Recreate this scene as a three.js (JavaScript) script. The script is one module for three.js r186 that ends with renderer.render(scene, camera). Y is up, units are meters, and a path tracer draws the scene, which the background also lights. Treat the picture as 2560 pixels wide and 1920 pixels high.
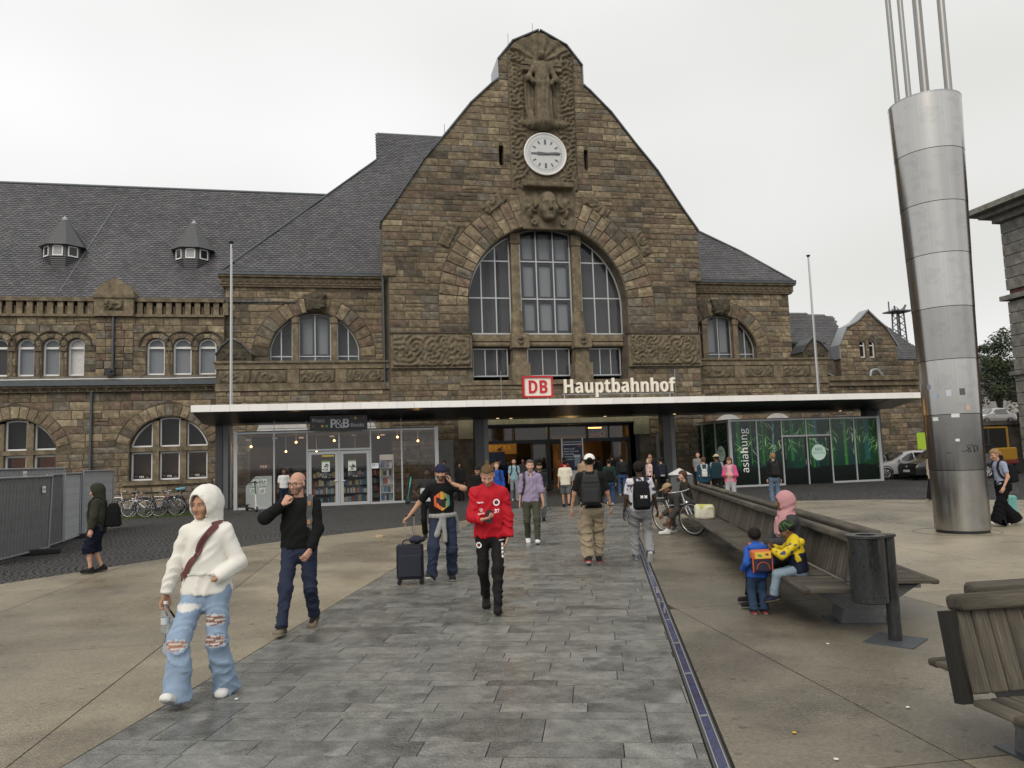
import * as THREE from 'three';
import { mergeGeometries, mergeVertices, toCreasedNormals } from 'three/addons/utils/BufferGeometryUtils.js';
import { RoundedBoxGeometry } from 'three/addons/geometries/RoundedBoxGeometry.js';
import { TextGeometry } from 'three/addons/geometries/TextGeometry.js';
import { FontLoader } from 'three/addons/loaders/FontLoader.js';

// ---------- camera, sky, sun, exposure ----------
const scene = new THREE.Scene();
const camera = new THREE.PerspectiveCamera(54.1, 4 / 3, 0.1, 900);
camera.position.set(0, 1.78, 0);
camera.rotation.order = 'YXZ';
camera.rotation.set(THREE.MathUtils.degToRad(5.57), THREE.MathUtils.degToRad(-12.23), THREE.MathUtils.degToRad(-1.966));
const renderer = new THREE.WebGLRenderer({ antialias: true });
renderer.toneMapping = THREE.LinearToneMapping;
renderer.toneMappingExposure = 1.12;
renderer.shadowMap.enabled = true;
const sunDir = new THREE.Vector3(-0.38, 0.66, 0.64).normalize();
{ // overcast sky: one closed cloud layer, brighter round the veiled sun
const W = 256, H = 128, d = new Float32Array(W * H * 4);
const h2 = (x, y) => { const s = Math.sin(x * 127.1 + y * 311.7) * 43758.5453; return s - Math.floor(s); };
const vn = (x, y, p) => { const ix = Math.floor(x), iy = Math.floor(y), fx = x - ix, fy = y - iy, a = fx * fx * (3 - 2 * fx), b = fy * fy * (3 - 2 * fy), w = (k) => ((k % p) + p) % p;
return (h2(w(ix), iy) * (1 - a) + h2(w(ix + 1), iy) * a) * (1 - b) + (h2(w(ix), iy + 1) * (1 - a) + h2(w(ix + 1), iy + 1) * a) * b; };
for (let r = 0; r < H; r++) for (let c = 0; c < W; c++) {
const up = ((r + 0.5) / H - 0.5) * Math.PI, ro = ((c + 0.5) / W - 0.5) * 2 * Math.PI;
const x = Math.cos(ro) * Math.cos(up), z = Math.sin(ro) * Math.cos(up), y = Math.sin(up);
const veil = Math.pow(Math.max(0, (x * sunDir.x + y * sunDir.y + z * sunDir.z) * 0.5 + 0.5), 3);
const cl = vn(c / 16, r / 8, 16) * 0.6 + vn(c / 8, r / 4, 32) * 0.3 + vn(c / 4, r / 2, 64) * 0.1;
const v = 0.76 + 0.22 * veil + 0.26 * (cl - 0.5), o = (r * W + c) * 4;
d[o] = v * 1.0; d[o + 1] = v * 0.998; d[o + 2] = v * (0.955 + 0.06 * cl); d[o + 3] = 1;
}
const t = new THREE.DataTexture(d, W, H, THREE.RGBAFormat, THREE.FloatType);
t.mapping = THREE.EquirectangularReflectionMapping; t.magFilter = THREE.LinearFilter; t.needsUpdate = true;
scene.background = t; scene.environment = t;
}
const sun = new THREE.DirectionalLight(0xfff4e6, 1.4);
sun.position.copy(sunDir).multiplyScalar(80).add(new THREE.Vector3(8, 0, -22)); sun.target.position.set(8, 0, -22);
sun.castShadow = true; sun.shadow.radius = 60; sun.shadow.mapSize.set(2048, 2048);
Object.assign(sun.shadow.camera, { left: -45, right: 45, top: 45, bottom: -45, near: 1, far: 170 });
scene.add(sun, sun.target);
// ---------- helpers ----------
const V3 = (x, y, z) => new THREE.Vector3(x, y, z);
const lerp = THREE.MathUtils.lerp, clamp = THREE.MathUtils.clamp, DEG = Math.PI / 180;
const sst = (x, a, b) => THREE.MathUtils.smoothstep(x, a, b);
function rng(s) { return () => { s = (s + 0x6d2b79f5) | 0; let t = Math.imul(s ^ (s >>> 15), 1 | s); t = (t + Math.imul(t ^ (t >>> 7), 61 | t)) ^ t; return ((t ^ (t >>> 14)) >>> 0) / 4294967296; }; }
const hash3 = (x, y, z) => { let h = Math.imul(x, 374761393) ^ Math.imul(y, 668265263) ^ Math.imul(z, 1274126177); h = Math.imul(h ^ (h >>> 13), 1274126177); return ((h ^ (h >>> 16)) >>> 0) / 4294967296; };
function noise3(x, y, z) {
const ix = Math.floor(x), iy = Math.floor(y), iz = Math.floor(z), fx = x - ix, fy = y - iy, fz = z - iz;
const u = fx * fx * (3 - 2 * fx), v = fy * fy * (3 - 2 * fy), w = fz * fz * (3 - 2 * fz);
const h = (a, b, c) => hash3(ix + a, iy + b, iz + c);
return lerp(lerp(lerp(h(0, 0, 0), h(1, 0, 0), u), lerp(h(0, 1, 0), h(1, 1, 0), u), v), lerp(lerp(h(0, 0, 1), h(1, 0, 1), u), lerp(h(0, 1, 1), h(1, 1, 1), u), v), w);
}
const fbm = (x, y, z, n = 3) => { let s = 0, a = 0.5, t = 0; for (let i = 0; i < n; i++) { s += a * noise3(x, y, z); t += a; a *= 0.5; x *= 2.03; y *= 2.03; z *= 2.03; } return s / t; };
const used = new Map();
function numbered(name) { const n = used.get(name) || 0; used.set(name, n + 1); return n ? name + '_' + String(n).padStart(3, '0') : name; }
function tag(o, label, category, group, kind) { o.userData.label = label; if (category) o.userData.category = category; if (group) o.userData.group = group; if (kind) o.userData.kind = kind; return o; }
function thing(name, label, category, p = [0, 0, 0], turn = 0, group) {
const o = new THREE.Group(); o.name = numbered(name); o.position.set(...p); o.rotation.y = turn; scene.add(o); return tag(o, label, category, group);
}
function mesh(name, geo, m, parent) {
if (Array.isArray(geo)) geo = merge(geo);
const o = new THREE.Mesh(geo, m); o.name = parent ? name : numbered(name); o.castShadow = o.receiveShadow = true; (parent || scene).add(o); return o;
}
function solo(name, geo, m, label, category, group) { return tag(mesh(name, geo, m), label, category, group); }
function struct(name, geo, m) { const o = mesh(name, geo, m); o.userData.kind = 'structure'; return o; }
function merge(list) {
list = list.flat(9).map((g) => (g.index ? g.toNonIndexed() : g));
const keys = ['position', 'normal', 'uv', 'color'].filter((k) => k === 'position' || list.some((g) => g.attributes[k]));
for (const g of list) { for (const k of Object.keys(g.attributes)) if (!keys.includes(k)) g.deleteAttribute(k);
for (const k of keys) if (!g.attributes[k]) { if (k === 'normal') g.computeVertexNormals(); else g.setAttribute(k, new THREE.BufferAttribute(new Float32Array(g.attributes.position.count * (k === 'uv' ? 2 : 3)).fill(k === 'color' ? 1 : 0), k === 'uv' ? 2 : 3)); } }
return list.length === 1 ? list[0] : mergeGeometries(list);
}
function uvm(g, s = 1) { // uv in metres by the dominant normal
if (g.index) g = g.toNonIndexed(); if (!g.attributes.normal) g.computeVertexNormals();
const p = g.attributes.position, n = g.attributes.normal, u = new Float32Array(p.count * 2);
for (let i = 0; i < p.count; i++) { const ax = Math.abs(n.getX(i)), ay = Math.abs(n.getY(i)), az = Math.abs(n.getZ(i)), x = p.getX(i), y = p.getY(i), z = p.getZ(i);
const [a, b] = ay > ax && ay > az ? [x, z] : ax > az ? [z, y] : [x, y]; u[i * 2] = a * s; u[i * 2 + 1] = b * s; }
g.setAttribute('uv', new THREE.BufferAttribute(u, 2)); return g;
}
const M4 = (p = [0, 0, 0], r = [0, 0, 0], s = [1, 1, 1]) => new THREE.Matrix4().compose(V3(...p), new THREE.Quaternion().setFromEuler(new THREE.Euler(...r)), V3(...s));
const at = (g, p, r, s) => g.applyMatrix4(M4(p, r, s));
const box = (w, h, d, x = 0, y = 0, z = 0, r) => uvm(at(new THREE.BoxGeometry(w, h, d), [x, y, z], r));
const bx = (x0, x1, y0, y1, z0, z1) => box(x1 - x0, y1 - y0, z1 - z0, (x0 + x1) / 2, (y0 + y1) / 2, (z0 + z1) / 2);
const rbox = (w, h, d, rad, x = 0, y = 0, z = 0, r) => uvm(at(new RoundedBoxGeometry(w, h, d, 2, rad), [x, y, z], r));
function rod(a, b, r0, r1 = r0, seg = 8) {
a = a.isVector3 ? a : V3(...a); b = b.isVector3 ? b : V3(...b); const d = b.clone().sub(a), g = new THREE.CylinderGeometry(r1, r0, d.length(), seg, 1);
return g.applyMatrix4(new THREE.Matrix4().compose(a.clone().add(b).multiplyScalar(0.5), new THREE.Quaternion().setFromUnitVectors(V3(0, 1, 0), d.normalize()), V3(1, 1, 1)));
}
const tube = (pts, r, seg = 24, rs = 6, closed = false) => new THREE.TubeGeometry(new THREE.CatmullRomCurve3(pts.map((p) => (p.isVector3 ? p : V3(...p))), closed), seg, r, rs, closed);
const torus = (R, r, x = 0, y = 0, z = 0, rot = [0, 0, 0], a = 8, b = 28, arc = Math.PI * 2) => at(new THREE.TorusGeometry(R, r, a, b, arc), [x, y, z], rot);
function shapeOf(pts, holes = []) { const s = new THREE.Shape(pts.map((p) => new THREE.Vector2(...p))); for (const h of holes) s.holes.push(new THREE.Path(h.map((p) => new THREE.Vector2(...p)))); return s; }
function extr(pts, depth, z = 0, holes = [], bevel = 0) {
const g = new THREE.ExtrudeGeometry(shapeOf(pts, holes), { depth: depth - 2 * bevel, bevelEnabled: bevel > 0, bevelThickness: bevel, bevelSize: bevel, bevelOffset: -bevel, bevelSegments: 1, curveSegments: 12 });
g.translate(0, 0, z + bevel); return g;
}
function flat(pts, y, s = 1) { const g = new THREE.ShapeGeometry(shapeOf(pts.map(([x, z]) => [x, -z]))); g.rotateX(-Math.PI / 2); g.translate(0, y, 0); return uvm(g, s); }
function slab(pts, y0, y1) { const g = extr(pts.map(([x, z]) => [x, -z]), y1 - y0); g.rotateX(-Math.PI / 2); g.translate(0, y0, 0); return uvm(g); }
const arcPts = (cx, cy, r, a0, a1, n) => Array.from({ length: n + 1 }, (_, i) => { const a = lerp(a0, a1, i / n); return [cx + r * Math.cos(a), cy + r * Math.sin(a)]; });
function clipPoly(poly, nx, ny, d) { const out = []; for (let i = 0; i < poly.length; i++) { const a = poly[i], b = poly[(i + 1) % poly.length], da = a[0] * nx + a[1] * ny - d, db = b[0] * nx + b[1] * ny - d;
if (da <= 0) out.push(a); if (da * db < 0) { const t = da / (da - db); out.push([lerp(a[0], b[0], t), lerp(a[1], b[1], t)]); } } return out; }
function clipConvex(poly, region) { for (let i = 0; i < region.length && poly.length > 2; i++) { const a = region[i], b = region[(i + 1) % region.length], nx = b[1] - a[1], ny = a[0] - b[0]; poly = clipPoly(poly, nx, ny, a[0] * nx + a[1] * ny); } return poly; } // region counter-clockwise
const areaOf = (p) => { let s = 0; p.forEach((a, i) => { const b = p[(i + 1) % p.length]; s += a[0] * b[1] - b[0] * a[1]; }); return s / 2; };
function inset(poly, e) { const n = poly.length; let r = poly; const src = areaOf(poly) > 0 ? poly : [...poly].reverse(); r = src; for (let i = 0; i < n; i++) { const a = src[i], b = src[(i + 1) % n], l = Math.hypot(b[0] - a[0], b[1] - a[1]); if (l < 1e-6) continue; const nx = (b[1] - a[1]) / l, ny = (a[0] - b[0]) / l; r = clipPoly(r, nx, ny, a[0] * nx + a[1] * ny - e); if (r.length < 3) return []; } return r; }
const inPoly = (p, x, y) => { let c = false; for (let i = 0, j = p.length - 1; i < p.length; j = i++) if (p[i][1] > y !== p[j][1] > y && x < ((p[j][0] - p[i][0]) * (y - p[i][1])) / (p[j][1] - p[i][1]) + p[i][0]) c = !c; return c; };

// ---------- textures (tiling, computed) ----------
function tnoise(N, p, seed) { // periodic value noise, p cells over N pixels
const g = new Float32Array(p * p); for (let i = 0; i < p * p; i++) g[i] = hash3(i, seed, 7); const out = new Float32Array(N * N);
for (let y = 0; y < N; y++) { const v = (y / N) * p, iy = Math.floor(v), fy = v - iy, sy = fy * fy * (3 - 2 * fy), y0 = iy % p, y1 = (iy + 1) % p;
for (let x = 0; x < N; x++) { const u = (x / N) * p, ix = Math.floor(u), fx = u - ix, sx = fx * fx * (3 - 2 * fx), x0 = ix % p, x1 = (ix + 1) % p;
out[y * N + x] = lerp(lerp(g[y0 * p + x0], g[y0 * p + x1], sx), lerp(g[y1 * p + x0], g[y1 * p + x1], sx), sy); } }
return out;
}
function tfbm(N, p, oct, seed) { const o = new Float32Array(N * N); let a = 1, t = 0; for (let k = 0; k < oct; k++) { const n = tnoise(N, p << k, seed + k * 13); for (let i = 0; i < o.length; i++) o[i] += a * n[i]; t += a; a *= 0.55; } for (let i = 0; i < o.length; i++) o[i] /= t; return o; }
function texOf(N, f, srgb = true, M = N) {
const d = new Uint8Array(N * M * 4); for (let i = 0; i < N * M; i++) { const c = f(i % N, Math.floor(i / N), i); for (let k = 0; k < 3; k++) d[i * 4 + k] = clamp(Array.isArray(c) ? c[k] : c, 0, 1) * 255; d[i * 4 + 3] = 255; }
const t = new THREE.DataTexture(d, N, M); t.wrapS = t.wrapT = THREE.RepeatWrapping; t.magFilter = THREE.LinearFilter; t.minFilter = THREE.LinearMipmapLinearFilter; if (srgb) t.colorSpace = THREE.SRGBColorSpace; t.needsUpdate = true; return t;
}
const rep = (t, x, y = x) => { const c = t.clone(); c.repeat.set(x, y); c.needsUpdate = true; return c; };
const nA = tfbm(512, 4, 6, 11), nB = tfbm(512, 8, 6, 41), nC = tfbm(512, 64, 3, 91);
const T = {};
T.stone = texOf(512, (x, y, i) => { const v = 0.62 + 0.30 * (nA[i] - 0.5) * 2 + 0.34 * (nC[i] - 0.5) + 0.25 * (nB[i] - 0.5), d = nB[(i * 7 + 90000) % nB.length] > 0.63 ? 0.82 : 1, q = (v + 0.24) * d; return [q, q * 0.992, q * 0.965]; });
T.stoneB = texOf(512, (x, y, i) => 0.5 + (nB[i] - 0.5) * 1.2 + (nC[i] - 0.5) * 0.9, false);
T.grain = texOf(512, (x, y, i) => 0.86 + 0.26 * (nC[i] - 0.5) + 0.16 * (nA[i] - 0.5));
T.grainB = texOf(512, (x, y, i) => 0.5 + (nC[i] - 0.5) * 1.4, false);
T.rough = texOf(512, (x, y, i) => clamp(0.55 + (nA[i] - 0.5) * 1.3, 0.15, 1), false);
{ const r = rng(5), N = 512, str = new Float32Array(N); for (let i = 0; i < N; i++) str[i] = r(); const w1 = tfbm(512, 8, 4, 77);
T.wood = texOf(512, (x, y, i) => { const k = ((x + Math.floor((w1[i] - 0.5) * 40)) % N + N) % N, s = str[k] * 0.5 + str[(k + 1) % N] * 0.3 + str[(k + 2) % N] * 0.2, v = 0.60 + 0.34 * (s - 0.5) + 0.45 * (nA[(i * 1) % nA.length] - 0.5); return [v, v * 0.985, v * 0.95]; });
T.woodB = texOf(512, (x, y, i) => { const k = ((x + Math.floor((w1[i] - 0.5) * 40)) % N + N) % N; return str[k]; }, false);
T.brush = texOf(256, (x, y) => 0.5 + 0.5 * (str[y % N] - 0.5), false); }
T.cloth = texOf(256, (x, y) => 0.5 + 0.28 * Math.sin(x * Math.PI / 2) * Math.sin(y * Math.PI / 2) + 0.3 * (nC[(y * 512 + x) % nC.length] - 0.5), false);

// ---------- materials ----------
const lin = (r, g, b) => new THREE.Color().setRGB(r, g, b);
function mat(c, rough = 0.7, o = {}) { return new THREE.MeshStandardMaterial({ color: c.isColor ? c : new THREE.Color(c), roughness: rough, ...o }); }
const glassMat = (o = {}) => new THREE.MeshPhysicalMaterial({ color: 0xffffff, roughness: 0.03, transmission: 1, thickness: 0, ior: 1.38, ...o });
const M = {
stone: mat(lin(1, 1, 1), 0.9, { vertexColors: true, map: rep(T.stone, 0.9), bumpMap: rep(T.stoneB, 1.4), bumpScale: 0.018 }),
ashlar: mat(lin(0.25, 0.205, 0.14), 0.9, { map: rep(T.stone, 0.7), bumpMap: rep(T.stoneB, 1.1), bumpScale: 0.012 }),
carved: mat(lin(0.21, 0.175, 0.12), 0.92, { map: rep(T.stone, 0.8), bumpMap: rep(T.stoneB, 1.5), bumpScale: 0.012 }),
carvedDark: mat(lin(0.10, 0.085, 0.06), 0.92, { map: rep(T.stone, 0.8), bumpMap: rep(T.stoneB, 1.5), bumpScale: 0.012 }),
mortar: mat(lin(0.15, 0.128, 0.095), 0.95, { map: rep(T.stone, 0.6) }),
slate: mat(lin(0.075, 0.076, 0.085), 0.55, { vertexColors: false }),
slateBase: mat(lin(0.05, 0.05, 0.056), 0.7),
zinc: mat(lin(0.11, 0.125, 0.14), 0.45, { metalness: 0.3, map: rep(T.grain, 1.3) }),
zincLight: mat(lin(0.32, 0.34, 0.36), 0.4, { metalness: 0.4 }),
pvc: mat(lin(0.72, 0.72, 0.71), 0.4), steelFrame: mat(lin(0.46, 0.48, 0.49), 0.4, { metalness: 0.35 }),
darkFrame: mat(lin(0.012, 0.015, 0.022), 0.5), glass: glassMat(), winGlass: new THREE.MeshPhysicalMaterial({ color: 0xffffff, roughness: 0.04, transmission: 1, thickness: 0, ior: 1.42 }),
dark: mat(lin(0.02, 0.02, 0.021), 0.9), blindGrey: mat(lin(0.17, 0.185, 0.205), 0.8), curtain: mat(lin(0.05, 0.055, 0.06), 0.85), white: mat(lin(0.78, 0.77, 0.74), 0.55, { map: rep(T.grain, 0.8) }),
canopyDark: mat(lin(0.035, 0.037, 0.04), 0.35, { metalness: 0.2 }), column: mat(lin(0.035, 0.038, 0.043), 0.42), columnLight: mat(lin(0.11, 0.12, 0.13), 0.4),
alu: mat(lin(0.5, 0.52, 0.53), 0.35, { metalness: 0.6 }), black: mat(lin(0.012, 0.012, 0.013), 0.5), rubber: mat(lin(0.015, 0.015, 0.015), 0.8), red: mat(lin(0.55, 0.02, 0.03), 0.4),
chrome: mat(lin(0.6, 0.6, 0.6), 0.25, { metalness: 0.9 }),
};
const stuffPart = (o) => { o.userData.kind = 'stuff'; return o; };
// ---------- distance fields ----------
const smin = (a, b, k) => { if (k <= 0) return Math.min(a, b); const h = Math.max(k - Math.abs(a - b), 0) / k; return Math.min(a, b) - h * h * k * 0.25; };
const smax = (a, b, k) => -smin(-a, -b, k);
const Cap = (a, b, ra, rb = ra) => { const ax = a.x, ay = a.y, az = a.z, dx = b.x - ax, dy = b.y - ay, dz = b.z - az, L = dx * dx + dy * dy + dz * dz || 1e-9; return (x, y, z) => { const px = x - ax, py = y - ay, pz = z - az; let t = (px * dx + py * dy + pz * dz) / L; t = t < 0 ? 0 : t > 1 ? 1 : t; const qx = px - dx * t, qy = py - dy * t, qz = pz - dz * t; return Math.sqrt(qx * qx + qy * qy + qz * qz) - (ra + (rb - ra) * t); }; };
// flattened capsule: half-widths (wx, wz) across, side = unit vector of wx
const Slab = (a, b, sideV, w0, w1) => { const d = b.clone().sub(a), L = d.length() || 1e-6; d.divideScalar(L); const s = sideV.clone().addScaledVector(d, -sideV.dot(d)).normalize(), f = s.clone().cross(d);
return (x, y, z) => { const px = x - a.x, py = y - a.y, pz = z - a.z, h = px * d.x + py * d.y + pz * d.z, t = clamp(h / L, 0, 1), wx = w0[0] + (w1[0] - w0[0]) * t, wz = w0[1] + (w1[1] - w0[1]) * t, e = h - t * L, u = (px * s.x + py * s.y + pz * s.z) / wx, v = (px * f.x + py * f.y + pz * f.z) / wz, m = Math.min(wx, wz), k = e / m; const q = Math.sqrt(u * u + v * v + k * k); return (q - 1) * (m + (Math.max(wx, wz) - m) * 0.3); }; };
const Ell = (cx, cy, cz, rx, ry, rz) => { const m = Math.min(rx, ry, rz), M_ = Math.max(rx, ry, rz), s = m * 0.6 + M_ * 0.4; return (x, y, z) => { const a = (x - cx) / rx, b = (y - cy) / ry, c = (z - cz) / rz; return (Math.sqrt(a * a + b * b + c * c) - 1) * s; }; };
function surfNet(f, mn, mx, cell) {
const nx = Math.max(3, Math.ceil((mx.x - mn.x) / cell) + 1), ny = Math.max(3, Math.ceil((mx.y - mn.y) / cell) + 1), nz = Math.max(3, Math.ceil((mx.z - mn.z) / cell) + 1), val = new Float32Array(nx * ny * nz).fill(1), B = 4, id = (i, j, k) => i + nx * (j + ny * k);
for (let k = 0; k < nz; k += B) for (let j = 0; j < ny; j += B) for (let i = 0; i < nx; i += B) { // skip empty blocks
const c = f(mn.x + (i + 1.5) * cell, mn.y + (j + 1.5) * cell, mn.z + (k + 1.5) * cell), far = cell * B * 1.25 + 0.012, put = Math.abs(c) > far;
for (let c2 = k; c2 < Math.min(nz, k + B); c2++) for (let b = j; b < Math.min(ny, j + B); b++) for (let a = i; a < Math.min(nx, i + B); a++) val[id(a, b, c2)] = put ? c : f(mn.x + a * cell, mn.y + b * cell, mn.z + c2 * cell); }
const vid = new Int32Array(nx * ny * nz).fill(-1), pos = [], idx = [];
for (let k = 0; k < nz - 1; k++) for (let j = 0; j < ny - 1; j++) for (let i = 0; i < nx - 1; i++) {
const o = id(i, j, k); let m = 0; const v = [];
for (let c = 0; c < 8; c++) { const w = val[o + (c & 1) + nx * ((c >> 1) & 1) + nx * ny * (c >> 2)]; v.push(w); if (w < 0) m |= 1 << c; } if (m === 0 || m === 255) continue;
let x = 0, y = 0, z = 0, n = 0; for (let a = 0; a < 8; a++) for (let q = 0; q < 3; q++) { const b = a ^ (1 << q); if (b < a || v[a] < 0 === v[b] < 0) continue; const t = v[a] / (v[a] - v[b]), g = (s, sh) => ((s >> sh) & 1); x += g(a, 0) + (g(b, 0) - g(a, 0)) * t; y += g(a, 1) + (g(b, 1) - g(a, 1)) * t; z += g(a, 2) + (g(b, 2) - g(a, 2)) * t; n++; }
vid[o] = pos.length / 3; pos.push(mn.x + (i + x / n) * cell, mn.y + (j + y / n) * cell, mn.z + (k + z / n) * cell); }
const quad = (a, b, c, d, fl) => { if (a < 0 || b < 0 || c < 0 || d < 0) return; if (fl) idx.push(a, b, c, a, c, d); else idx.push(a, c, b, a, d, c); };
for (let k = 1; k < nz - 1; k++) for (let j = 1; j < ny - 1; j++) for (let i = 1; i < nx - 1; i++) { const o = id(i, j, k), s = val[o] < 0;
if (s !== val[o + 1] < 0) quad(vid[id(i, j - 1, k - 1)], vid[id(i, j, k - 1)], vid[o], vid[id(i, j - 1, k)], s);
if (s !== val[o + nx] < 0) quad(vid[id(i - 1, j, k - 1)], vid[id(i - 1, j, k)], vid[o], vid[id(i, j, k - 1)], s);
if (s !== val[o + nx * ny] < 0) quad(vid[id(i - 1, j - 1, k)], vid[id(i, j - 1, k)], vid[o], vid[id(i - 1, j, k)], s); }
const g = new THREE.BufferGeometry(); g.setAttribute('position', new THREE.Float32BufferAttribute(pos, 3)); g.setIndex(idx); g.computeVertexNormals(); return g;
}
function paint(g, fn) { const p = g.attributes.position, n = g.attributes.normal, c = new Float32Array(p.count * 3); for (let i = 0; i < p.count; i++) { const q = fn(p.getX(i), p.getY(i), p.getZ(i), n.getX(i), n.getY(i), n.getZ(i)); c[i * 3] = q[0]; c[i * 3 + 1] = q[1]; c[i * 3 + 2] = q[2]; } g.setAttribute('color', new THREE.BufferAttribute(c, 3)); return g; }
// head: origin between the eyes' level at mid-skull, y up, z forward, adult size (chin -0.115 .. crown +0.118)
function headField(o = {}) {
const cr = Ell(0, 0.028, -0.014, 0.077, 0.09, 0.097), jaw = Ell(0, -0.046, 0.020, 0.057 * (o.jaw || 1), 0.070, 0.066), chin = Cap(V3(-0.012, -0.098, 0.062), V3(0.012, -0.098, 0.062), 0.018), no = Cap(V3(0, 0.004, 0.084), V3(0, -0.038, 0.106), 0.0085, 0.0125), nw = Cap(V3(-0.011, -0.042, 0.092), V3(0.011, -0.042, 0.092), 0.0095), br = Cap(V3(-0.036, 0.019, 0.074), V3(0.036, 0.019, 0.074), 0.013);
const lip = Ell(0, -0.0685, 0.081, 0.023, 0.0085, 0.011);
return (x, y, z) => { const X = Math.abs(x); let d = smin(cr(x, y, z), jaw(x, y, z), 0.035); d = smin(d, chin(x, y, z), 0.03); d = smin(d, Ell0(X - 0.043, y + 0.032, z - 0.055, 0.024), 0.03); d = smin(d, br(x, y, z), 0.018);
d = smax(d, -Ell0(X - 0.032, y + 0.001, z - 0.093, 0.0165), 0.012); d = smin(d, no(x, y, z), 0.010); d = smin(d, nw(x, y, z), 0.006); d = smin(d, Ell0(X - 0.031, y + 0.002, z - 0.0715, 0.0128), 0.002); d = smin(d, lip(x, y, z), 0.006);
d = smax(d, -(Math.max(Math.abs(y + 0.0685) - 0.0012, Math.abs(z - 0.095) - 0.012, X - 0.022)), 0.003); const ex = (X - 0.077) / 0.010, ey = (y + 0.008) / 0.031, ez = (z + 0.012) / 0.019; d = smin(d, (Math.sqrt(ex * ex + ey * ey + ez * ez) - 1) * 0.011, 0.008); return d; };
}
const Ell0 = (x, y, z, r) => Math.sqrt(x * x + y * y + z * z) - r;
// ---------- lettering ----------
const fontB = await new FontLoader().loadAsync('fonts/droid/droid_sans_bold.typeface.json');
function canvasTex(w, h, draw, srgb = true) { const c = document.createElement('canvas'); c.width = w; c.height = h; const g = c.getContext('2d'); draw(g, w, h); const t = new THREE.CanvasTexture(c); if (srgb) t.colorSpace = THREE.SRGBColorSpace; t.magFilter = THREE.LinearFilter; return t; }
const printMat = (t, rough = 0.4, o = {}) => new THREE.MeshStandardMaterial({ map: t, roughness: rough, ...o });
function card(name, parent, w, h, t, p, rough = 0.5, ry = 0, rx = 0) { const o = mesh(name, new THREE.PlaneGeometry(w, h), t.isTexture ? printMat(t, rough) : t, parent); o.position.set(...p); o.rotation.set(rx, ry, 0); return o; }
function letters(parent, name, text, size, depth, m, x0, x1, y, z) {
const k = size / fontB.data.resolution; let adv = 0; for (const ch of text) adv += fontB.data.glyphs[ch].ha * k; const sx = (x1 - x0) / adv; let x = 0;
for (const ch of text) { const g = new TextGeometry(ch, { font: fontB, size, depth, curveSegments: 5, bevelEnabled: false }); g.scale(sx, 1, 1); const o = mesh(name, g, m, parent); o.position.set(x0 + x * sx, y, z); x += fontB.data.glyphs[ch].ha * k; }
}
const pbLogo = (g, w, h, fg = '#c9cdd2') => { g.fillStyle = '#0d0f11'; g.fillRect(0, 0, w, h); const u = h / 100; g.textBaseline = 'alphabetic'; g.fillStyle = fg; g.font = `${34 * u}px sans-serif`; g.fillText('Press', w * 0.035, 44 * u); g.fillText('Books', w * 0.70, 78 * u); g.font = `bold ${82 * u}px sans-serif`; g.fillText('P', w * 0.335, 82 * u); g.fillText('B', w * 0.55, 82 * u); g.font = `${78 * u}px serif`; g.fillText('&', w * 0.43, 84 * u);
[['#c9a53c', 0.19, 62], ['#6f9e3c', 0.265, 62], ['#5b4a35', 0.04, 62], ['#c9a53c', 0.77, 12], ['#3a3d44', 0.70, 12], ['#3a3d44', 0.92, 12]].forEach(([c, x, y]) => { g.fillStyle = c; g.fillRect(w * x, y * u, 16 * u, 16 * u); }); };
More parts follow.
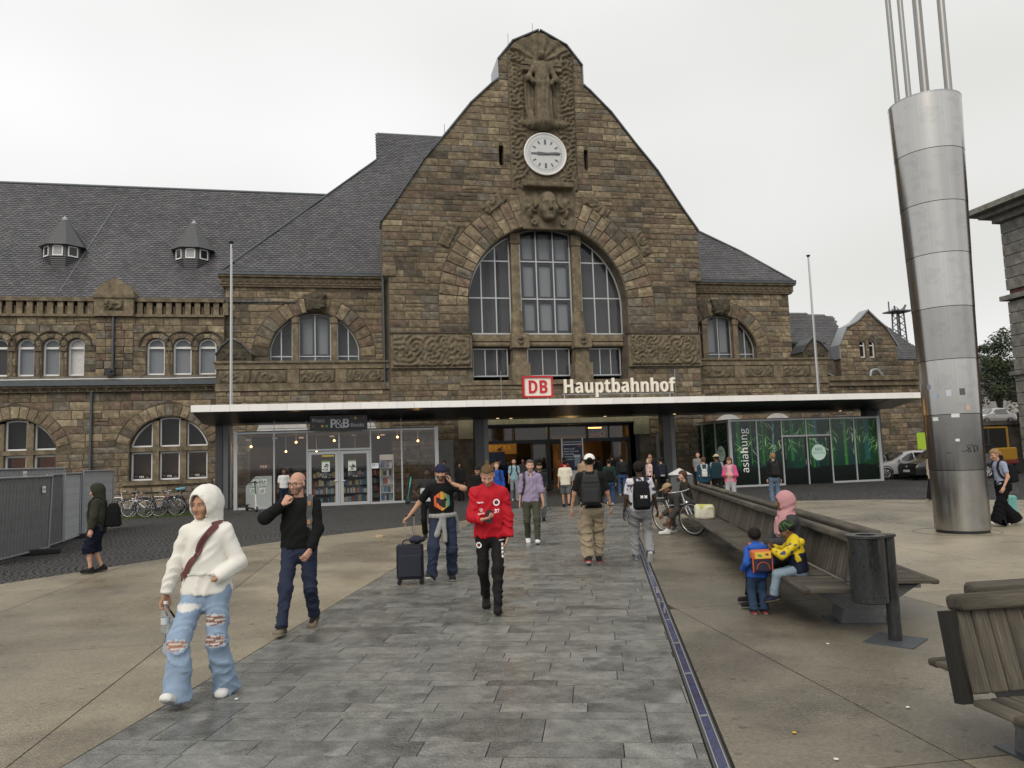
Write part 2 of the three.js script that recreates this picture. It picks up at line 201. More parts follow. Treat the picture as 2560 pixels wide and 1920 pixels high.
// ---------- ground ----------
const WA = [0.3145, -0.9493], WU = [0.9493, 0.3145]; // walkway: along, across
const w2 = (u, v) => [WU[0] * u + WA[0] * v, WU[1] * u + WA[1] * v];
const arcEdge = [[-15, 0], [-12, -5.6], [-9, -9.8], [-5.64, -14.06], [-4.1, -15.95], [-2.1, -18.3], [-0.7, -19.5], [1.3, -20.9], [3.45, -22.05], [7, -23.5], [10.5, -24.2], [14.4, -23.1], [16.7, -21.9], [19.6, -19], [24, -12], [27, -3], [27, 8], [-15, 8]];
const plazaRegion = areaOf(arcEdge) > 0 ? arcEdge : [...arcEdge].reverse();
const walkL = (z) => -1.75 + (z + 5.24) * -0.3165, walkR = (z) => 1.97 + (z + 4.11) * -0.346;
{
const asphalt = mat(lin(0.05, 0.05, 0.052), 0.8, { map: rep(T.grain, 0.5), bumpMap: rep(T.grainB, 2), bumpScale: 0.006 });
struct('ground', flat([[-300, 300], [300, 300], [300, -300], [-300, -300]].reverse(), -0.06, 1), asphalt);
struct('cobbled_street', flat([[-16, -36.8], [40, -45], [42, -3], [-16, 8]].reverse(), -0.022), mat(lin(0.022, 0.022, 0.022), 0.85, { map: rep(T.grain, 0.6) }));
// small basalt setts: too many and too small to tell apart
const r = rng(31), cells = [];
for (let z = -36.7; z < -9; z += 0.112) { const off = r() * 0.1; for (let x = -13; x < 34; x += 0.118) { const X = x + off, Z = z; if (inPoly(plazaRegion, X, Z - 0.03) || (X > walkL(Z) - 0.1 && X < walkR(Z) + 0.16 && Z > -26.2)) continue;
if (Z < -31 && X > -9 && X < -6 && Z < -31.2) continue; if (Math.abs(X - 0.22 * -Z) > -Z * 0.74 + 1.5) continue; cells.push([X + (r() - 0.5) * 0.012, Z + (r() - 0.5) * 0.012]); } }
const sg = new THREE.BoxGeometry(0.104, 0.03, 0.1); { const p = sg.attributes.position; for (let i = 0; i < p.count; i++) if (p.getY(i) > 0) { p.setX(i, p.getX(i) * 0.86); p.setZ(i, p.getZ(i) * 0.84); } sg.computeVertexNormals(); }
const im = new THREE.InstancedMesh(sg, mat(lin(1, 1, 1), 0.5, { roughness: 0.62 }), cells.length), m4 = new THREE.Matrix4(), q = new THREE.Quaternion(), e = new THREE.Euler(), c = new THREE.Color();
cells.forEach(([x, z], i) => { e.set((r() - 0.5) * 0.09, (r() - 0.5) * 0.2, (r() - 0.5) * 0.09); m4.compose(V3(x, -0.019 + (r() - 0.5) * 0.006, z), q.setFromEuler(e), V3(0.9 + r() * 0.14, 1, 0.9 + r() * 0.12)); im.setMatrixAt(i, m4);
const k = 0.02 + 0.014 * r() + 0.018 * fbm(x * 0.5, 3, z * 0.5); im.setColorAt(i, c.setRGB(k, k * 0.985, k * 0.96)); });
im.name = 'basalt_setts'; im.receiveShadow = true; tag(im, 'small dark basalt setts paving the street round the plaza', 'paving', null, 'stuff'); scene.add(im);

// plaza of pale exposed concrete slabs
const N = 1024, a = tfbm(N, 3, 7, 301), b = tfbm(N, 20, 4, 321), f = tnoise(N, 512, 9), st = tfbm(N, 5, 5, 361);
const rs = rng(77), spots = new Float32Array(N * N);
for (let k = 0; k < 420; k++) { const cx = Math.floor(rs() * N), cy = Math.floor(rs() * N), R = 1 + rs() * rs() * 5, v = rs() < 0.25 ? 0.5 : -0.6 - rs() * 0.4; for (let y = -6; y <= 6; y++) for (let x = -6; x <= 6; x++) if (Math.hypot(x, y * 1.2) < R) spots[((cy + y + N) % N) * N + ((cx + x + N) % N)] = v; }
const cT = texOf(N, (x, y, i) => { const stain = sst(st[i], 0.52, 0.72); let v = 0.80 + 0.26 * (a[i] - 0.5) + 0.16 * (b[i] - 0.5) + 0.13 * (f[i] - 0.5) - 0.15 * stain + 0.2 * spots[i]; return [v, v * (0.985 - 0.006 * stain), v * (0.95 - 0.03 * a[i])]; });
const conc = [1, 0.94, 1.05, 0.9].map((k) => mat(lin(0.40 * k, 0.36 * k, 0.29 * k), 0.72, { map: rep(cT, 0.11), bumpMap: rep(T.grainB, 1.6), bumpScale: 0.004, roughnessMap: rep(T.rough, 0.2) }));
const worn = [0.62, 0.68, 0.66].map((k) => mat(lin(0.40 * k, 0.365 * k, 0.31 * k), 0.66, { map: rep(cT, 0.13), bumpMap: rep(T.grainB, 1.6), bumpScale: 0.004, roughnessMap: rep(T.rough, 0.2) })), plaza = new THREE.Group(); plaza.name = 'plaza_paving'; plaza.userData.kind = 'structure'; scene.add(plaza);  // second set: only darker, slightly greyer tones for slabs between walkway and bench
const ca = Math.cos(0.06), sa = Math.sin(0.06), S = 2.75, L = 4.4, rr = rng(4);
const lr = (p) => [p[0] * ca - p[1] * sa, p[0] * sa + p[1] * ca];
for (let i = -9; i < 12; i++) for (let j = -8; j < 3; j++) for (const side of [-1, 1]) {
const x0 = i * S + 0.35 + (j % 2 ? 0.0 : 0), z0 = j * L + 0.4 + (i % 2) * 0.0; let p = [[x0, z0], [x0 + S, z0], [x0 + S, z0 + L], [x0, z0 + L]].map(lr);
if (areaOf(p) < 0) p.reverse(); p = clipConvex(p, plazaRegion); if (p.length < 3) continue;
const e0 = side < 0 ? [walkL(8), 8] : [walkR(8) + 0.13, 8], e1 = side < 0 ? [walkL(-40), -40] : [walkR(-40) + 0.13, -40]; let nx = -(e1[1] - e0[1]), ny = e1[0] - e0[0]; if (side > 0) { nx = -nx; ny = -ny; }
p = clipPoly(p, nx, ny, e0[0] * nx + e0[1] * ny); if (p.length < 3) continue; p = inset(p, 0.006); if (p.length < 3 || Math.abs(areaOf(p)) < 0.02) continue;
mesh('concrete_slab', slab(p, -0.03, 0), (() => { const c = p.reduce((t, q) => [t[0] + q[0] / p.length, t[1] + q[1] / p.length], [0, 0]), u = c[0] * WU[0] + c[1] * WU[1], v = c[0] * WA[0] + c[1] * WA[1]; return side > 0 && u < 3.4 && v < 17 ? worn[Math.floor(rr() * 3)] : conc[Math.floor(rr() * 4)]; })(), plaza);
}
// walkway of grey stone pavers in courses
const walk = new THREE.Group(); walk.name = 'walkway'; walk.userData.kind = 'structure'; scene.add(walk);
const quad = [[walkL(3), 3], [walkR(3), 3], [walkR(-26), -26], [walkL(-26), -26]], qr = areaOf(quad) > 0 ? quad : [...quad].reverse();
mesh('bed', flat(qr.map((p) => p), -0.014), mat(lin(0.035, 0.033, 0.03), 0.9), walk);
const pa = tfbm(N, 4, 6, 501), pb = tfbm(N, 32, 4, 531);
const pT = texOf(N, (x, y, i) => { const d = sst(pa[i], 0.5, 0.66), v = 0.86 + 0.2 * (pb[i] - 0.5) * 2 + 0.22 * (f[i] - 0.5) - 0.17 * d + 0.3 * spots[(i * 3) % (N * N)] * (spots[(i * 3) % (N * N)] < 0 ? 0.5 : 0.3); return [v, v * 1.005, v * 0.99]; });
const pm = [0.86, 0.91, 0.95, 0.98, 1.02, 1.06, 1.1, 1.16].map((k, i) => mat(lin(0.25 * k, 0.25 * k, 0.236 * k), 0.5, { map: (() => { const t = rep(pT, 0.3); t.offset.set(i * 0.137, i * 0.311); t.rotation = i * 0.4; return t; })(), bumpMap: rep(T.grainB, 1.3), bumpScale: 0.003, roughnessMap: rep(T.rough, 0.35) }));
const rw = rng(12), list = []; let v = -4;
while (v < 29) { const h = [0.14, 0.19, 0.24, 0.24, 0.29, 0.34, 0.42][Math.floor(rw() * 7)]; let u = -10 + rw();
while (u < 9) { const l = 0.36 + rw() * 0.5; let p = [w2(u, v), w2(u + l, v), w2(u + l, v + h), w2(u, v + h)]; u += l; if (areaOf(p) < 0) p.reverse(); p = clipConvex(p, qr); if (p.length < 3) continue; const A = Math.abs(areaOf(p)); if (A < 0.004) continue; p = inset(p, 0.0035); if (p.length < 3) continue;
const c = p.reduce((s, q) => [s[0] + q[0] / p.length, s[1] + q[1] / p.length], [0, 0]), D = Math.hypot(c[0], c[1]); list.push({ p, m: Math.floor(rw() * 8), y: rw() * 0.0025, show: c[1] < -3.3 ? A / (D * D * D) : 0 }); }
v += h; }
list.sort((a2, b2) => b2.show - a2.show);
const restG = [];
list.forEach((o, i) => { const g = slab(o.p, -0.03, -0.0025 + o.y); if (i < 300) mesh('paver', g, pm[o.m], walk); else (restG[o.m] ||= []).push(g); });
restG.forEach((g, i) => stuffPart(mesh('far_pavers', g, pm[i], walk)));
// strip of blue glass tiles in a steel channel along the walkway
const strip = new THREE.Group(); strip.name = 'blue_glass_strip'; strip.userData.kind = 'structure'; scene.add(strip);
const bm = [0, 1, 2].map((i) => new THREE.MeshPhysicalMaterial({ color: lin(0.028 + i * 0.01, 0.036 + i * 0.012, 0.145 + i * 0.03), roughness: 0.25, clearcoat: 0.6, map: rep(T.stone, 1.5) }));
const ang = Math.atan2(-0.346, 1) * 1; const pos = (z, o) => [walkR(z) + 0.065 + o, z];
const ribbon = (z0, z1, o0, o1, y) => { const g = extr([[0, 0], [1, 0], [1, 1], [0, 1]], 0.02); g.dispose(); return slab([[walkR(z0) + o0, z0], [walkR(z0) + o1, z0], [walkR(z1) + o1, z1], [walkR(z1) + o0, z1]], -0.03, y); };
mesh('channel', ribbon(3, -26, 0.012, 0.118, -0.009), mat(lin(0.05, 0.05, 0.05), 0.7), strip);
mesh('edge_bar', ribbon(3, -26, 0.03, 0.038, -0.002), M.zincLight, strip); mesh('edge_bar', ribbon(3, -26, 0.096, 0.104, -0.002), M.zincLight, strip);
const rb = rng(9); for (let z = 2.6, i = 0; z > -25.5; z -= 0.94, i++) { mesh('glass_tile', ribbon(z - 0.01, z - 0.91, 0.041, 0.093, -0.0035), bm[Math.floor(rb() * 3)], strip); mesh('cross_bar', ribbon(z + 0.012, z - 0.007, 0.041, 0.093, -0.0025), M.zincLight, strip); }
// round cover of concrete at the foot of the pylon
const ring = torus(0.78, 0.012, 11.8, -0.004, -13.05, [Math.PI / 2, 0, 0], 4, 48); struct('pylon_footing_ring', ring, mat(lin(0.1, 0.09, 0.07), 0.9));
// strip of grass at the foot of the left wing
const rg = rng(55), gg = []; for (let i = 0; i < 2600; i++) { const x = -9.6 + rg() * 3.9, z = -30.4 - rg() * 1.5 - (x + 9.6) * 0.0, h = 0.04 + rg() * 0.11, a2 = rg() * 6.28, w = 0.006 + rg() * 0.006, bxx = (rg() - 0.5) * 0.08, bz = (rg() - 0.5) * 0.08;
const g = new THREE.BufferGeometry(); g.setAttribute('position', new THREE.Float32BufferAttribute([x - w * Math.cos(a2), 0, z - w * Math.sin(a2), x + w * Math.cos(a2), 0, z + w * Math.sin(a2), x + bxx, h, z + bz], 3)); g.computeVertexNormals(); gg.push(g); }
const go = mesh('grass', gg, mat(lin(0.07, 0.10, 0.025), 0.8, { side: THREE.DoubleSide })); tag(go, 'thin strip of green grass under the leaning bicycles', 'grass', null, 'stuff');
struct('grass_bed', flat([[-9.8, -30.3], [-5.6, -30.3], [-5.6, -32], [-9.8, -38]].reverse(), -0.008), mat(lin(0.045, 0.05, 0.022), 0.95, { map: rep(T.stone, 1) }));
}
// ---------- masonry ----------
const PAL = [[0.42, 0.345, 0.235], [0.345, 0.28, 0.19], [0.295, 0.235, 0.16], [0.25, 0.20, 0.14], [0.165, 0.14, 0.108], [0.275, 0.20, 0.15], [0.27, 0.24, 0.195], [0.48, 0.40, 0.28]];
function stoneGeo(q, z, depth, r, col, sh = 1) {
const w = Math.max(Math.hypot(q[1][0] - q[0][0], q[1][1] - q[0][1]), Math.hypot(q[2][0] - q[3][0], q[2][1] - q[3][1])), h = Math.hypot(q[3][0] - q[0][0], q[3][1] - q[0][1]);
const nx = clamp(Math.round(w / 0.26), 2, 4), ny = h > 0.28 ? 3 : 2, pts = [], b = 0.014;
const bi = (s, t) => [lerp(lerp(q[0][0], q[1][0], s), lerp(q[3][0], q[2][0], s), t), lerp(lerp(q[0][1], q[1][1], s), lerp(q[3][1], q[2][1], s), t)];
const bs = Math.min(0.3, b / w), bt = Math.min(0.3, b / Math.max(0.05, h));
for (let j = 0; j <= ny; j++) for (let i = 0; i <= nx; i++) { const e = i === 0 || j === 0 || i === nx || j === ny; const s = e ? clamp(i / nx, bs, 1 - bs) : (i + (r() - 0.5) * 0.5) / nx, t = e ? clamp(j / ny, bt, 1 - bt) : (j + (r() - 0.5) * 0.4) / ny;
const [x, y] = bi(s, t); pts.push([x, y, z + depth * (e ? 0.45 + r() * 0.35 : 0.7 + r() * 0.6)]); }
const v = [], A = (i, j) => pts[j * (nx + 1) + i], tri = (a, c, d) => v.push(...a, ...c, ...d);
for (let j = 0; j < ny; j++) for (let i = 0; i < nx; i++) { const a = A(i, j), c = A(i + 1, j), d = A(i + 1, j + 1), e = A(i, j + 1); if ((i + j) % 2) { tri(a, c, d); tri(a, d, e); } else { tri(a, c, e); tri(c, d, e); } }
const rim = []; for (let i = 0; i < nx; i++) rim.push(A(i, 0)); for (let j = 0; j < ny; j++) rim.push(A(nx, j)); for (let i = nx; i > 0; i--) rim.push(A(i, ny)); for (let j = ny; j > 0; j--) rim.push(A(0, j));
const st = []; for (let i = 0; i < nx; i++) st.push([i / nx, 0]); for (let j = 0; j < ny; j++) st.push([1, j / ny]); for (let i = nx; i > 0; i--) st.push([i / nx, 1]); for (let j = ny; j > 0; j--) st.push([0, j / ny]);
const out = st.map(([s, t]) => { const [x, y] = bi(s, t); return [x, y, z - 0.02]; });
for (let i = 0; i < rim.length; i++) { const k = (i + 1) % rim.length; tri(out[i], out[k], rim[k]); tri(out[i], rim[k], rim[i]); }
const g = new THREE.BufferGeometry(); g.setAttribute('position', new THREE.Float32BufferAttribute(v, 3)); g.computeVertexNormals();
const n = v.length / 3, c = new Float32Array(n * 3), u = new Float32Array(n * 2); for (let i = 0; i < n; i++) { c[i * 3] = col[0]; c[i * 3 + 1] = col[1]; c[i * 3 + 2] = col[2]; u[i * 2] = v[i * 3] + sh; u[i * 2 + 1] = v[i * 3 + 1] + sh * 0.37; }
g.setAttribute('color', new THREE.BufferAttribute(c, 3)); g.setAttribute('uv', new THREE.BufferAttribute(u, 2)); return g;
}
const JG = 0.007;
function tone(x, y, r, k = 1) { const t = fbm(x * 0.35, y * 0.5, 4.2, 3), w = clamp(r() * 0.85 + (t - 0.5) * 1.2 + 0.05, 0, 0.999), c = PAL[[4, 3, 5, 2, 6, 1, 2, 1, 0, 7][Math.floor(w * 10)]], v = k * (0.80 + 0.30 * r()); return c.map((q) => q * v); }
function masonry({ y0, y1, L, R, holes = [], z, r, rows = [0.24, 0.42], len = [0.42, 1.15], depth = 0.035, k = 1 }) {
const out = []; let y = y0;
while (y < y1 - 0.05) {
let h = lerp(rows[0], rows[1], r()); if (y + h > y1 - rows[0] * 0.7) h = y1 - y; const a = y + 1e-3, b = y + h - 1e-3;
const fs = [L]; for (const ho of holes) if (ho.hw(a) > 0 || ho.hw(b) > 0) fs.push((t) => ho.cx - ho.hw(t), (t) => ho.cx + ho.hw(t)); fs.push(R);
for (let s = 0; s < fs.length; s += 2) {
const l = fs[s], q = fs[s + 1], la = l(a), lb = l(b), ra = q(a), rb = q(b), x0 = Math.max(la, lb), x1 = Math.min(ra, rb), wm = Math.max(ra - la, rb - lb);
if (wm < 0.1) continue; const cuts = []; let x = x0; const hs = h;
if (x1 - x0 > len[0] * 1.2) { while (true) { x += lerp(len[0], len[1], r() * r() * 0.6 + r() * 0.4) * (hs < 0.28 ? 0.85 : 1); if (x > x1 - len[0] * 0.7) break; cuts.push(x); } }
const bs = [[la, lb], ...cuts.map((c) => [c, c]), [ra, rb]];
for (let i = 0; i + 1 < bs.length; i++) { const e = bs[i], f = bs[i + 1]; let quads = [[[e[0] + JG, y + JG], [f[0] - JG, y + JG], [f[1] - JG, y + h - JG], [e[1] + JG, y + h - JG]]];
if (h > 0.31 && r() < 0.22 && i > 0 && i + 2 < bs.length) { const m = y + h * (0.4 + r() * 0.2); quads = [[[e[0] + JG, y + JG], [f[0] - JG, y + JG], [f[0] - JG, m - JG], [e[0] + JG, m - JG]], [[e[0] + JG, m + JG], [f[0] - JG, m + JG], [f[0] - JG, y + h - JG], [e[0] + JG, y + h - JG]]]; }
for (const qd of quads) { if (qd[1][0] - qd[0][0] < 0.02 && qd[2][0] - qd[3][0] < 0.02) continue; if (qd[1][0] < qd[0][0]) qd[1][0] = qd[0][0] + 0.01; if (qd[2][0] < qd[3][0]) qd[2][0] = qd[3][0] + 0.01; out.push({ q: qd, z, depth: depth * (0.6 + r() * 0.9), col: tone(qd[0][0], y, r, k), A: (qd[1][0] - qd[0][0]) * h }); } }
}
y += h;
}
return out;
}
function voussoirs(cx, cy, r0, r1, a0, a1, n, z, r, { depth = 0.06, split = true, k = 1 } = {}) {
const out = []; for (let i = 0; i < n; i++) { const A = lerp(a0, a1, i / n) + 0.004, B = lerp(a0, a1, (i + 1) / n) - 0.004, m = split ? lerp(r0, r1, 0.35 + r() * 0.3) : r1, P = (R, a) => [cx + R * Math.cos(a), cy + R * Math.sin(a)];
const push = (p, q) => out.push({ q: [P(p + JG, B), P(p + JG, A), P(q - JG, A), P(q - JG, B)].map((v) => v), z, depth: depth * (0.7 + r() * 0.6), col: tone(cx + i, cy, r, k), A: (q - p) * (B - A) * q, v: 1 });
push(r0, m); if (split && r1 - m > 0.1) push(m, r1); } return out;
}
function layStones(parent, stones, r, keep = 290) {
stones.forEach((s, i) => { s.key = s.A * (s.bias || 1); }); const sorted = [...stones].sort((a, b) => b.key - a.key), rest = [];
sorted.forEach((s, i) => { const g = stoneGeo(s.q, s.z, s.depth, r, s.col, r() * 5); if (i < keep) mesh(s.v ? 'arch_stone' : 'stone', g, M.stone, parent); else rest.push(g); });
if (rest.length) stuffPart(mesh('small_stones', rest, M.stone, parent));
}
const grp = (name, parent) => { const g = new THREE.Group(); g.name = name; parent.add(g); return g; };
// glazed opening: region = convex outline (ccw), bars at xs / ys
function glazing(parent, name, region, xs, ys, z, { bar = 0.06, frame = 0.07, fm = M.steelFrame, pm = M.winGlass, deep = 0.07, back, backOff = 0.35, inner } = {}) {
const w = grp(name, parent), X = region.map((p) => p[0]), Y = region.map((p) => p[1]), x0 = Math.min(...X), x1 = Math.max(...X), y0 = Math.min(...Y), y1 = Math.max(...Y);
const ins = inset(region, frame); mesh('frame', extr(region, deep, z - deep / 2, [ins]), fm, w);
const bars = []; for (const x of xs) { const p = clipConvex([[x - bar / 2, y0], [x + bar / 2, y0], [x + bar / 2, y1], [x - bar / 2, y1]], ins); if (p.length > 2) bars.push(extr(p, deep * 0.86, z - deep * 0.43)); }
for (const y of ys) { const p = clipConvex([[x0, y - bar / 2], [x1, y - bar / 2], [x1, y + bar / 2], [x0, y + bar / 2]], ins); if (p.length > 2) bars.push(extr(p, deep * 0.8, z - deep * 0.4)); }
if (bars.length) mesh('glazing_bars', bars, fm, w);
const ax = [x0, ...xs, x1], ay = [y0, ...ys, y1];
for (let i = 0; i + 1 < ax.length; i++) for (let j = 0; j + 1 < ay.length; j++) { const p = clipConvex([[ax[i], ay[j]], [ax[i + 1], ay[j]], [ax[i + 1], ay[j + 1]], [ax[i], ay[j + 1]]], ins); if (p.length < 3 || areaOf(p) < 0.01) continue;
const g = new THREE.ShapeGeometry(shapeOf(p)); g.translate(0, 0, z + ((i * 3 + j * 5) % 4) * 0.0015); mesh('pane', g, pm, w);
if (inner) { const q = inset(p, bar / 2 + inner.gap), e = inset(p, bar / 2); if (q.length > 2) mesh('inner_sash', extr(e, 0.05, z - 0.11, [q]), inner.m, w); } }
if (back) { const g = new THREE.ShapeGeometry(shapeOf(region)); g.translate(0, 0, z - backOff); mesh('blind', g, back, w); }
return w;
}
const archRegion = (cx, y0, half, cy, r, n = 18) => { const a = Math.acos(clamp(half / r, -1, 1)); return [[cx - half, y0], [cx + half, y0], ...arcPts(cx, cy, r, a, Math.PI - a, n)]; };
// carved panel: real relief, scrolls and leaves
function reliefGeo(w, h, seed, depth = 0.12, res = 0.045) {
const r = rng(seed), nx = Math.round(w / res), ny = Math.round(h / res), cs = []; const n = Math.max(3, Math.round(w * h * 2.6)); for (let i = 0; i < n; i++) cs.push([r() * w, h * (0.15 + 0.7 * r()), 0.22 + r() * 0.3, r() * 6.28, r() < 0.5 ? -1 : 1, 2 + Math.floor(r() * 3)]);
const g = new THREE.PlaneGeometry(w, h, nx, ny), p = g.attributes.position;
for (let i = 0; i < p.count; i++) { const x = p.getX(i) + w / 2, y = p.getY(i) + h / 2; let v = 0, t = 0; for (const [cx, cy, R, ph, sg, m] of cs) { const dx = x - cx, dy = y - cy, d = Math.hypot(dx, dy), k = Math.exp(-(d * d) / (R * R)); v += k * Math.cos(d * 26 / (R * 3) * 1.1 + sg * m * Math.atan2(dy, dx) + ph); t += k; }
v = v / (t + 0.15); const e = Math.min(x, w - x, y, h - y); p.setZ(i, depth * sst(e, 0, 0.06) * (0.25 + 0.55 * sst(v, -0.45, 0.4) + 0.2 * noise3(x * 9, y * 9, seed))); }
g.computeVertexNormals(); return uvm(g);
}
// slate covering of a flat roof face: polygon of 3-D corners, first edge = eave
const slateCols = [[0.085, 0.085, 0.092], [0.095, 0.094, 0.1], [0.078, 0.078, 0.085], [0.105, 0.103, 0.106], [0.088, 0.083, 0.088]];
function slateRoof(parent, pts, seed, { sw = 0.27, sh = 0.155, thick = 0.1 } = {}) {
const P = pts.map((p) => V3(...p)), o = P[0].clone(), u = P[1].clone().sub(o).normalize(), n = u.clone().cross(P[2].clone().sub(o)).normalize(), v = n.clone().cross(u);
const poly = P.map((p) => { const d = p.clone().sub(o); return [d.dot(u), d.dot(v)]; }), basis = new THREE.Matrix4().makeBasis(u, v, n).setPosition(o);
mesh('roof_deck', extr(poly, thick, -thick - 0.004).applyMatrix4(basis), M.slateBase, parent);
const X = poly.map((p) => p[0]), Y = poly.map((p) => p[1]), r = rng(seed), list = []; let k = 0;
for (let y = Math.min(...Y) + 0.02; y < Math.max(...Y); y += sh, k++) for (let x = Math.min(...X) + (k % 2 ? sw / 2 : 0); x < Math.max(...X); x += sw) if (inPoly(poly, x, y + 0.04)) list.push([x, y]);
const g = extr([[-sw * 0.49, 0.15], [-sw * 0.49, 0.0], [-sw * 0.3, -0.06], [sw * 0.25, -0.065], [sw * 0.49, -0.01], [sw * 0.49, 0.15]], 0.022); const im = new THREE.InstancedMesh(g, mat(lin(1, 1, 1), 0.5), list.length), c = new THREE.Color(), m4 = new THREE.Matrix4(), q = new THREE.Quaternion(), e = new THREE.Euler();
list.forEach(([x, y], i) => { e.set(-0.17 + (r() - 0.5) * 0.04, (r() - 0.5) * 0.03, (r() - 0.5) * 0.06); m4.compose(V3(x, y, 0.026), q.setFromEuler(e), V3(1, 1, 1)).premultiply(basis); im.setMatrixAt(i, m4); const s = slateCols[Math.floor(r() * 5)], b = 0.8 + 0.35 * r() + 0.4 * (fbm(x * 0.6, y * 0.6, seed) - 0.5); im.setColorAt(i, c.setRGB(s[0] * b, s[1] * b, s[2] * b)); });
im.name = 'slates'; stuffPart(im); im.castShadow = im.receiveShadow = true; parent.add(im);
}
const eggDart = (() => merge([torus(0.13, 0.035, 0, 0, 0, [0, 0, 0], 5, 10, Math.PI), torus(0.07, 0.03, 0, 0, 0.01, [0, 0, 0], 5, 8, Math.PI), box(0.03, 0.2, 0.05, 0.17, 0.02, 0)]))();
function eggBand(parent, x0, x1, y, z, m, step = 0.37) { for (let x = x0 + step / 2; x < x1; x += step) { const o = mesh('egg_ornament', eggDart, m, parent); o.position.set(x, y, z); } }
const downpipe = (parent, x, y0, y1, z, bends = []) => { const gs = [rod([x, y0, z], [x, y1, z], 0.06, 0.06, 10)]; for (let y = y0 + 0.4; y < y1; y += 1.4) gs.push(rod([x, y, z], [x, y + 0.05, z], 0.075, 0.075, 10)); return mesh('downpipe', [...gs, ...bends], M.zinc, parent); };

// ---------- the gabled hall ----------
const CX = 9.97, TZ = -36.3;
const gableHW = [[0, 8.05], [10.7, 8.05], [11.0, 8.33], [13.5, 8.33], [14.54, 7.6], [15.85, 6.75], [16.7, 6.2], [17.2, 5.8], [18.08, 5.07], [19.8, 3.74], [20.9, 2.63], [21.2, 2.27], [22.27, 2.25], [23.33, 1.43], [24.04, 0.02]];
const hwAt = (y) => { for (let i = 0; i + 1 < gableHW.length; i++) { const [a, p] = gableHW[i], [b, q] = gableHW[i + 1]; if (y <= b) return lerp(p, q, (y - a) / (b - a)); } return 0; };
{
const r = rng(101), hall = thing('station_hall', 'tall gabled brown sandstone hall with clock and great arched window', 'building');
const wall = grp('front_wall', hall);
const outline = [...gableHW.map(([y, h]) => [CX + h, y]), ...[...gableHW].reverse().map(([y, h]) => [CX - h, y])];
const winHole = [[CX - 4.16, 7.98], [CX + 4.16, 7.98], ...arcPts(CX, 9.43, 4.16, 0, Math.PI, 36)], lowHole = [[CX - 4.02, 5.6], [CX + 4.02, 5.6], [CX + 4.02, 7.98], [CX - 4.02, 7.98]];
const opening = [[CX - 4.16, 7.98], [CX - 4.02, 7.98], [CX - 4.02, 5.6], [CX + 4.02, 5.6], [CX + 4.02, 7.98], [CX + 4.16, 7.98], ...arcPts(CX, 9.43, 4.16, 0, Math.PI, 36)];
const door = [[6.3, 0.02], [14.2, 0.02], [14.2, 3.38], [6.3, 3.38]], slits = [[7.6, 7.84], [12.14, 12.36]].map(([a, b]) => [[a, 16.62], [b, 16.62], [b, 17.68], [a, 17.68]]);
mesh('wall_core', uvm(extr(outline, 1.2, TZ - 1.2, [opening, door, ...slits])), M.mortar, wall);
const ring = (y) => { const d = 5.68 * 5.68 - (y - 9.43) ** 2; return y > 9.43 ? (d > 0 ? Math.sqrt(d) : 0) : y > 8.2 ? 5.68 - (9.43 - y) * 0.05 : y > 7.92 ? 4.2 : y > 6.22 ? (8.0) : y > 5.35 ? 4.35 : y < 3.9 ? 5.02 : 0; };
const strip = (y) => (y > 15.3 ? 1.78 : 0);
const slit = (c) => ({ cx: c, hw: (y) => (y > 16.6 && y < 17.7 ? 0.14 : 0) });
const st = masonry({ y0: 0, y1: 24, L: (y) => CX - hwAt(y), R: (y) => CX + hwAt(y), z: TZ, r, holes: [slit(7.72), { cx: CX, hw: (y) => Math.max(ring(y), strip(y)) }, slit(12.25)].filter(Boolean), rows: [0.25, 0.42], len: [0.5, 1.3], k: 0.84 });
for (const s of st) if (s.q[0][1] < 4) s.bias = 0.25;
st.push(...voussoirs(CX, 9.43, 4.2, 5.66, -0.02, Math.PI + 0.02, 31, TZ, r, { depth: 0.09 }));
for (const sx of [-1, 1]) for (let y = 8.0, i = 0; y < 9.35; y += 0.45, i++) { const a = CX + sx * 4.2, b = CX + sx * 5.64, q0 = Math.min(a, b), q1 = Math.max(a, b); st.push({ q: [[q0 + JG, y + JG], [q1 - JG, y + JG], [q1 - JG, Math.min(9.4, y + 0.45) - JG], [q0 + JG, Math.min(9.4, y + 0.45) - JG]], z: TZ, depth: 0.06, col: tone(a, y, r), A: 0.6 }); }
layStones(wall, st, r, 298);
// tower sides and roof behind the gable
mesh('side_wall', [bx(CX - 8.3, CX - 7.6, 0, 13.4, -46, TZ - 1.2), bx(CX + 7.6, CX + 8.3, 0, 13.4, -46, TZ - 1.2)], M.mortar, hall);
{ const prof = gableHW.filter(([y]) => y >= 13.4 && y <= 21).map(([y, h]) => [h - 0.25, y - 0.15]); const poly = [...prof.map(([h, y]) => [CX + h, y]), ...[...prof].reverse().map(([h, y]) => [CX - h, y])]; mesh('main_roof', extr(poly, 14, -51.5), M.slateBase, hall); }
// coping
const cop = []; const seg = (a, b, w, m) => { const dx = b[0] - a[0], dy = b[1] - a[1], l = Math.hypot(dx, dy); cop.push(at(new THREE.BoxGeometry(l + 0.04, 0.07, w), [(a[0] + b[0]) / 2, (a[1] + b[1]) / 2, TZ - w / 2 + 0.13], [0, 0, Math.atan2(dy, dx)])); };
for (let i = 3; i + 1 < gableHW.length; i++) for (const s of [-1, 1]) { const [y, h] = gableHW[i], [y2, h2] = gableHW[i + 1]; if (i === 11) continue; seg([CX + s * (h + 0.03), y + 0.03], [CX + s * (h2 + 0.03), y2 + 0.03], 1.5); }
cop.forEach((c) => mesh('coping', c, M.zinc, hall));
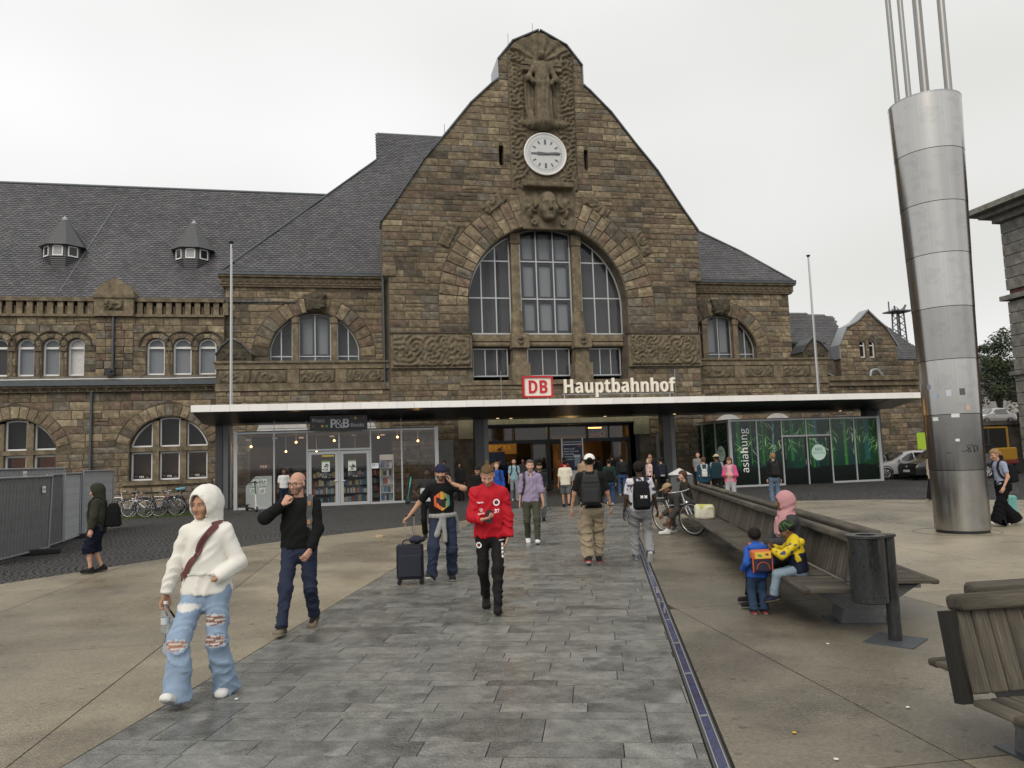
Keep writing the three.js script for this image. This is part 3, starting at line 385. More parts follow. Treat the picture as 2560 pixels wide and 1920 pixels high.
mesh('coping_flank', [bx(CX - 2.32, CX - 2.27, 21.15, 22.3, TZ - 1.6, TZ + 0.1), bx(CX + 2.27, CX + 2.32, 21.15, 22.3, TZ - 1.6, TZ + 0.1)], M.zincLight, hall);
for (const [x, y] of [[8.4, 23.3], [9.75, 24.0], [4.9, 18.1], [12.3, 22.2]]) mesh('lightning_rod', rod([x, y - 0.1, TZ - 0.5], [x, y + 0.75, TZ - 0.5], 0.012), M.zinc, hall);
// corner kneelers
for (const s of [-1, 1]) { const q = s < 0 ? [[CX - 8.36, 10.75], [CX - 7.7, 10.75], [CX - 7.7, 11.3], [CX - 8.36, 11.3]] : [[CX + 7.7, 10.75], [CX + 8.36, 10.75], [CX + 8.36, 11.3], [CX + 7.7, 11.3]]; mesh('kneeler', stoneGeo(q, TZ, 0.14, r, PAL[3]), M.stone, hall); }
// slit backs
mesh('slit_window', [bx(7.6, 7.84, 16.62, 17.68, TZ - 1.1, TZ - 1.0), bx(12.14, 12.36, 16.62, 17.68, TZ - 1.1, TZ - 1.0)], M.dark, hall);
// --- great window ---
const GZ = TZ - 0.8, bigReg = [[CX - 4.14, 8.02], [CX + 4.14, 8.02], ...arcPts(CX, 9.43, 4.14, 0, Math.PI, 40)], cutX = (reg, a, b) => clipPoly(clipPoly(reg, -1, 0, -a), 1, 0, b);
const mullL = [8.12, 8.62], mullR = [11.38, 11.88];
glazing(hall, 'great_window', cutX(bigReg, CX - 4.2, mullL[0]), [6.6, 7.35], [9.9, 11.83], GZ, { back: M.curtain });
glazing(hall, 'great_window', cutX(bigReg, mullL[1], mullR[0]), [9.53, 10.45], [9.87, 11.84], GZ, { back: M.blindGrey, backOff: 0.2, inner: { m: M.darkFrame, gap: 0.12 } });
glazing(hall, 'great_window', cutX(bigReg, mullR[1], CX + 4.2), [12.62, 13.38], [9.94, 11.83], GZ, { back: M.curtain });
for (const [a, b] of [mullL, mullR]) { const m = (a + b) / 2, yT = 9.43 + Math.sqrt(4.16 ** 2 - (m - CX) ** 2) - 0.02; mesh('mullion', uvm(merge([bx(a + 0.03, b - 0.03, 9.2, yT - 0.55, GZ - 0.25, GZ + 0.3), bx(a - 0.02, b + 0.02, yT - 0.55, yT, GZ - 0.25, GZ + 0.36), at(new THREE.CylinderGeometry(0.33, 0.47, 1.25, 4, 1), [m, 8.56, GZ + 0.1], [0, Math.PI / 4, 0])])), M.ashlar, hall);
mesh('pillar', uvm(merge([bx(m - 0.44, m + 0.44, 7.22, 7.92, GZ - 0.2, TZ + 0.1), bx(m - 0.36, m + 0.36, 6.45, 7.22, GZ - 0.2, TZ - 0.12), bx(m - 0.47, m + 0.47, 5.56, 6.45, GZ - 0.2, TZ + 0.06)])), M.ashlar, hall); mesh('pillar_boss', [at(new THREE.SphereGeometry(0.12, 10, 8), [m, 7.7, TZ + 0.12]), at(new THREE.SphereGeometry(0.1, 10, 8), [m, 7.45, TZ + 0.12]), torus(0.16, 0.04, m, 7.58, TZ + 0.11)], M.carved, hall); }
for (const [a, b] of [[CX - 4.0, 7.93], [8.81, 11.19], [12.07, CX + 4.0]]) {
mesh('transom_beam', uvm(merge([bx(a, b, 7.62, 7.96, GZ - 0.2, GZ + 0.35), at(new THREE.CylinderGeometry(0.14, 0.14, b - a, 10), [(a + b) / 2, 7.46, GZ + 0.24], [0, 0, Math.PI / 2])])), M.ashlar, hall);
const x0 = a + 0.06, x1 = b - 0.06; glazing(hall, 'lower_window', [[x0, 5.86], [x1, 5.86], [x1, 7.3], [x0, 7.3]], [lerp(x0, x1, 0.36), lerp(x0, x1, 0.69)], [], GZ, { back: M.curtain, frame: 0.06, bar: 0.045 });
}
mesh('window_sill', uvm(bx(CX - 4.7, CX + 4.7, 5.36, 5.58, TZ - 0.9, TZ + 0.12)), M.ashlar, hall);
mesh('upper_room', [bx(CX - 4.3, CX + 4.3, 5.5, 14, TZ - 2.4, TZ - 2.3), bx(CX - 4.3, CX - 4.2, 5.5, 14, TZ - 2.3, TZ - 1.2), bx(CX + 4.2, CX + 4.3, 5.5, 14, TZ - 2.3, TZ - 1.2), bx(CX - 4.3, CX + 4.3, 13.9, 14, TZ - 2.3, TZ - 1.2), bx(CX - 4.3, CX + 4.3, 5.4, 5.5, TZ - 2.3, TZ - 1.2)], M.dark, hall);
// carved bands beside the lower windows
for (const [x0, x1, sd] of [[1.95, 5.88, 3], [14.04, 18.02, 8]]) { mesh('carved_band', uvm(bx(x0, x1, 6.22, 7.94, TZ - 0.1, TZ + 0.16)), M.ashlar, hall); const o = mesh('scroll_relief', reliefGeo(x1 - x0 - 0.16, 1.58, sd, 0.14), M.carved, hall); o.position.set((x0 + x1) / 2, 7.08, TZ + 0.165); mesh('band_cap', uvm(bx(x0 - 0.05, x1 + 0.05, 7.9, 7.98, TZ - 0.1, TZ + 0.24)), M.carvedDark, hall); }
// carved centre strip of the gable
{ const y0 = 15.35, y1 = 23.95, nx = 70, ny = 170, g = new THREE.PlaneGeometry(3.52, y1 - y0, nx, ny), p = g.attributes.position, rr = rng(5), cs = [];
for (let i = 0; i < 26; i++) { const yy = 15.6 + rr() * 7.6; for (const s of [-1, 1]) cs.push([s * (1.05 + (i % 3) * 0.25), yy, 0.3 + (i % 4) * 0.08, i * 1.7 * s, s]); }
for (let i = 0; i < p.count; i++) { const x = p.getX(i), Y = p.getY(i) + (y0 + y1) / 2; let h = 0.06, v = 0, t = 0; for (const [cx, cy, R, ph, s] of cs) { const d = Math.hypot(x - cx, Y - cy), k = Math.exp(-(d * d) / (R * R)); v += k * Math.cos(d * 24 + s * 2 * Math.atan2(Y - cy, x - cx) + ph); t += k; }
h += 0.11 * sst(v / (t + 0.2), -0.3, 0.35) * sst(Math.abs(x), 0.75, 0.95);
if (Y > 18.9 && Y < 21.9 && Math.abs(x) < 0.98) h = -0.02 + 0.06 * Math.abs(Math.sin(x * 17)) + (Y < 19.5 ? 0.05 * Math.abs(Math.sin(Y * 14)) : 0);
if (Y > 21.7 && Y < 22.0 && Math.abs(x) < 1.15) h = 0.22; if (Y > 18.55 && Y < 19.15 && Math.abs(x) < 1.25) h = Math.max(h, 0.2 * Math.sqrt(Math.max(0, 1 - ((Y - 18.85) / 0.3) ** 2)) * (0.8 + 0.3 * noise3(x * 4, Y * 4, 1)));
if (Y > 22.2) h += 0.06 * Math.cos(Math.atan2(Y - 22.3, x) * 14) * sst(Math.hypot(x, Y - 22.5), 0.3, 0.5);
const edge = Math.min(1.76 - Math.abs(x), Y - y0, hwAt(Y) - 0.06 - Math.abs(x)); h *= sst(edge, 0, 0.1); if (Math.abs(x) > hwAt(Y) - 0.08) p.setX(i, Math.sign(x) * Math.max(0, hwAt(Y) - 0.08)); p.setZ(i, h); }
g.computeVertexNormals(); const o = mesh('gable_relief', uvm(g), M.carved, hall); o.position.set(CX, (y0 + y1) / 2, TZ + 0.02); }
// clock
const clk = grp('clock', hall), cy = 17.25; clk.position.set(CX + 0.02, cy, TZ + 0.16); clk.rotation.z = 0;
mesh('clock_face', at(new THREE.CylinderGeometry(1.06, 1.06, 0.06, 48), [0, 0, 0.05], [Math.PI / 2, 0, 0]), mat(lin(0.52, 0.53, 0.52), 0.4), clk); mesh('rim', torus(1.09, 0.055, 0, 0, 0.06, [0, 0, 0], 10, 56), mat(lin(0.7, 0.69, 0.66), 0.35), clk);
const hm = mat(lin(0.11, 0.115, 0.115), 0.5), bar = (r0, r1, w, a) => at(new THREE.BoxGeometry(w, r1 - r0, 0.012), [Math.sin(a) * (r0 + r1) / 2, Math.cos(a) * (r0 + r1) / 2, 0.088], [0, 0, -a]);
mesh('hour_marks', Array.from({ length: 12 }, (_, i) => bar(i % 3 ? 0.58 : 0.5, 0.76, i % 3 ? 0.075 : 0.11, i * Math.PI / 6)), hm, clk); mesh('minute_marks', Array.from({ length: 60 }, (_, i) => bar(0.83, 0.88, 0.018, i * Math.PI / 30)), hm, clk);
const hand = (a, l, w, tail, zz) => at(extr([[-w / 2, -tail], [w / 2, -tail], [w * 0.9, l * 0.72], [0, l], [-w * 0.9, l * 0.72]], 0.015), [0, 0, zz], [0, 0, -a]);
mesh('hour_hand', hand(-89 * DEG, 0.55, 0.1, 0.24, 0.1), hm, clk); mesh('minute_hand', hand(86 * DEG, 0.84, 0.07, 0.24, 0.118), hm, clk);
// doorway: stone tiles round it
const tm = [0, 1, 2].map((i) => mat(lin(0.30 + i * 0.025, 0.285 + i * 0.02, 0.175 + i * 0.015), 0.6, { map: rep(T.grain, 1) })), rt = rng(8);
const tile = (x0, x1, y0, y1) => mesh('lintel_tile', bx(x0 + 0.004, x1 - 0.004, y0 + 0.004, y1 - 0.004, TZ - 0.05, TZ + 0.075 + rt() * 0.004), tm[Math.floor(rt() * 3)], hall);
for (let i = 0; i < 24; i++) tile(6.35 + i * 0.325, 6.35 + (i + 1) * 0.325, 3.4, 3.9); for (const [a, b] of [[5.12, 5.72], [5.72, 6.33], [14.16, 14.56], [14.56, 14.97]]) for (const [c, d] of [[2.74, 3.2], [3.2, 3.55], [3.55, 3.9]]) tile(a, b, c, d);
mesh('door_reveal', uvm(merge([bx(6.1, 6.3, 0, 3.4, TZ - 1.3, TZ + 0.04), bx(14.2, 14.4, 0, 3.4, TZ - 1.3, TZ + 0.04), bx(6.1, 14.4, 3.34, 3.4, TZ - 1.3, TZ + 0.05)])), M.darkFrame, hall);
for (const [a, b] of [[4.05, 4.85], [15.3, 15.85]]) mesh('panel_board', bx(a, b, 0.1, 2.72, TZ, TZ + 0.09), mat(lin(0.24, 0.25, 0.245), 0.6, { map: rep(T.grain, 1) }), hall);
// entrance doors
const DZ = TZ - 0.75, dw = grp('entrance_doors', hall), df = M.darkFrame, xsD = [6.3, 7.9, 9.1, 9.85, 10.9, 12.3, 13.3, 14.2];
mesh('door_frame', [bx(6.3, 14.2, 2.46, 2.62, DZ - 0.1, DZ + 0.1), bx(6.3, 14.2, 3.24, 3.34, DZ - 0.08, DZ + 0.08), ...[6.34, 9.82, 14.16].map((x) => bx(x - 0.06, x + 0.06, 0, 3.3, DZ - 0.09, DZ + 0.09)), ...[8.05, 11.9, 13.05].map((x) => bx(x - 0.035, x + 0.035, 2.6, 3.26, DZ - 0.05, DZ + 0.05)), ...[8.95, 13.2].map((x) => bx(x - 0.05, x + 0.05, 0, 2.48, DZ - 0.05, DZ + 0.05))], df, dw);
for (let i = 0; i < 4; i++) { const e = [6.4, 8.0, 9.78, 11.85, 14.1]; mesh('transom_pane', bx(e[i] + 0.04, e[i + 1] - 0.04, 2.63, 3.23, DZ - 0.004, DZ + 0.004), M.glass, dw); }
for (const [a, b] of [[9.0, 9.76], [9.88, 10.5], [13.25, 14.1], [6.4, 6.62]]) { mesh('sliding_leaf', [bx(a, b, 0.02, 0.12, DZ - 0.2, DZ - 0.16), bx(a, b, 1.05, 1.12, DZ - 0.2, DZ - 0.16), bx(a, b, 2.38, 2.45, DZ - 0.2, DZ - 0.16), bx(a, a + 0.05, 0.02, 2.45, DZ - 0.2, DZ - 0.16), bx(b - 0.05, b, 0.02, 2.45, DZ - 0.2, DZ - 0.16)], M.columnLight, dw); mesh('leaf_pane', bx(a + 0.05, b - 0.05, 0.12, 2.38, DZ - 0.183, DZ - 0.177), M.glass, dw); }
}
{ // keystone head over the great window, figure in the gable
const hall = scene.getObjectByName('station_hall'), hf = headField({ jaw: 1.15 }), S = 6.9;
const slabF = (x, y, z) => Math.max(Math.abs(x) - (0.19 + (y + 0.16) * 0.12), Math.abs(y + 0.01) - 0.165, Math.abs(z + 0.06) - 0.06), wing = (x, y, z) => { const X = Math.abs(x) - 0.13; return Math.hypot(X * 1.5, y + 0.0 + Math.sin(X * 30) * 0.02, (z + 0.0) * 2.4) - 0.08 + 0.016 * Math.cos(Math.atan2(y + 0.02, X) * 5 + Math.hypot(X, y) * 60); }, scroll = (x, y, z) => { const X = Math.abs(x) - 0.10; return Math.hypot(Math.hypot(X - 0.01, y + 0.125) - 0.016, z - 0.02) - 0.011; };
const f = (x, y, z) => { let d = smin(hf(x, y, z), slabF(x, y, z), 0.02); d = smin(d, wing(x, y, z), 0.02); d = smin(d, scroll(x, y, z), 0.01); const hb = Math.max(Math.abs(x) - 0.19, Math.abs(y - 0.15) - 0.02, Math.abs(z + 0.03) - 0.1); d = smin(d, hb, 0.02); return Math.max(d, -z - 0.05); };
const g = surfNet(f, V3(-0.27, -0.2, -0.07), V3(0.27, 0.21, 0.14), 0.0075); g.scale(S, S, S); const o = mesh('keystone_face', uvm(g), M.carved, hall); o.position.set(CX + 0.06, 14.5, TZ + 0.1);
const A = (x, y, z) => V3(x, y, z), parts = [Cap(A(0, 22.55, 0.25), A(0, 22.6, 0.25), 0.2, 0.22), Cap(A(0, 21.9, 0.2), A(0, 20.9, 0.2), 0.36, 0.4), Cap(A(0, 20.9, 0.18), A(0, 19.0, 0.16), 0.42, 0.52), Cap(A(-0.4, 22.0, 0.2), A(-0.75, 21.3, 0.2), 0.16, 0.13), Cap(A(0.4, 22.0, 0.2), A(0.75, 21.3, 0.2), 0.16, 0.13), Cap(A(-0.75, 21.3, 0.2), A(-0.3, 20.9, 0.5), 0.13, 0.1), Cap(A(0.75, 21.3, 0.2), A(0.3, 20.9, 0.5), 0.13, 0.1), Cap(A(-0.85, 19.7, 0.18), A(-0.55, 18.8, 0.3), 0.12, 0.2), Cap(A(0.35, 18.85, 0.15), A(1.05, 18.85, 0.15), 0.24, 0.2), Cap(A(-1.15, 18.9, 0.1), A(-0.6, 18.75, 0.15), 0.2)];
const sf = (x, y, z) => { let d = 1; for (const p of parts) d = smin(d, p(x, y, z), 0.16); const fold = y < 21.2 && y > 18.6 ? 0.05 * Math.sin(x * 24 + Math.sin(y * 2) * 1.2) : 0; d += fold * 0.8 + 0.03 * (noise3(x * 6, y * 6, z * 6) - 0.5); const fl = y > 21.95 && y < 22.25 ? Math.max(Math.abs(x) - 1.1, Math.abs(y - 22.1) - 0.13, Math.abs(z - 0.1) - 0.16) : 1; return smin(d, fl, 0.08); };
const sg = surfNet(sf, V3(-1.5, 18.2, -0.15), V3(1.5, 23.1, 0.85), 0.05); const so = mesh('gable_figure', uvm(sg), M.carved, hall); so.position.set(CX, 0, TZ + 0.03);
// carved leaf sprays at the arch shoulders
for (const [x, y, a, s] of [[7.25, 14.6, 0.7, 3], [12.75, 14.6, -0.7, 4], [4.9, 12.9, 1.1, 5], [15.1, 12.7, -1.1, 6]]) { const m = mesh('arch_leaf_relief', reliefGeo(1.35, 0.62, s + 20, 0.13), M.carved, hall); m.position.set(x, y, TZ + 0.06); m.rotation.z = a; }
}
// ---------- wings beside the hall ----------
function wingBlock({ name, label, xo, xi, side, seed, lun, cutX, low }) {
// xo: outer end of the upper wall, xi: end at the tower; lower storey from low[0] to low[1]
const r = rng(seed), w = thing(name, label, 'building'), wall = grp('wall', w), UZ = -39, LZ = -37.4, x0 = Math.min(xo, xi), x1 = Math.max(xo, xi), l0 = low[0], l1 = low[1];
const hole = archRegion(lun, 7.0, 2.2, 7.22, 2.24, 24), vis = hole.map(([x, y]) => [clamp(x, x0 + 0.1, x1 - 0.05), y]);
const holeR = lun - 2.3 < x0 ? clipPoly(hole, -1, 0, -(x0 + 0.15)) : hole;
mesh('upper_core', uvm(extr([[x0, 6.7], [x1, 6.7], [x1, 10.85], [x0, 10.85]], 0.8, UZ - 0.8, [holeR])), M.mortar, wall);
const ring = (y) => { const d = 3.05 ** 2 - (y - 7.22) ** 2; return d > 0 ? Math.sqrt(d) : 0; };
const st = masonry({ y0: 6.7, y1: 10.75, L: () => x0, R: () => x1, z: UZ, r, holes: lun - 3.05 < x0 ? [] : [{ cx: lun, hw: ring }], rows: [0.24, 0.4], ...(lun - 3.05 < x0 ? { L: (y) => Math.max(x0, lun + ring(y)) } : {}) });
if (lun - 3.05 < x0) st.push(...masonry({ y0: 10.27, y1: 10.75, L: () => x0, R: () => lun, z: UZ, r }));
st.push(...voussoirs(lun, 7.22, 2.28, 3.03, 0, Math.PI, 17, UZ, r, { split: false, depth: 0.07, k: 0.9 }).filter((s) => Math.min(...s.q.map((p) => p[0])) > x0 + 0.02));
mesh('lower_core', uvm(bx(l0, l1, 0, 6.7, LZ - 1.5, LZ)), M.mortar, wall);
const s2 = masonry({ y0: 0, y1: 5.32, L: () => l0, R: () => l1, z: LZ, r, rows: [0.22, 0.38] }); for (const s of s2) if (s.q[0][1] < 3.2) s.bias = 0.2; st.push(...s2);
layStones(wall, st, r, 298);
// ledge, frieze and corner block
mesh('ledge', uvm(merge([bx(l0 - 0.1, l1 + 0.02, 6.66, 6.76, UZ, LZ + 0.16), bx(l0 - 0.02, l1, 6.38, 6.66, LZ, LZ + 0.08), bx(l0 - 0.03, l1, 5.34, 5.68, LZ, LZ + 0.1)])), M.ashlar, w);
const fx = low[2]; fx.forEach(([a, b], i) => { const o = mesh('frieze_relief', reliefGeo(b - a - 0.02, 0.62, seed + i * 3, 0.08, 0.04), M.carved, w); o.position.set((a + b) / 2, 6.03, LZ + 0.012); });
const gaps = low[3]; gaps.forEach(([a, b]) => mesh('frieze_block', uvm(bx(a + 0.01, b - 0.01, 5.7, 6.36, LZ, LZ + 0.06)), M.ashlar, w));
const bp = low[4], cb = grp('corner_block', w); mesh('block', uvm(extr([[bp, 6.77], [bp + 1.6, 6.77], [bp + 1.6, 7.1], [bp + 1.15, 7.6], [bp + 0.65, 7.82], [bp + 0.25, 7.45], [bp, 7.1]], 1.15, LZ - 1.05)), M.carvedDark, cb); mesh('block_relief', at(reliefGeo(1.1, 0.5, seed + 40, 0.07), [bp + 0.8, 7.08, LZ + 0.1]), M.carvedDark, cb);
mesh('block_roof', [[bp + 1.62, 7.1, bp + 1.15, 7.63], [bp + 1.15, 7.63, bp + 0.65, 7.86], [bp + 0.65, 7.86, bp + 0.23, 7.48], [bp + 0.23, 7.48, bp - 0.03, 7.08]].map(([a, b, c, d]) => at(new THREE.BoxGeometry(Math.hypot(c - a, d - b) + 0.02, 0.05, 1.25), [(a + c) / 2, (b + d) / 2, LZ - 0.45], [0, 0, Math.atan2(d - b, c - a)])), M.zinc, cb);
// cornice
const c0 = side < 0 ? x0 - 0.32 : x0, c1 = side < 0 ? x1 : x1 + 0.32; mesh('cornice', uvm(merge([bx(c0 + (side < 0 ? 0.16 : 0), c1 - (side > 0 ? 0.16 : 0), 10.74, 10.84, UZ - 0.4, UZ + 0.16), bx(c0 + (side < 0 ? 0.1 : 0), c1 - (side > 0 ? 0.1 : 0), 10.84, 11.2, UZ - 0.4, UZ + 0.22), bx(c0, c1, 11.2, 11.3, UZ - 0.4, UZ + 0.36)])), M.ashlar, w);
eggBand(w, c0 + 0.1, c1 - 0.1, 10.95, UZ + 0.24, M.carved); mesh('gutter', bx(c0, c1, 11.3, 11.5, UZ - 0.4, UZ + 0.42), M.zinc, w);
// lunette
const Z = UZ - 0.4, reg = archRegion(lun, 7.0, 2.2, 7.22, 2.24, 30), cx = (a, b) => clipPoly(clipPoly(reg, -1, 0, -Math.max(a, x0 + 0.1)), 1, 0, b), ml = [lun - 1.1, lun - 0.8], mr = [lun + 0.8, lun + 1.1];
if (lun - 2.3 > x0) glazing(w, 'lunette_window', cx(lun - 3, ml[0]), [lun - 1.66], [7.26], Z, { frame: 0.05, bar: 0.05, back: M.curtain });
glazing(w, 'lunette_window', cx(ml[1], mr[0]), [lun], [7.26], Z, { frame: 0.05, bar: 0.05, back: M.blindGrey, backOff: 0.2, inner: { m: M.darkFrame, gap: 0.1 } }); glazing(w, 'lunette_window', cx(mr[1], lun + 3), [lun + 1.66], [7.26], Z, { frame: 0.05, bar: 0.05, back: M.curtain });
for (const [a, b] of [ml, mr]) { const yt = 7.22 + Math.sqrt(2.26 ** 2 - ((a + b) / 2 - lun) ** 2) - 0.03; mesh('mullion', uvm(merge([bx(a, b, 6.98, yt - 0.3, Z - 0.2, UZ - 0.05), bx(a - 0.03, b + 0.03, yt - 0.3, yt, Z - 0.2, UZ)])), M.ashlar, w); }
{ const rr = rng(seed + 7), cs = []; for (let i = 0; i < 16; i++) cs.push(Cap(V3((rr() - 0.5) * 1.1, (rr() - 0.5) * 0.8, 0.1), V3((rr() - 0.5) * 1.1, (rr() - 0.5) * 0.8, 0.12 + rr() * 0.15), 0.07 + rr() * 0.06, 0.05)); const f = (x, y, z) => { let d = Math.max(Math.abs(x) - 0.5 - y * 0.18, Math.abs(y) - 0.45, Math.abs(z) - 0.12); for (const c of cs) d = smin(d, c(x, y, z), 0.05); return d; }; const g = surfNet(f, V3(-0.75, -0.6, -0.15), V3(0.75, 0.6, 0.42), 0.045); const o = mesh('keystone_carving', uvm(g), M.carvedDark, w); o.position.set(lun + 0.02, 9.92, UZ + 0.08); }
mesh('back_room', [bx(x0 + 0.1, x1 - 0.1, 6.8, 10, UZ - 2, UZ - 1.9)], M.dark, w);
return w;
}
{
const a = wingBlock({ name: 'shop_wing', label: 'brown stone wing with half-round window above the book shop', xo: -6.0, xi: 1.8, side: -1, seed: 11, lun: -1.71, low: [-6.17, 1.93, [[-6.05, -4.62], [-4.58, -2.94], [-2.37, -0.69], [-0.14, 1.7]], [[-2.94, -2.37], [-0.69, -0.14]], -6.16] });
slateRoof(a, [[-6.1, 11.45, -38.62], [1.75, 11.45, -38.62], [6.2, 22.3, -46.05], [1.8, 22.3, -46.05], [1.73, 19.8, -44.34]], 3);
mesh('hip_flashing', rod([-6.1, 11.5, -38.6], [1.73, 19.85, -44.3], 0.06), M.zinc, a);
downpipe(a, 1.7, 5.4, 13.2, TZ - 1.05); for (const [x, h] of [[-2.9, 0], [0.3, 0]]) { const p = arcPts(x - 0.25, 3.05, 1.25, 0, Math.PI, 16); mesh('arched_panel', extr(p, 0.03, -37.36), M.white, a); }
const b = wingBlock({ name: 'food_wing', label: 'brown stone wing with half-round window above the green shop', xo: 25.2, xi: 18.15, side: 1, seed: 23, lun: 20.75, low: [18.0, 26.3, [[18.7, 20.55], [21.2, 22.9], [23.5, 25.2]], [[20.55, 21.2], [22.9, 23.5], [25.2, 26.2]], 24.75] });
slateRoof(b, [[18.2, 11.45, -38.62], [25.3, 11.45, -38.62], [22.9, 13.5, -40.02], [20.7, 15.0, -41.05], [19.5, 16.4, -42.0], [18.2, 16.4, -42.0]], 4);
mesh('hip_flashing', [rod([25.3, 11.5, -38.6], [22.9, 13.55, -40], 0.06), rod([22.9, 13.55, -40], [20.7, 15.05, -41], 0.06), rod([20.7, 15.05, -41], [19.5, 16.45, -42], 0.06)], M.zinc, b);
for (const x of [20.0, 22.95]) mesh('arched_panel', extr(arcPts(x, 2.75, 0.95, 0, Math.PI, 16), 0.06, -37.36), M.white, b);
}
// ---------- the long office wing on the left ----------
{
const r = rng(61), w = thing('office_wing', 'long two storey stone wing with turret dormers and slate roof', 'building'), wall = grp('wall', w), Z = -38.5, xl = -19, xr = -5.97;
const wins = [[-15.8, 0.37], [-14.69, 0.37], [-13.61, 0.37], [-12.56, 0.36], [-9.08, 0.41], [-7.89, 0.42], [-6.75, 0.42]], arches = [-8.45, -15.05];
const hw = wins.map(([c, h]) => archRegion(c, 6.28, h, 8.06 - h, h, 14)), ha = arches.map((c) => archRegion(c, 1.26, 1.73, 2.49, 1.8, 24));
mesh('wall_core', uvm(extr([[xl, 0], [xr, 0], [xr, 9.1], [xl, 9.1]], 0.7, Z - 0.7, [...hw, ...ha])), M.mortar, wall);
const ringW = (h) => (y) => (y < 8.06 - h ? h + 0.02 : Math.sqrt(Math.max(0, (h + 0.26) ** 2 - (y - 8.06 + h) ** 2)));
const ringA = (y) => { if (y < 1.2) return 0; if (y < 2.8) return 1.76; const d = 2.42 ** 2 - (y - 2.49) ** 2; return d > 0 ? Math.sqrt(d) : 0; };
const st = [...masonry({ y0: 0.0, y1: 5.5, L: () => xl, R: () => xr, z: Z, r, holes: [{ cx: -15.05, hw: ringA }, { cx: -8.45, hw: ringA }], rows: [0.26, 0.44], k: 0.92 }), ...masonry({ y0: 6.15, y1: 9.08, L: () => xl, R: () => xr, z: Z, r, holes: wins.map(([c, h]) => ({ cx: c, hw: ringW(h) })), rows: [0.24, 0.4], k: 0.95 })];
for (const c of arches) st.push(...voussoirs(c, 2.49, 1.84, 2.4, 0.26, Math.PI - 0.26, 15, Z, r, { split: false, depth: 0.06, k: 0.95 }));
for (const [c, h] of wins) st.push(...voussoirs(c, 8.06 - h, h + 0.02, h + 0.25, 0, Math.PI, 5, Z, r, { split: false, depth: 0.05, k: 0.9 }).map((s) => ({ ...s, bias: 0.3 })));
for (const s of st) { const c = s.q[0]; if (c[0] < -16.6 || (c[1] < 2 && c[0] < -9.8)) s.bias = 0.05; } layStones(wall, st, r, 298);
// label moulds
mesh('label_mould', wins.map(([c, h]) => torus(h + 0.33, 0.045, c, 8.06 - h, Z + 0.05, [0, 0, 0], 5, 16, Math.PI)), M.carvedDark, w);
wins.forEach(([c, h], i) => { const reg = archRegion(c, 6.3, h, 8.05 - h, h, 14); glazing(w, 'arched_window', reg, [], [7.62], Z - 0.22, { fm: M.pvc, frame: 0.075, bar: 0.1, back: i === 3 ? M.white : i === 0 ? M.dark : M.blindGrey, backOff: 0.12 }); });
for (const c of [-15.25, -14.15, -13.1, -8.48, -7.32]) mesh('colonnette', uvm(merge([rod([c, 6.25, Z - 0.02], [c, 7.45, Z - 0.02], 0.09, 0.085, 12), box(0.3, 0.16, 0.3, c, 7.53, Z - 0.04), box(0.26, 0.1, 0.28, c, 6.24, Z - 0.04)])), M.carved, w);
arches.forEach((c) => { const full = archRegion(c, 1.28, 1.71, 2.49, 1.77, 28), cut = (a, b, y0, y1) => clipPoly(clipPoly(clipPoly(clipPoly(full, -1, 0, -a), 1, 0, b), 0, -1, -y0), 0, 1, y1), xs = [[c - 1.72, c - 0.76], [c - 0.46, c + 0.46], [c + 0.76, c + 1.72]];
xs.forEach(([a, b]) => { glazing(w, 'shop_window', cut(a, b, 1.28, 2.62), [], [], Z - 0.35, { fm: M.pvc, frame: 0.08, pm: M.glass, back: c > -10 ? mat(lin(0.06, 0.035, 0.02), 0.8) : mat(lin(0.20, 0.06, 0.02), 0.8), backOff: 0.6 }); glazing(w, 'shop_window', cut(a, b, 2.86, 5), [], [], Z - 0.35, { fm: M.pvc, frame: 0.07, pm: M.glass, back: M.dark, backOff: 0.6 }); });
mesh('window_mullions', uvm(merge([...[-0.61, 0.61].map((o) => bx(c + o - 0.14, c + o + 0.14, 1.26, 4.1, Z - 0.5, Z - 0.12)), bx(c - 1.73, c + 1.73, 2.64, 2.84, Z - 0.5, Z - 0.1)])), M.ashlar, w); mesh('window_sill', uvm(bx(c - 2.0, c + 1.95, 1.08, 1.26, Z - 0.4, Z + 0.14)), M.ashlar, w); });
{ const pb = canvasTex(256, 40, (g) => { g.fillStyle = '#141414'; g.fillRect(0, 0, 256, 40); g.fillStyle = '#ddd'; g.font = '15px sans-serif'; g.fillText('Press', 22, 17); g.fillText('Books', 186, 33); g.font = 'bold 36px sans-serif'; g.fillText('P&B', 84, 33); }); for (const o of [-1.24, 0, 1.24]) card('window_lettering', w, 0.76, 0.13, pb, [-8.45 + o, 1.46, Z - 0.325]); }
mesh('interior', [bx(xl, xr, 0, 9, Z - 1.6, Z - 1.5), bx(xl, xr, 5.4, 5.6, Z - 1.5, Z - 0.7)], M.dark, w);
// cornice between the storeys
mesh('cornice', uvm(merge([bx(xl, xr, 5.5, 5.68, Z, Z + 0.2), bx(xl, xr, 5.68, 5.78, Z, Z + 0.3)])), M.ashlar, w); for (let x = -17, i = 0; x < xr; x += 0.4, i++) { const o = mesh('egg_ornament', eggDart, M.carvedDark, w); o.position.set(x, 5.54, Z + 0.2); o.scale.set(1, 0.7, 1); }
mesh('gutter', bx(xl, xr, 5.78, 6.0, Z, Z + 0.42), M.zinc, w); mesh('sill_course', uvm(bx(xl, xr, 6.0, 6.22, Z - 0.1, Z + 0.2)), mat(lin(0.2, 0.19, 0.17), 0.85, { map: rep(T.stone, 0.7) }), w);
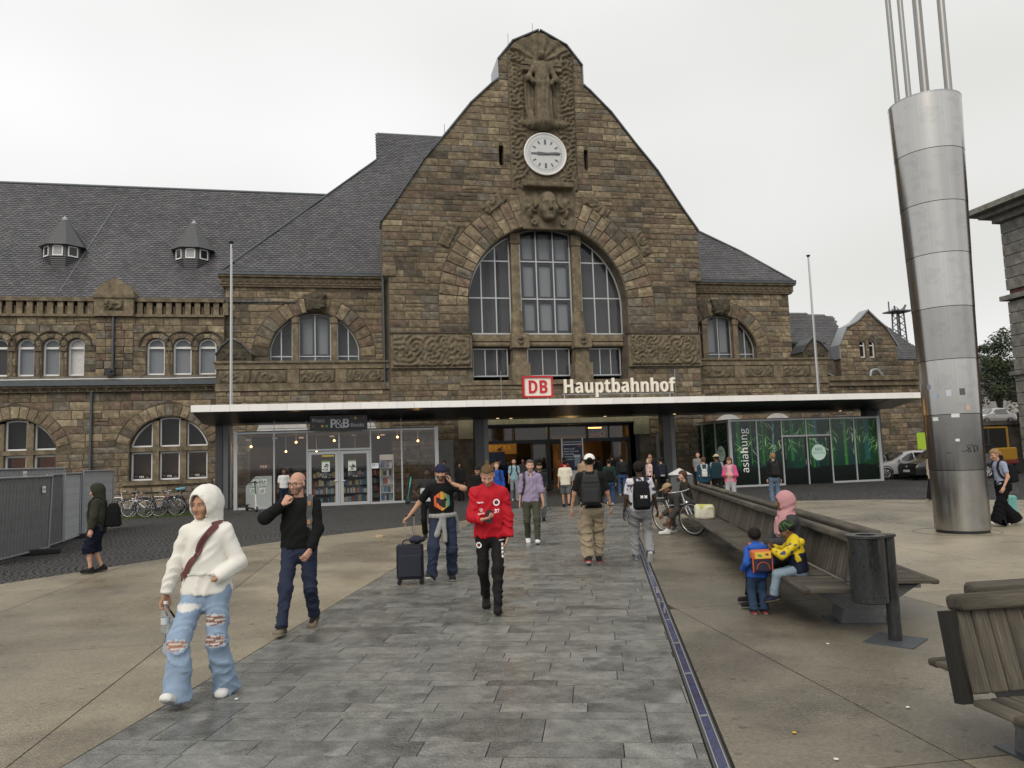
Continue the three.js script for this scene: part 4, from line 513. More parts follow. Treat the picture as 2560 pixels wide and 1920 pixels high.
mesh('cable_duct', [rod([xl, 6.06, Z + 0.3], [-12, 6.09, Z + 0.3], 0.025), rod([-12, 6.09, Z + 0.3], [-8.6, 6.07, Z + 0.3], 0.025), rod([-8.6, 6.07, Z + 0.3], [xr, 6.11, Z + 0.3], 0.025)], M.pvc, w);
downpipe(w, -10.93, 6.3, 9.55, Z + 0.16); downpipe(w, -11.82, 0, 5.5, Z + 0.12);
// parapet with openings and gabled pier
mesh('parapet', uvm(merge([bx(xl, xr, 9.08, 9.2, Z - 0.5, Z + 0.16), bx(xl, xr, 9.82, 10.0, Z - 0.5, Z + 0.14)])), M.ashlar, w); mesh('parapet_back', bx(xl, xr, 9.2, 9.82, Z - 0.46, Z - 0.36), M.curtain, w);
for (let x = xl; x < xr; x += 0.432) { if (x > -11.95 && x < -9.95) continue; mesh('parapet_block', uvm(bx(x, x + 0.25, 9.2, 9.82, Z - 0.35, Z + 0.06)), M.ashlar, w); mesh('parapet_baluster', rod([x + 0.34, 9.22, Z - 0.12], [x + 0.34, 9.62, Z - 0.12], 0.07, 0.06, 8), M.carved, w); }
const pr = grp('gabled_pier', w); mesh('pier', uvm(merge([bx(-11.74, -10.02, 9.08, 10.0, Z - 0.6, Z + 0.3), extr([[-11.72, 10.0], [-10.04, 10.0], [-10.04, 10.3], [-10.3, 10.62], [-10.88, 10.98], [-11.46, 10.62], [-11.72, 10.3]], 0.85, Z - 0.6), bx(-11.8, -9.97, 9.95, 10.1, Z - 0.6, Z + 0.36)])), M.ashlar, pr); mesh('pier_mask', at(reliefGeo(0.85, 0.5, 71, 0.16, 0.04), [-10.88, 9.6, Z + 0.3]), M.carved, pr);
mesh('pier_shaft', masonry({ y0: 6.22, y1: 9.08, L: () => -11.7, R: () => -10.06, z: Z + 0.05, r, rows: [0.3, 0.42], len: [0.35, 0.5] }).map((s) => stoneGeo(s.q, s.z, s.depth, r, s.col)), M.stone, pr); mesh('floodlight', [box(0.4, 0.3, 0.25, -10.95, 6.4, Z + 0.4), at(new THREE.SphereGeometry(0.07, 10, 8), [-10.88, 6.42, Z + 0.53])], M.darkFrame, w);
// roof
slateRoof(w, [[-20, 9.95, -38.95], [-2.6, 9.95, -38.95], [-0.6, 17.42, -44.05], [-20, 17.42, -44.05]], 5); mesh('ridge', rod([-20, 17.45, -44.05], [-0.6, 17.45, -44.05], 0.09), M.zinc, w); mesh('lightning_cable', rod([-12.2, 16.2, -43.1], [-13.6, 10.4, -39.2], 0.012), M.zincLight, w);
for (const cx of [-14.0, -7.87]) { const d = grp('turret_dormer', w); d.position.set(cx, 0, -40.95);
const oct = (y0, y1, r0, r1) => { const g = new THREE.CylinderGeometry(r1, r0, y1 - y0, 8, 1); g.rotateY(Math.PI / 8); g.translate(0, (y0 + y1) / 2, 0); return g.toNonIndexed(); };
const rows = []; for (let i = 0; i < 9; i++) { const y = 11.62 + i * 0.1, k = (y - 11.62) / 0.85; rows.push(oct(y, y + 0.112, lerp(0.62, 0.9, Math.pow(Math.min(1, k), 0.6)) + 0.03, lerp(0.62, 0.9, Math.pow(Math.min(1, k), 0.6)))); }
const body = merge([...rows, oct(12.5, 13.08, 0.9, 0.9)]); body.computeVertexNormals(); mesh('body', body, mat(lin(0.06, 0.063, 0.07), 0.55), d);
const rf = []; for (let i = 0; i < 14; i++) { const a = i / 14, b = (i + 1) / 14; rf.push(oct(13.0 + a * 1.5, 13.0 + b * 1.5 + 0.02, lerp(1.12, 0.14, a) + 0.022, lerp(1.12, 0.14, b))); } const rg = merge(rf); rg.computeVertexNormals(); mesh('turret_roof', rg, mat(lin(0.075, 0.076, 0.08), 0.5), d); mesh('finial', oct(14.5, 14.74, 0.17, 0.01), M.zincLight, d);
for (const a of [-1, 0, 1]) { const g = grp('turret_window', d); g.rotation.y = a * Math.PI / 4; mesh('frame', [box(0.05, 0.5, 0.05, -0.21, 12.72, 0.85), box(0.05, 0.5, 0.05, 0.21, 12.72, 0.85), box(0.47, 0.05, 0.05, 0, 12.95, 0.85), box(0.47, 0.06, 0.06, 0, 12.48, 0.85)], M.pvc, g); mesh('pane', box(0.37, 0.42, 0.02, 0, 12.72, 0.842), mat(a ? lin(0.02, 0.022, 0.025) : lin(0.34, 0.35, 0.36), 0.1), g); } }
}
// ---------- gabled annex on the right ----------
{
const r = rng(91), w = thing('gabled_annex', 'small stone annex with bell shaped gable and twin arched windows', 'building'), wall = grp('wall', w), Z = -39.6;
const prof = [[32.7, 0], [32.7, 7.75], [32.0, 8.85], [31.5, 9.25], [30.85, 9.85], [30.1, 9.2], [29.35, 8.85], [28.75, 7.75], [28.75, 0]].map(([x, y]) => [x, y]);
const hwL = (y) => (y < 7.75 ? 28.75 : y < 8.85 ? lerp(28.75, 29.35, (y - 7.75) / 1.1) : y < 9.2 ? lerp(29.35, 30.1, (y - 8.85) / 0.35) : lerp(30.1, 30.85, (y - 9.2) / 0.65)), hwR = (y) => (y < 7.75 ? 32.7 : y < 8.85 ? lerp(32.7, 32.0, (y - 7.75) / 1.1) : y < 9.25 ? lerp(32.0, 31.5, (y - 8.85) / 0.4) : lerp(31.5, 30.85, (y - 9.25) / 0.6));
const ws = [[30.35, 0.2], [31.0, 0.2]], hs = ws.map(([c, h]) => archRegion(c, 7.05, h, 7.9, h, 10)); mesh('wall_core', uvm(extr(prof, 0.5, Z - 0.5, hs)), M.mortar, wall); mesh('annex_body', uvm(bx(26.2, 35.3, 0, 7.0, Z - 4, Z - 0.5)), M.mortar, wall);
const st = [...masonry({ y0: 3.4, y1: 9.84, L: hwL, R: hwR, z: Z, r, holes: ws.map(([c, h]) => ({ cx: c, hw: (y) => (y < 7.05 || y > 8.3 ? 0 : y < 7.9 ? h : Math.sqrt(Math.max(0, (h + 0.15) ** 2 - (y - 7.9) ** 2))) })), rows: [0.2, 0.32], len: [0.35, 0.8] }), ...masonry({ y0: 0, y1: 6.9, L: () => 32.7, R: () => 35.3, z: Z - 0.5, r, rows: [0.24, 0.4] })];
layStones(wall, st, r, 200); ws.forEach(([c, h]) => glazing(w, 'twin_window', archRegion(c, 7.07, h, 7.9, h, 10), [], [7.8], Z - 0.15, { fm: M.pvc, frame: 0.05, bar: 0.06, back: M.dark }));
mesh('gable_coping', [[28.7, 7.0, 28.7, 7.78], [28.7, 7.78, 29.3, 8.9], [29.3, 8.9, 30.1, 9.28], [30.1, 9.28, 30.85, 9.95], [30.85, 9.95, 31.55, 9.3], [31.55, 9.3, 32.05, 8.9], [32.05, 8.9, 32.75, 7.78]].map(([a, b, c, d]) => at(new THREE.BoxGeometry(Math.hypot(c - a, d - b) + 0.05, 0.08, 0.85), [(a + c) / 2, (b + d) / 2, Z - 0.3], [0, 0, Math.atan2(d - b, c - a)])), M.zincLight, w);
slateRoof(w, [[26.2, 7.0, Z - 0.5], [30.0, 7.0, Z - 0.5], [30.8, 10.2, Z - 3.2], [28.4, 10.6, Z - 3.2], [26.2, 10.6, Z - 3.2]], 6); slateRoof(w, [[32.0, 7.0, Z - 0.5], [35.6, 7.0, Z - 0.5], [34.3, 9.4, Z - 2.6], [33.2, 9.4, Z - 2.6]], 7);
// low front block
const b = grp('front_block', w), LZ = -38; mesh('block_core', uvm(extr([[26.35, 0], [32.6, 0], [32.6, 5.7], [26.35, 5.7]], 1.4, LZ - 1.4, [archRegion(28.6, 0.4, 0.75, 2.5, 0.8, 14)])), M.mortar, b); const s2 = masonry({ y0: 0, y1: 5.2, L: () => 26.35, R: () => 32.6, z: LZ, r, holes: [{ cx: 28.6, hw: (y) => (y < 2.5 ? 0.8 : Math.sqrt(Math.max(0, 1.2 ** 2 - (y - 2.5) ** 2))) }], rows: [0.25, 0.4] }); s2.push(...voussoirs(28.6, 2.5, 0.8, 1.18, 0, Math.PI, 9, LZ, r, { split: false })); s2.forEach((s) => mesh(s.v ? 'arch_stone' : 'stone', stoneGeo(s.q, s.z, s.depth, r, s.col), M.stone, b));
glazing(w, 'arched_window', archRegion(28.6, 0.42, 0.74, 2.5, 0.78, 14), [28.6], [2.2], LZ - 0.2, { fm: M.pvc, back: M.dark }); mesh('block_cornice', uvm(merge([bx(26.3, 32.7, 5.2, 5.5, LZ, LZ + 0.15), bx(26.3, 32.8, 5.5, 5.75, LZ - 0.2, LZ + 0.3)])), M.ashlar, b); mesh('roof_pipe', [tube([[29.8, 5.8, LZ - 0.4], [29.9, 6.1, LZ - 0.4], [30.3, 6.15, LZ - 0.4], [30.6, 5.8, LZ - 0.4]], 0.09), box(0.9, 0.06, 0.3, 26.9, 5.95, LZ - 0.3, [0, 0, -0.5])], M.zincLight, b);
// attic dormer beside the hall
const dr = grp('attic_dormer', w); mesh('dormer_box', bx(26.2, 28.0, 6.9, 8.0, Z - 1.3, Z - 0.7), M.slateBase, dr); mesh('dormer_roof', at(new THREE.BoxGeometry(2.1, 0.12, 1.6), [27.1, 8.15, Z - 1.2], [0.2, 0, 0]), M.slateBase, dr); [26.55, 27.35].forEach((x) => { mesh('dormer_frame', [bx(x - 0.3, x + 0.3, 7.86, 7.94, Z - 0.72, Z - 0.66), bx(x - 0.3, x - 0.23, 7.1, 7.9, Z - 0.72, Z - 0.66), bx(x + 0.23, x + 0.3, 7.1, 7.9, Z - 0.72, Z - 0.66)], M.pvc, dr); mesh('dormer_pane', bx(x - 0.23, x + 0.23, 7.1, 7.86, Z - 0.71, Z - 0.69), M.dark, dr); });
}
// ---------- canopy over the forecourt ----------
{
const c = thing('entrance_canopy', 'long thin canopy with white fascia over the shops and entrance', 'canopy'), x0 = -6.03, x1 = 27.0, rr = rng(3);
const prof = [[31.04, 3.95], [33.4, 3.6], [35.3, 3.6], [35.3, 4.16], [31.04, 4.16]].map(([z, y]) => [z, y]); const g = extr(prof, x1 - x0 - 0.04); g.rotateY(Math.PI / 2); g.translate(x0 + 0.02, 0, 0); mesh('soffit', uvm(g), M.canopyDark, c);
const fm = [0.86, 0.84, 0.88, 0.82].map((k) => mat(lin(k, k * 0.985, k * 0.95), 0.5)), n = 46, wd = (x1 - x0) / n; for (let i = 0; i < n; i++) mesh('fascia_panel', rbox(wd - 0.006, 0.27, 0.05, 0.006, x0 + (i + 0.5) * wd, 4.075 + (rr() - 0.5) * 0.004, -31.015 + (rr() - 0.5) * 0.004), fm[Math.floor(rr() * 4)], c);
mesh('roof_sheet', bx(x0, x1, 4.162, 4.2, -35.3, -31.05), M.zinc, c);
for (const [x, w] of [[-5.52, 0.3], [5.8, 0.42], [15.05, 0.42], [26.5, 0.62]]) { const k = grp('canopy_column', c); mesh('column', rbox(w, 3.62, 0.5, 0.02, x, 1.81, -34.5), M.column, k); mesh('column_strip', bx(x + w / 2, x + w / 2 + 0.22, 0.02, 3.6, -34.7, -34.3), M.columnLight, k); }
for (let x = x0 + 2.5; x < x1; x += 4.1) mesh('soffit_seam', at(new THREE.BoxGeometry(0.012, 0.012, 2.4), [x, 3.768, -32.2], [-0.146, 0, 0]), M.black, c);
const lm = new THREE.MeshStandardMaterial({ color: 0xffe2b0, emissive: 0xffd9a0, emissiveIntensity: 4 }); for (const [x, z] of [[7.3, -34.2], [11.9, -34.2], [15.2, -33.6], [24.6, -34.2], [6.6, -33.8]]) { const d = grp('downlight', c); mesh('lamp_glass', at(new THREE.CylinderGeometry(0.07, 0.07, 0.02, 14), [x, 3.588, z]), lm, d); mesh('lamp_ring', torus(0.085, 0.015, x, 3.592, z, [Math.PI / 2, 0, 0], 5, 16), M.alu, d); const p = new THREE.SpotLight(0xffd9a0, 0.7, 0, 0.9, 0.5); p.position.set(x, 3.56, z); p.target.position.set(x, 0, z); p.castShadow = true; c.add(p, p.target); }
const db = thing('railway_logo_sign', 'red framed white logo sign with red DB letters on canopy', 'sign'), rr2 = (w, h, q) => { const s = []; for (const [cx, cy, a] of [[w / 2 - q, h / 2 - q, 0], [-w / 2 + q, h / 2 - q, 1], [-w / 2 + q, -h / 2 + q, 2], [w / 2 - q, -h / 2 + q, 3]]) s.push(...arcPts(cx, cy, q, a * Math.PI / 2, (a + 1) * Math.PI / 2, 6)); return s; };
db.position.set(7.89, 4.76, -31.25); mesh('sign_body', extr(rr2(1.34, 0.94, 0.1), 0.2, -0.1, [rr2(1.18, 0.78, 0.06)]), mat(lin(0.5, 0.018, 0.025), 0.35), db); mesh('sign_face', extr(rr2(1.18, 0.78, 0.06), 0.12, -0.08), mat(lin(0.82, 0.78, 0.7), 0.4), db); letters(db, 'letter', 'DB', 0.56, 0.03, mat(lin(0.55, 0.015, 0.025), 0.35), -0.46, 0.46, -0.275, 0.042); mesh('sign_feet', [bx(-0.45, -0.4, -0.6, -0.45, -0.05, 0.05), bx(0.4, 0.45, -0.6, -0.45, -0.05, 0.05)], M.alu, db);
const ls = thing('station_name_letters', 'cream raised Hauptbahnhof lettering standing on the canopy', 'sign'); letters(ls, 'letter', 'Hauptbahnhof', 0.6, 0.12, mat(lin(0.88, 0.82, 0.7), 0.45), 9.0, 14.22, 4.47, -31.3); mesh('letter_rail', [bx(9.0, 14.2, 4.4, 4.43, -31.35, -31.3), ...[9.1, 10.6, 12.2, 14.0].map((x) => bx(x - 0.02, x + 0.02, 4.19, 4.42, -31.36, -31.32))], M.alu, ls);
for (const [x, y, l] of [[-5.13, 11.53, 'tall white flagpole beside the shop wing and book shop'], [23.9, 11.6, 'tall white flagpole beside the green shop and annex']]) { const f = thing('flagpole', l, 'flagpole', [x, 0, -34.9], 0, 'flagpoles flanking the forecourt'); f.scale.setScalar(1); mesh('pole', rod([0, 0, 0], [0, y * 1.02, 0], 0.075, 0.04, 12), M.alu, f); mesh('pole_cap', at(new THREE.CylinderGeometry(0.11, 0.06, 0.1, 12), [0, y * 1.02 + 0.05, 0]), M.darkFrame, f); mesh('halyard', rod([0.07, 1.2, 0.04], [0.05, y, 0.04], 0.006), M.pvc, f); }
for (const x of [6.45, 14.6]) { const o = thing('roof_antenna', x < 10 ? 'thin antenna rod on canopy in front of the lower windows' : 'thin antenna rod on canopy by the last letter', 'antenna', [x, 4.2, -32]); mesh('rod', rod([0, 0, 0], [0, 1.35, 0], 0.012), M.zincLight, o); mesh('foot', box(0.3, 0.04, 0.3, 0, 0.02, 0), M.darkFrame, o); }
}
// ---------- shop pavilions ----------
function pavilion(name, label, xs, topL, zf, zb, doorCells, transom) {
const s = thing(name, label, 'shop'), H = 3.19, x0 = xs[0], x1 = xs[xs.length - 1], f = [];
const post = (x, w, z = zf) => bx(x - w / 2, x + w / 2, 0, H, z - 0.1, z); const fr = M.steelFrame;
mesh('corner_post', bx(x0 - 0.12, x0 + 0.02, 0, H + 0.04, zf - 0.14, zf + 0.01), fr, s); mesh('corner_post', bx(x1 - 0.02, x1 + 0.14, 0, H + 0.04, zf - 0.14, zf + 0.01), fr, s);
for (let i = 1; i + 1 < xs.length; i++) mesh('mullion', post(xs[i], 0.06), fr, s);
mesh('head_rail', bx(x0, x1, H - 0.07, H, zf - 0.09, zf - 0.005), fr, s); mesh('base_rail', xs.slice(0, -1).map((x, i) => (doorCells.includes(i) ? null : bx(x + 0.03, xs[i + 1] - 0.03, 0, 0.09, zf - 0.08, zf - 0.01))).filter(Boolean), fr, s);
mesh('transom_rail', bx(xs[doorCells[0]] + 0.03, xs[doorCells[doorCells.length - 1] + 1] - 0.03, transom - 0.05, transom + 0.03, zf - 0.085, zf - 0.008), fr, s);
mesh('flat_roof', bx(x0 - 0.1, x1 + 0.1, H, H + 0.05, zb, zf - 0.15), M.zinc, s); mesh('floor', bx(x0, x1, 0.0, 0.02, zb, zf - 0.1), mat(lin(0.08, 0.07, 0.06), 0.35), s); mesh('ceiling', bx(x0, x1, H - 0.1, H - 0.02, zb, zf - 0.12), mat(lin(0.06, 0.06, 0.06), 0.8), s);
return s;
}
{
const xs = [-4.62, -3.14, -1.8, -0.48, 0.84, 2.16, 3.62], zf = -33, s = pavilion('book_shop', 'glass fronted book shop pavilion under canopy with double doors', xs, 3.19, zf, -37.2, [2, 3], 2.38);
xs.slice(0, -1).forEach((x, i) => { if (i === 2 || i === 3) { mesh('pane', bx(x + 0.03, xs[i + 1] - 0.03, 2.42, 3.12, zf - 0.05, zf - 0.044), M.glass, s); return; } mesh('pane', bx(x + 0.03, xs[i + 1] - 0.03, 0.09, 3.12, zf - 0.05, zf - 0.044), M.glass, s); });
const logo = canvasTex(512, 64, (g, w, h) => { g.fillStyle = '#101010'; g.fillRect(0, 0, w, h); g.fillStyle = '#e8e8e8'; g.font = '26px sans-serif'; g.fillText('Press', 20, 30); g.fillText('Books', 380, 56); g.font = 'bold 62px sans-serif'; g.fillText('P', 175, 54); g.fillText('B', 285, 54); g.font = '56px serif'; g.fillText('&', 228, 54); });
const poster = (sd) => canvasTex(128, 176, (g, w, h) => { const r = rng(sd); g.fillStyle = '#dfe6dc'; g.fillRect(0, 0, w, h); g.fillStyle = '#7f9a6a'; g.fillRect(0, 0, w, 26); g.fillStyle = '#30343a'; for (let i = 0; i < 26; i++) g.fillRect(8 + r() * 90, 50 + r() * 90, 6 + r() * 22, 5 + r() * 16); g.fillStyle = '#444'; g.fillRect(20, 152, 90, 8); });
for (const i of [2, 3]) { const a = xs[i] + 0.04, b = xs[i + 1] - 0.04, d = grp('door', s); mesh('leaf', [bx(a, a + 0.13, 0.01, 2.3, zf - 0.075, zf - 0.015), bx(b - 0.13, b, 0.01, 2.3, zf - 0.075, zf - 0.015), bx(a + 0.13, b - 0.13, 2.18, 2.3, zf - 0.073, zf - 0.017), bx(a + 0.13, b - 0.13, 0.01, 0.14, zf - 0.073, zf - 0.017)], M.steelFrame, d); mesh('door_pane', bx(a + 0.13, b - 0.13, 0.14, 2.18, zf - 0.048, zf - 0.042), M.glass, d); mesh('handle', box(0.16, 0.03, 0.06, i === 2 ? b - 0.12 : a + 0.12, 1.05, zf + 0.03), M.pvc, d);
card('door_poster', d, 0.33, 0.46, poster(i), [(a + b) / 2 + (i === 2 ? 0.1 : -0.13), 1.68, zf - 0.038]); card('door_logo', d, 0.62, 0.08, logo, [(a + b) / 2 + (i === 2 ? 0.05 : 0), 1.22, zf - 0.037], 0.4); }
card('exit_strip', s, 0.5, 0.06, mat(lin(0.7, 0.55, 0.04), 0.5), [-0.95, 2.11, zf - 0.036]); card('window_card', s, 0.3, 0.22, canvasTex(128, 96, (g) => { g.fillStyle = '#e9eef2'; g.fillRect(0, 0, 128, 96); g.fillStyle = '#3a62a0'; g.fillRect(16, 12, 46, 44); g.fillStyle = '#fff'; g.beginPath(); g.arc(39, 34, 13, 0, 7); g.fill(); g.fillStyle = '#99a'; g.fillRect(70, 20, 46, 6); g.fillRect(70, 36, 46, 6); }), [1.02, 1.62, zf - 0.036]);
const sign = grp('sign_board', s); mesh('board', bx(-1.63, 0.70, 3.15, 3.77, zf + 0.74, zf + 0.8), M.black, sign); card('sign_face', sign, 2.33, 0.62, canvasTex(1024, 274, (g, w, h) => pbLogo(g, w, h)), [-0.465, 3.46, zf + 0.804], 0.35); mesh('sign_rods', [-3.14, -1.8, 0.84, 2.16].map((x) => rod([x, 3.19, zf - 0.1], [x, 3.85, zf - 0.1], 0.015)).concat([rod([-3.85, 3.74, zf - 0.1], [2.9, 3.74, zf - 0.1], 0.012), rod([-3.85, 3.32, zf - 0.1], [1.4, 3.32, zf - 0.1], 0.012)]), M.steelFrame, sign);
// interior
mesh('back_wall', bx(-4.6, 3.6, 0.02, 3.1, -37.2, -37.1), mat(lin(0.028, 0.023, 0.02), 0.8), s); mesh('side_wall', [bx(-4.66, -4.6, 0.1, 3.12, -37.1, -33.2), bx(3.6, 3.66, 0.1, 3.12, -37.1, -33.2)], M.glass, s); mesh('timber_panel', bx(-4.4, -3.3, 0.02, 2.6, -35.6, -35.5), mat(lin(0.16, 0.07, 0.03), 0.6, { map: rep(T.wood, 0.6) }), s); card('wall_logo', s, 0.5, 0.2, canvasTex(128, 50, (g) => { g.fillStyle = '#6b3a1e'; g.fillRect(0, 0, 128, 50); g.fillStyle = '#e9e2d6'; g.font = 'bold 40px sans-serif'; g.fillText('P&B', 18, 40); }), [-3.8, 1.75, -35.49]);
const shelf = (x0, x1, z, y1, sd, fr) => { const o = grp('book_rack', s), r = rng(sd); mesh('rack_frame', [bx(x0, x0 + 0.03, 0.02, y1, z - 0.3, z), bx(x1 - 0.03, x1, 0.02, y1, z - 0.3, z), bx(x0, x1, 0.02, y1, z - 0.32, z - 0.3), ...Array.from({ length: Math.floor(y1 / 0.36) + 1 }, (_, i) => bx(x0 + 0.03, x1 - 0.03, 0.06 + i * 0.36, 0.08 + i * 0.36, z - 0.3, z))], fr, o);
const cols = [[0.45, 0.45, 0.42], [0.05, 0.12, 0.22], [0.3, 0.05, 0.04], [0.1, 0.2, 0.22], [0.35, 0.3, 0.15], [0.03, 0.03, 0.04], [0.2, 0.28, 0.33]], bk = cols.map(() => []); for (let y = 0.08; y + 0.3 < y1; y += 0.36) for (let x = x0 + 0.05; x < x1 - 0.1;) { const w = 0.03 + r() * 0.13, h = 0.18 + r() * 0.1; if (x + w > x1 - 0.04) break; bk[Math.floor(r() * 7)].push(bx(x, x + w - 0.005, y + 0.004, y + h, z - 0.22, z - 0.04 - r() * 0.04)); x += w; } bk.forEach((b, i) => b.length && stuffPart(mesh('books', b, mat(lin(...cols[i]), 0.5), o))); };
shelf(1.25, 1.85, -33.9, 2.1, 4, M.pvc); for (const [a, b, z, sd] of [[-1.7, -0.6, -34.6, 5], [-0.4, 0.8, -34.8, 6], [-3.2, -1.9, -36.6, 7], [2.0, 3.5, -36.8, 8], [-0.2, 1.8, -36.9, 9]]) shelf(a, b, z, 1.75, sd, M.column);
{ const o = grp('magazine_stand', s); mesh('stand', [extr([[-4.35, 0.02], [-3.3, 0.02], [-3.3, 1.35], [-3.95, 1.35], [-4.35, 0.95]], 0.06, -33.75)], mat(lin(0.42, 0.46, 0.45), 0.35), o); for (const [x, y] of [[-3.95, 1.12], [-3.62, 1.14], [-4.05, 0.75], [-3.68, 0.76]]) card('magazine', o, 0.24, 0.3, poster(Math.round(x * 31)), [x, y, -33.68]); }
const lm = new THREE.MeshStandardMaterial({ color: 0xffd9a0, emissive: 0xffb765, emissiveIntensity: 9 }); for (const [x, y, z, I] of [[-4.2, 2.62, -34.2, 5], [-2.3, 2.75, -33.8, 4], [-2.9, 2.4, -36, 3], [-1.55, 2.38, -36.2, 6], [-0.7, 2.78, -34, 3], [0.2, 2.3, -36.5, 4], [1.2, 2.86, -33.8, 3], [2.05, 2.86, -34, 3], [2.95, 2.66, -33.9, 6]]) { const d = grp('shop_lamp', s); mesh('bulb', at(new THREE.SphereGeometry(0.045, 10, 8), [x, y, z]), lm, d); mesh('lamp_stem', rod([x, y + 0.05, z], [x, 3.1, z], 0.012), M.alu, d); const p = new THREE.PointLight(0xffc079, I * 0.05); p.position.set(x, y, z); p.castShadow = true; s.add(p); }
for (const [x, y] of [[-4.3, 2.92], [-3.2, 2.95], [-2.1, 2.95], [-0.8, 2.98], [0.15, 3.0], [1.4, 2.98]]) mesh('ceiling_fitting', box(0.2, 0.06, 0.1, x, y, -34.1), M.pvc, s);
}
{
const xs = [17.71, 19.06, 20.39, 21.72, 23.04, 24.37, 25.69], zf = -32.9, s = pavilion('food_shop', 'pavilion wrapped in green bamboo film under canopy', xs, 3.19, zf, -37.2, [2, 3], 2.36);
const bamboo = (sd, W, H, text, dark) => canvasTex(W, H, (g, w, h) => { const r = rng(sd); g.fillStyle = '#04120c'; g.fillRect(0, 0, w, h); const base = g.createLinearGradient(0, 0, w, 0); for (let i = 0; i <= 12; i++) base.addColorStop(i / 12, ['#06241a', '#0a3a1e', '#06222a', '#0c3530', '#072a16'][Math.floor(r() * 5)]); g.fillStyle = base; g.fillRect(0, 0, w, h * 0.76);
for (let i = 0; i < 26; i++) { const x = r() * w, ww = w * (0.006 + r() * 0.03), c = [['#0d4a2a', '#2f8a3a'], ['#0b3f4a', '#3f7f96'], ['#0a4a20', '#58a83a'], ['#06281c', '#1d6a4a']][Math.floor(r() * 4)]; const q = g.createLinearGradient(x, 0, x + ww, 0); q.addColorStop(0, c[0]); q.addColorStop(0.4, c[1]); q.addColorStop(1, c[0]); g.globalAlpha = 0.45 + r() * 0.45; g.fillStyle = q; g.fillRect(x, 0, ww, h * (0.6 + r() * 0.16)); g.strokeStyle = '#a9cf9a'; g.lineWidth = 2.5; for (let y = r() * 90; y < h * 0.7; y += h * (0.2 + r() * 0.16)) { g.globalAlpha = 0.55; g.beginPath(); g.moveTo(x - 2, y); g.lineTo(x + ww + 2, y - 2); g.stroke(); } }
for (let i = 0; i < 34; i++) { const x = r() * w, y = r() * h * 0.5; for (let k = 0; k < 13; k++) { const a = 0.4 + r() * 2.6, l = h * (0.05 + r() * 0.11), px = x + (r() - 0.5) * h * 0.2, py = y + (r() - 0.5) * h * 0.2; g.globalAlpha = 0.55 + r() * 0.45; g.fillStyle = ['#3f8a3c', '#8cc070', '#1f5c2c', '#d2e4b4', '#12421f'][Math.floor(r() * 5)]; g.beginPath(); g.moveTo(px, py); g.quadraticCurveTo(px + Math.cos(a) * l * 0.5 - Math.sin(a) * l * 0.09, py + Math.sin(a) * l * 0.5 + Math.cos(a) * l * 0.09, px + Math.cos(a) * l, py + Math.sin(a) * l); g.quadraticCurveTo(px + Math.cos(a) * l * 0.5 + Math.sin(a) * l * 0.07, py + Math.sin(a) * l * 0.5 - Math.cos(a) * l * 0.07, px, py); g.fill(); } }
g.globalAlpha = 1; g.fillStyle = '#07130f'; for (let i = 0; i < 60; i++) g.fillRect(r() * w, h * (0.72 + r() * 0.06), w * 0.06, h * 0.3); g.fillRect(0, h * 0.8, w, h * 0.2);
if (text) text(g, w, h); });
const W = 1600, H = 640, px = (x) => ((x - 17.71) / 7.98) * W, py = (y) => H - (y / 3.19) * H;
const word = (g, x, y, s) => { g.save(); g.translate(x, y); g.rotate(-Math.PI / 2); g.fillStyle = '#eef3ee'; g.font = `${s}px sans-serif`; g.fillText('asia', 0, 0); const q = g.measureText('asia').width; g.font = `bold ${s}px sans-serif`; g.fillText('h', q, 0); const q2 = g.measureText('h').width; g.font = `${s}px sans-serif`; g.fillText('ung', q + q2, 0); g.restore(); };
const badge = (g, x, y, r) => { g.fillStyle = '#c3dccf'; g.beginPath(); g.arc(x, y, r, 0, 7); g.fill(); g.fillStyle = '#5f8f80'; g.textAlign = 'center'; g.font = `bold ${r * 0.52}px sans-serif`; g.fillText('NEU', x, y - r * 0.18); g.font = `${r * 0.3}px sans-serif`; g.fillText('ERÖFFNUNG', x, y + r * 0.18); g.textAlign = 'left'; };
const front = bamboo(17, W, H, (g) => { g.fillStyle = 'rgba(6,16,13,0.94)'; for (const [a, b] of [[20.42, 21.7], [21.75, 23.02]]) { g.fillRect(px(a), py(2.3), px(b) - px(a), 14); g.fillRect(px(a), py(2.3), 24, H); g.fillRect(px(b) - 24, py(2.3), 24, H); g.fillRect(px(a), py(0.75), px(b) - px(a), H); } word(g, px(18.56), py(0.66), 104); badge(g, px(22.35), py(1.52), 78); });
const film = printMat(front, 0.12, {}); const pane = (x0, x1, y0, y1) => { const g = new THREE.PlaneGeometry(x1 - x0, y1 - y0); const u = g.attributes.uv; for (let i = 0; i < 4; i++) u.setXY(i, lerp(px(x0), px(x1), u.getX(i)) / W, lerp(y0, y1, u.getY(i)) / 3.19); g.translate((x0 + x1) / 2, (y0 + y1) / 2, zf - 0.045); return g; };
xs.slice(0, -1).forEach((x, i) => { const a = x + 0.03, b = xs[i + 1] - 0.03; if (i === 2 || i === 3) { mesh('film_pane', pane(a, b, 2.39, 3.12), film, s); const d = grp('door', s); mesh('door_leaf', pane(a + 0.02, b - 0.02, 0.03, 2.3), film, d); mesh('door_edge', [bx(a, a + 0.04, 0.01, 2.31, zf - 0.07, zf - 0.03), bx(b - 0.04, b, 0.01, 2.31, zf - 0.07, zf - 0.03)], M.black, d); mesh('door_pull', rod([i === 2 ? b - 0.09 : a + 0.09, 0.95, zf], [i === 2 ? b - 0.09 : a + 0.09, 1.2, zf], 0.013), M.chrome, d); } else mesh('film_pane', pane(a, b, 0.09, 3.12), film, s); });
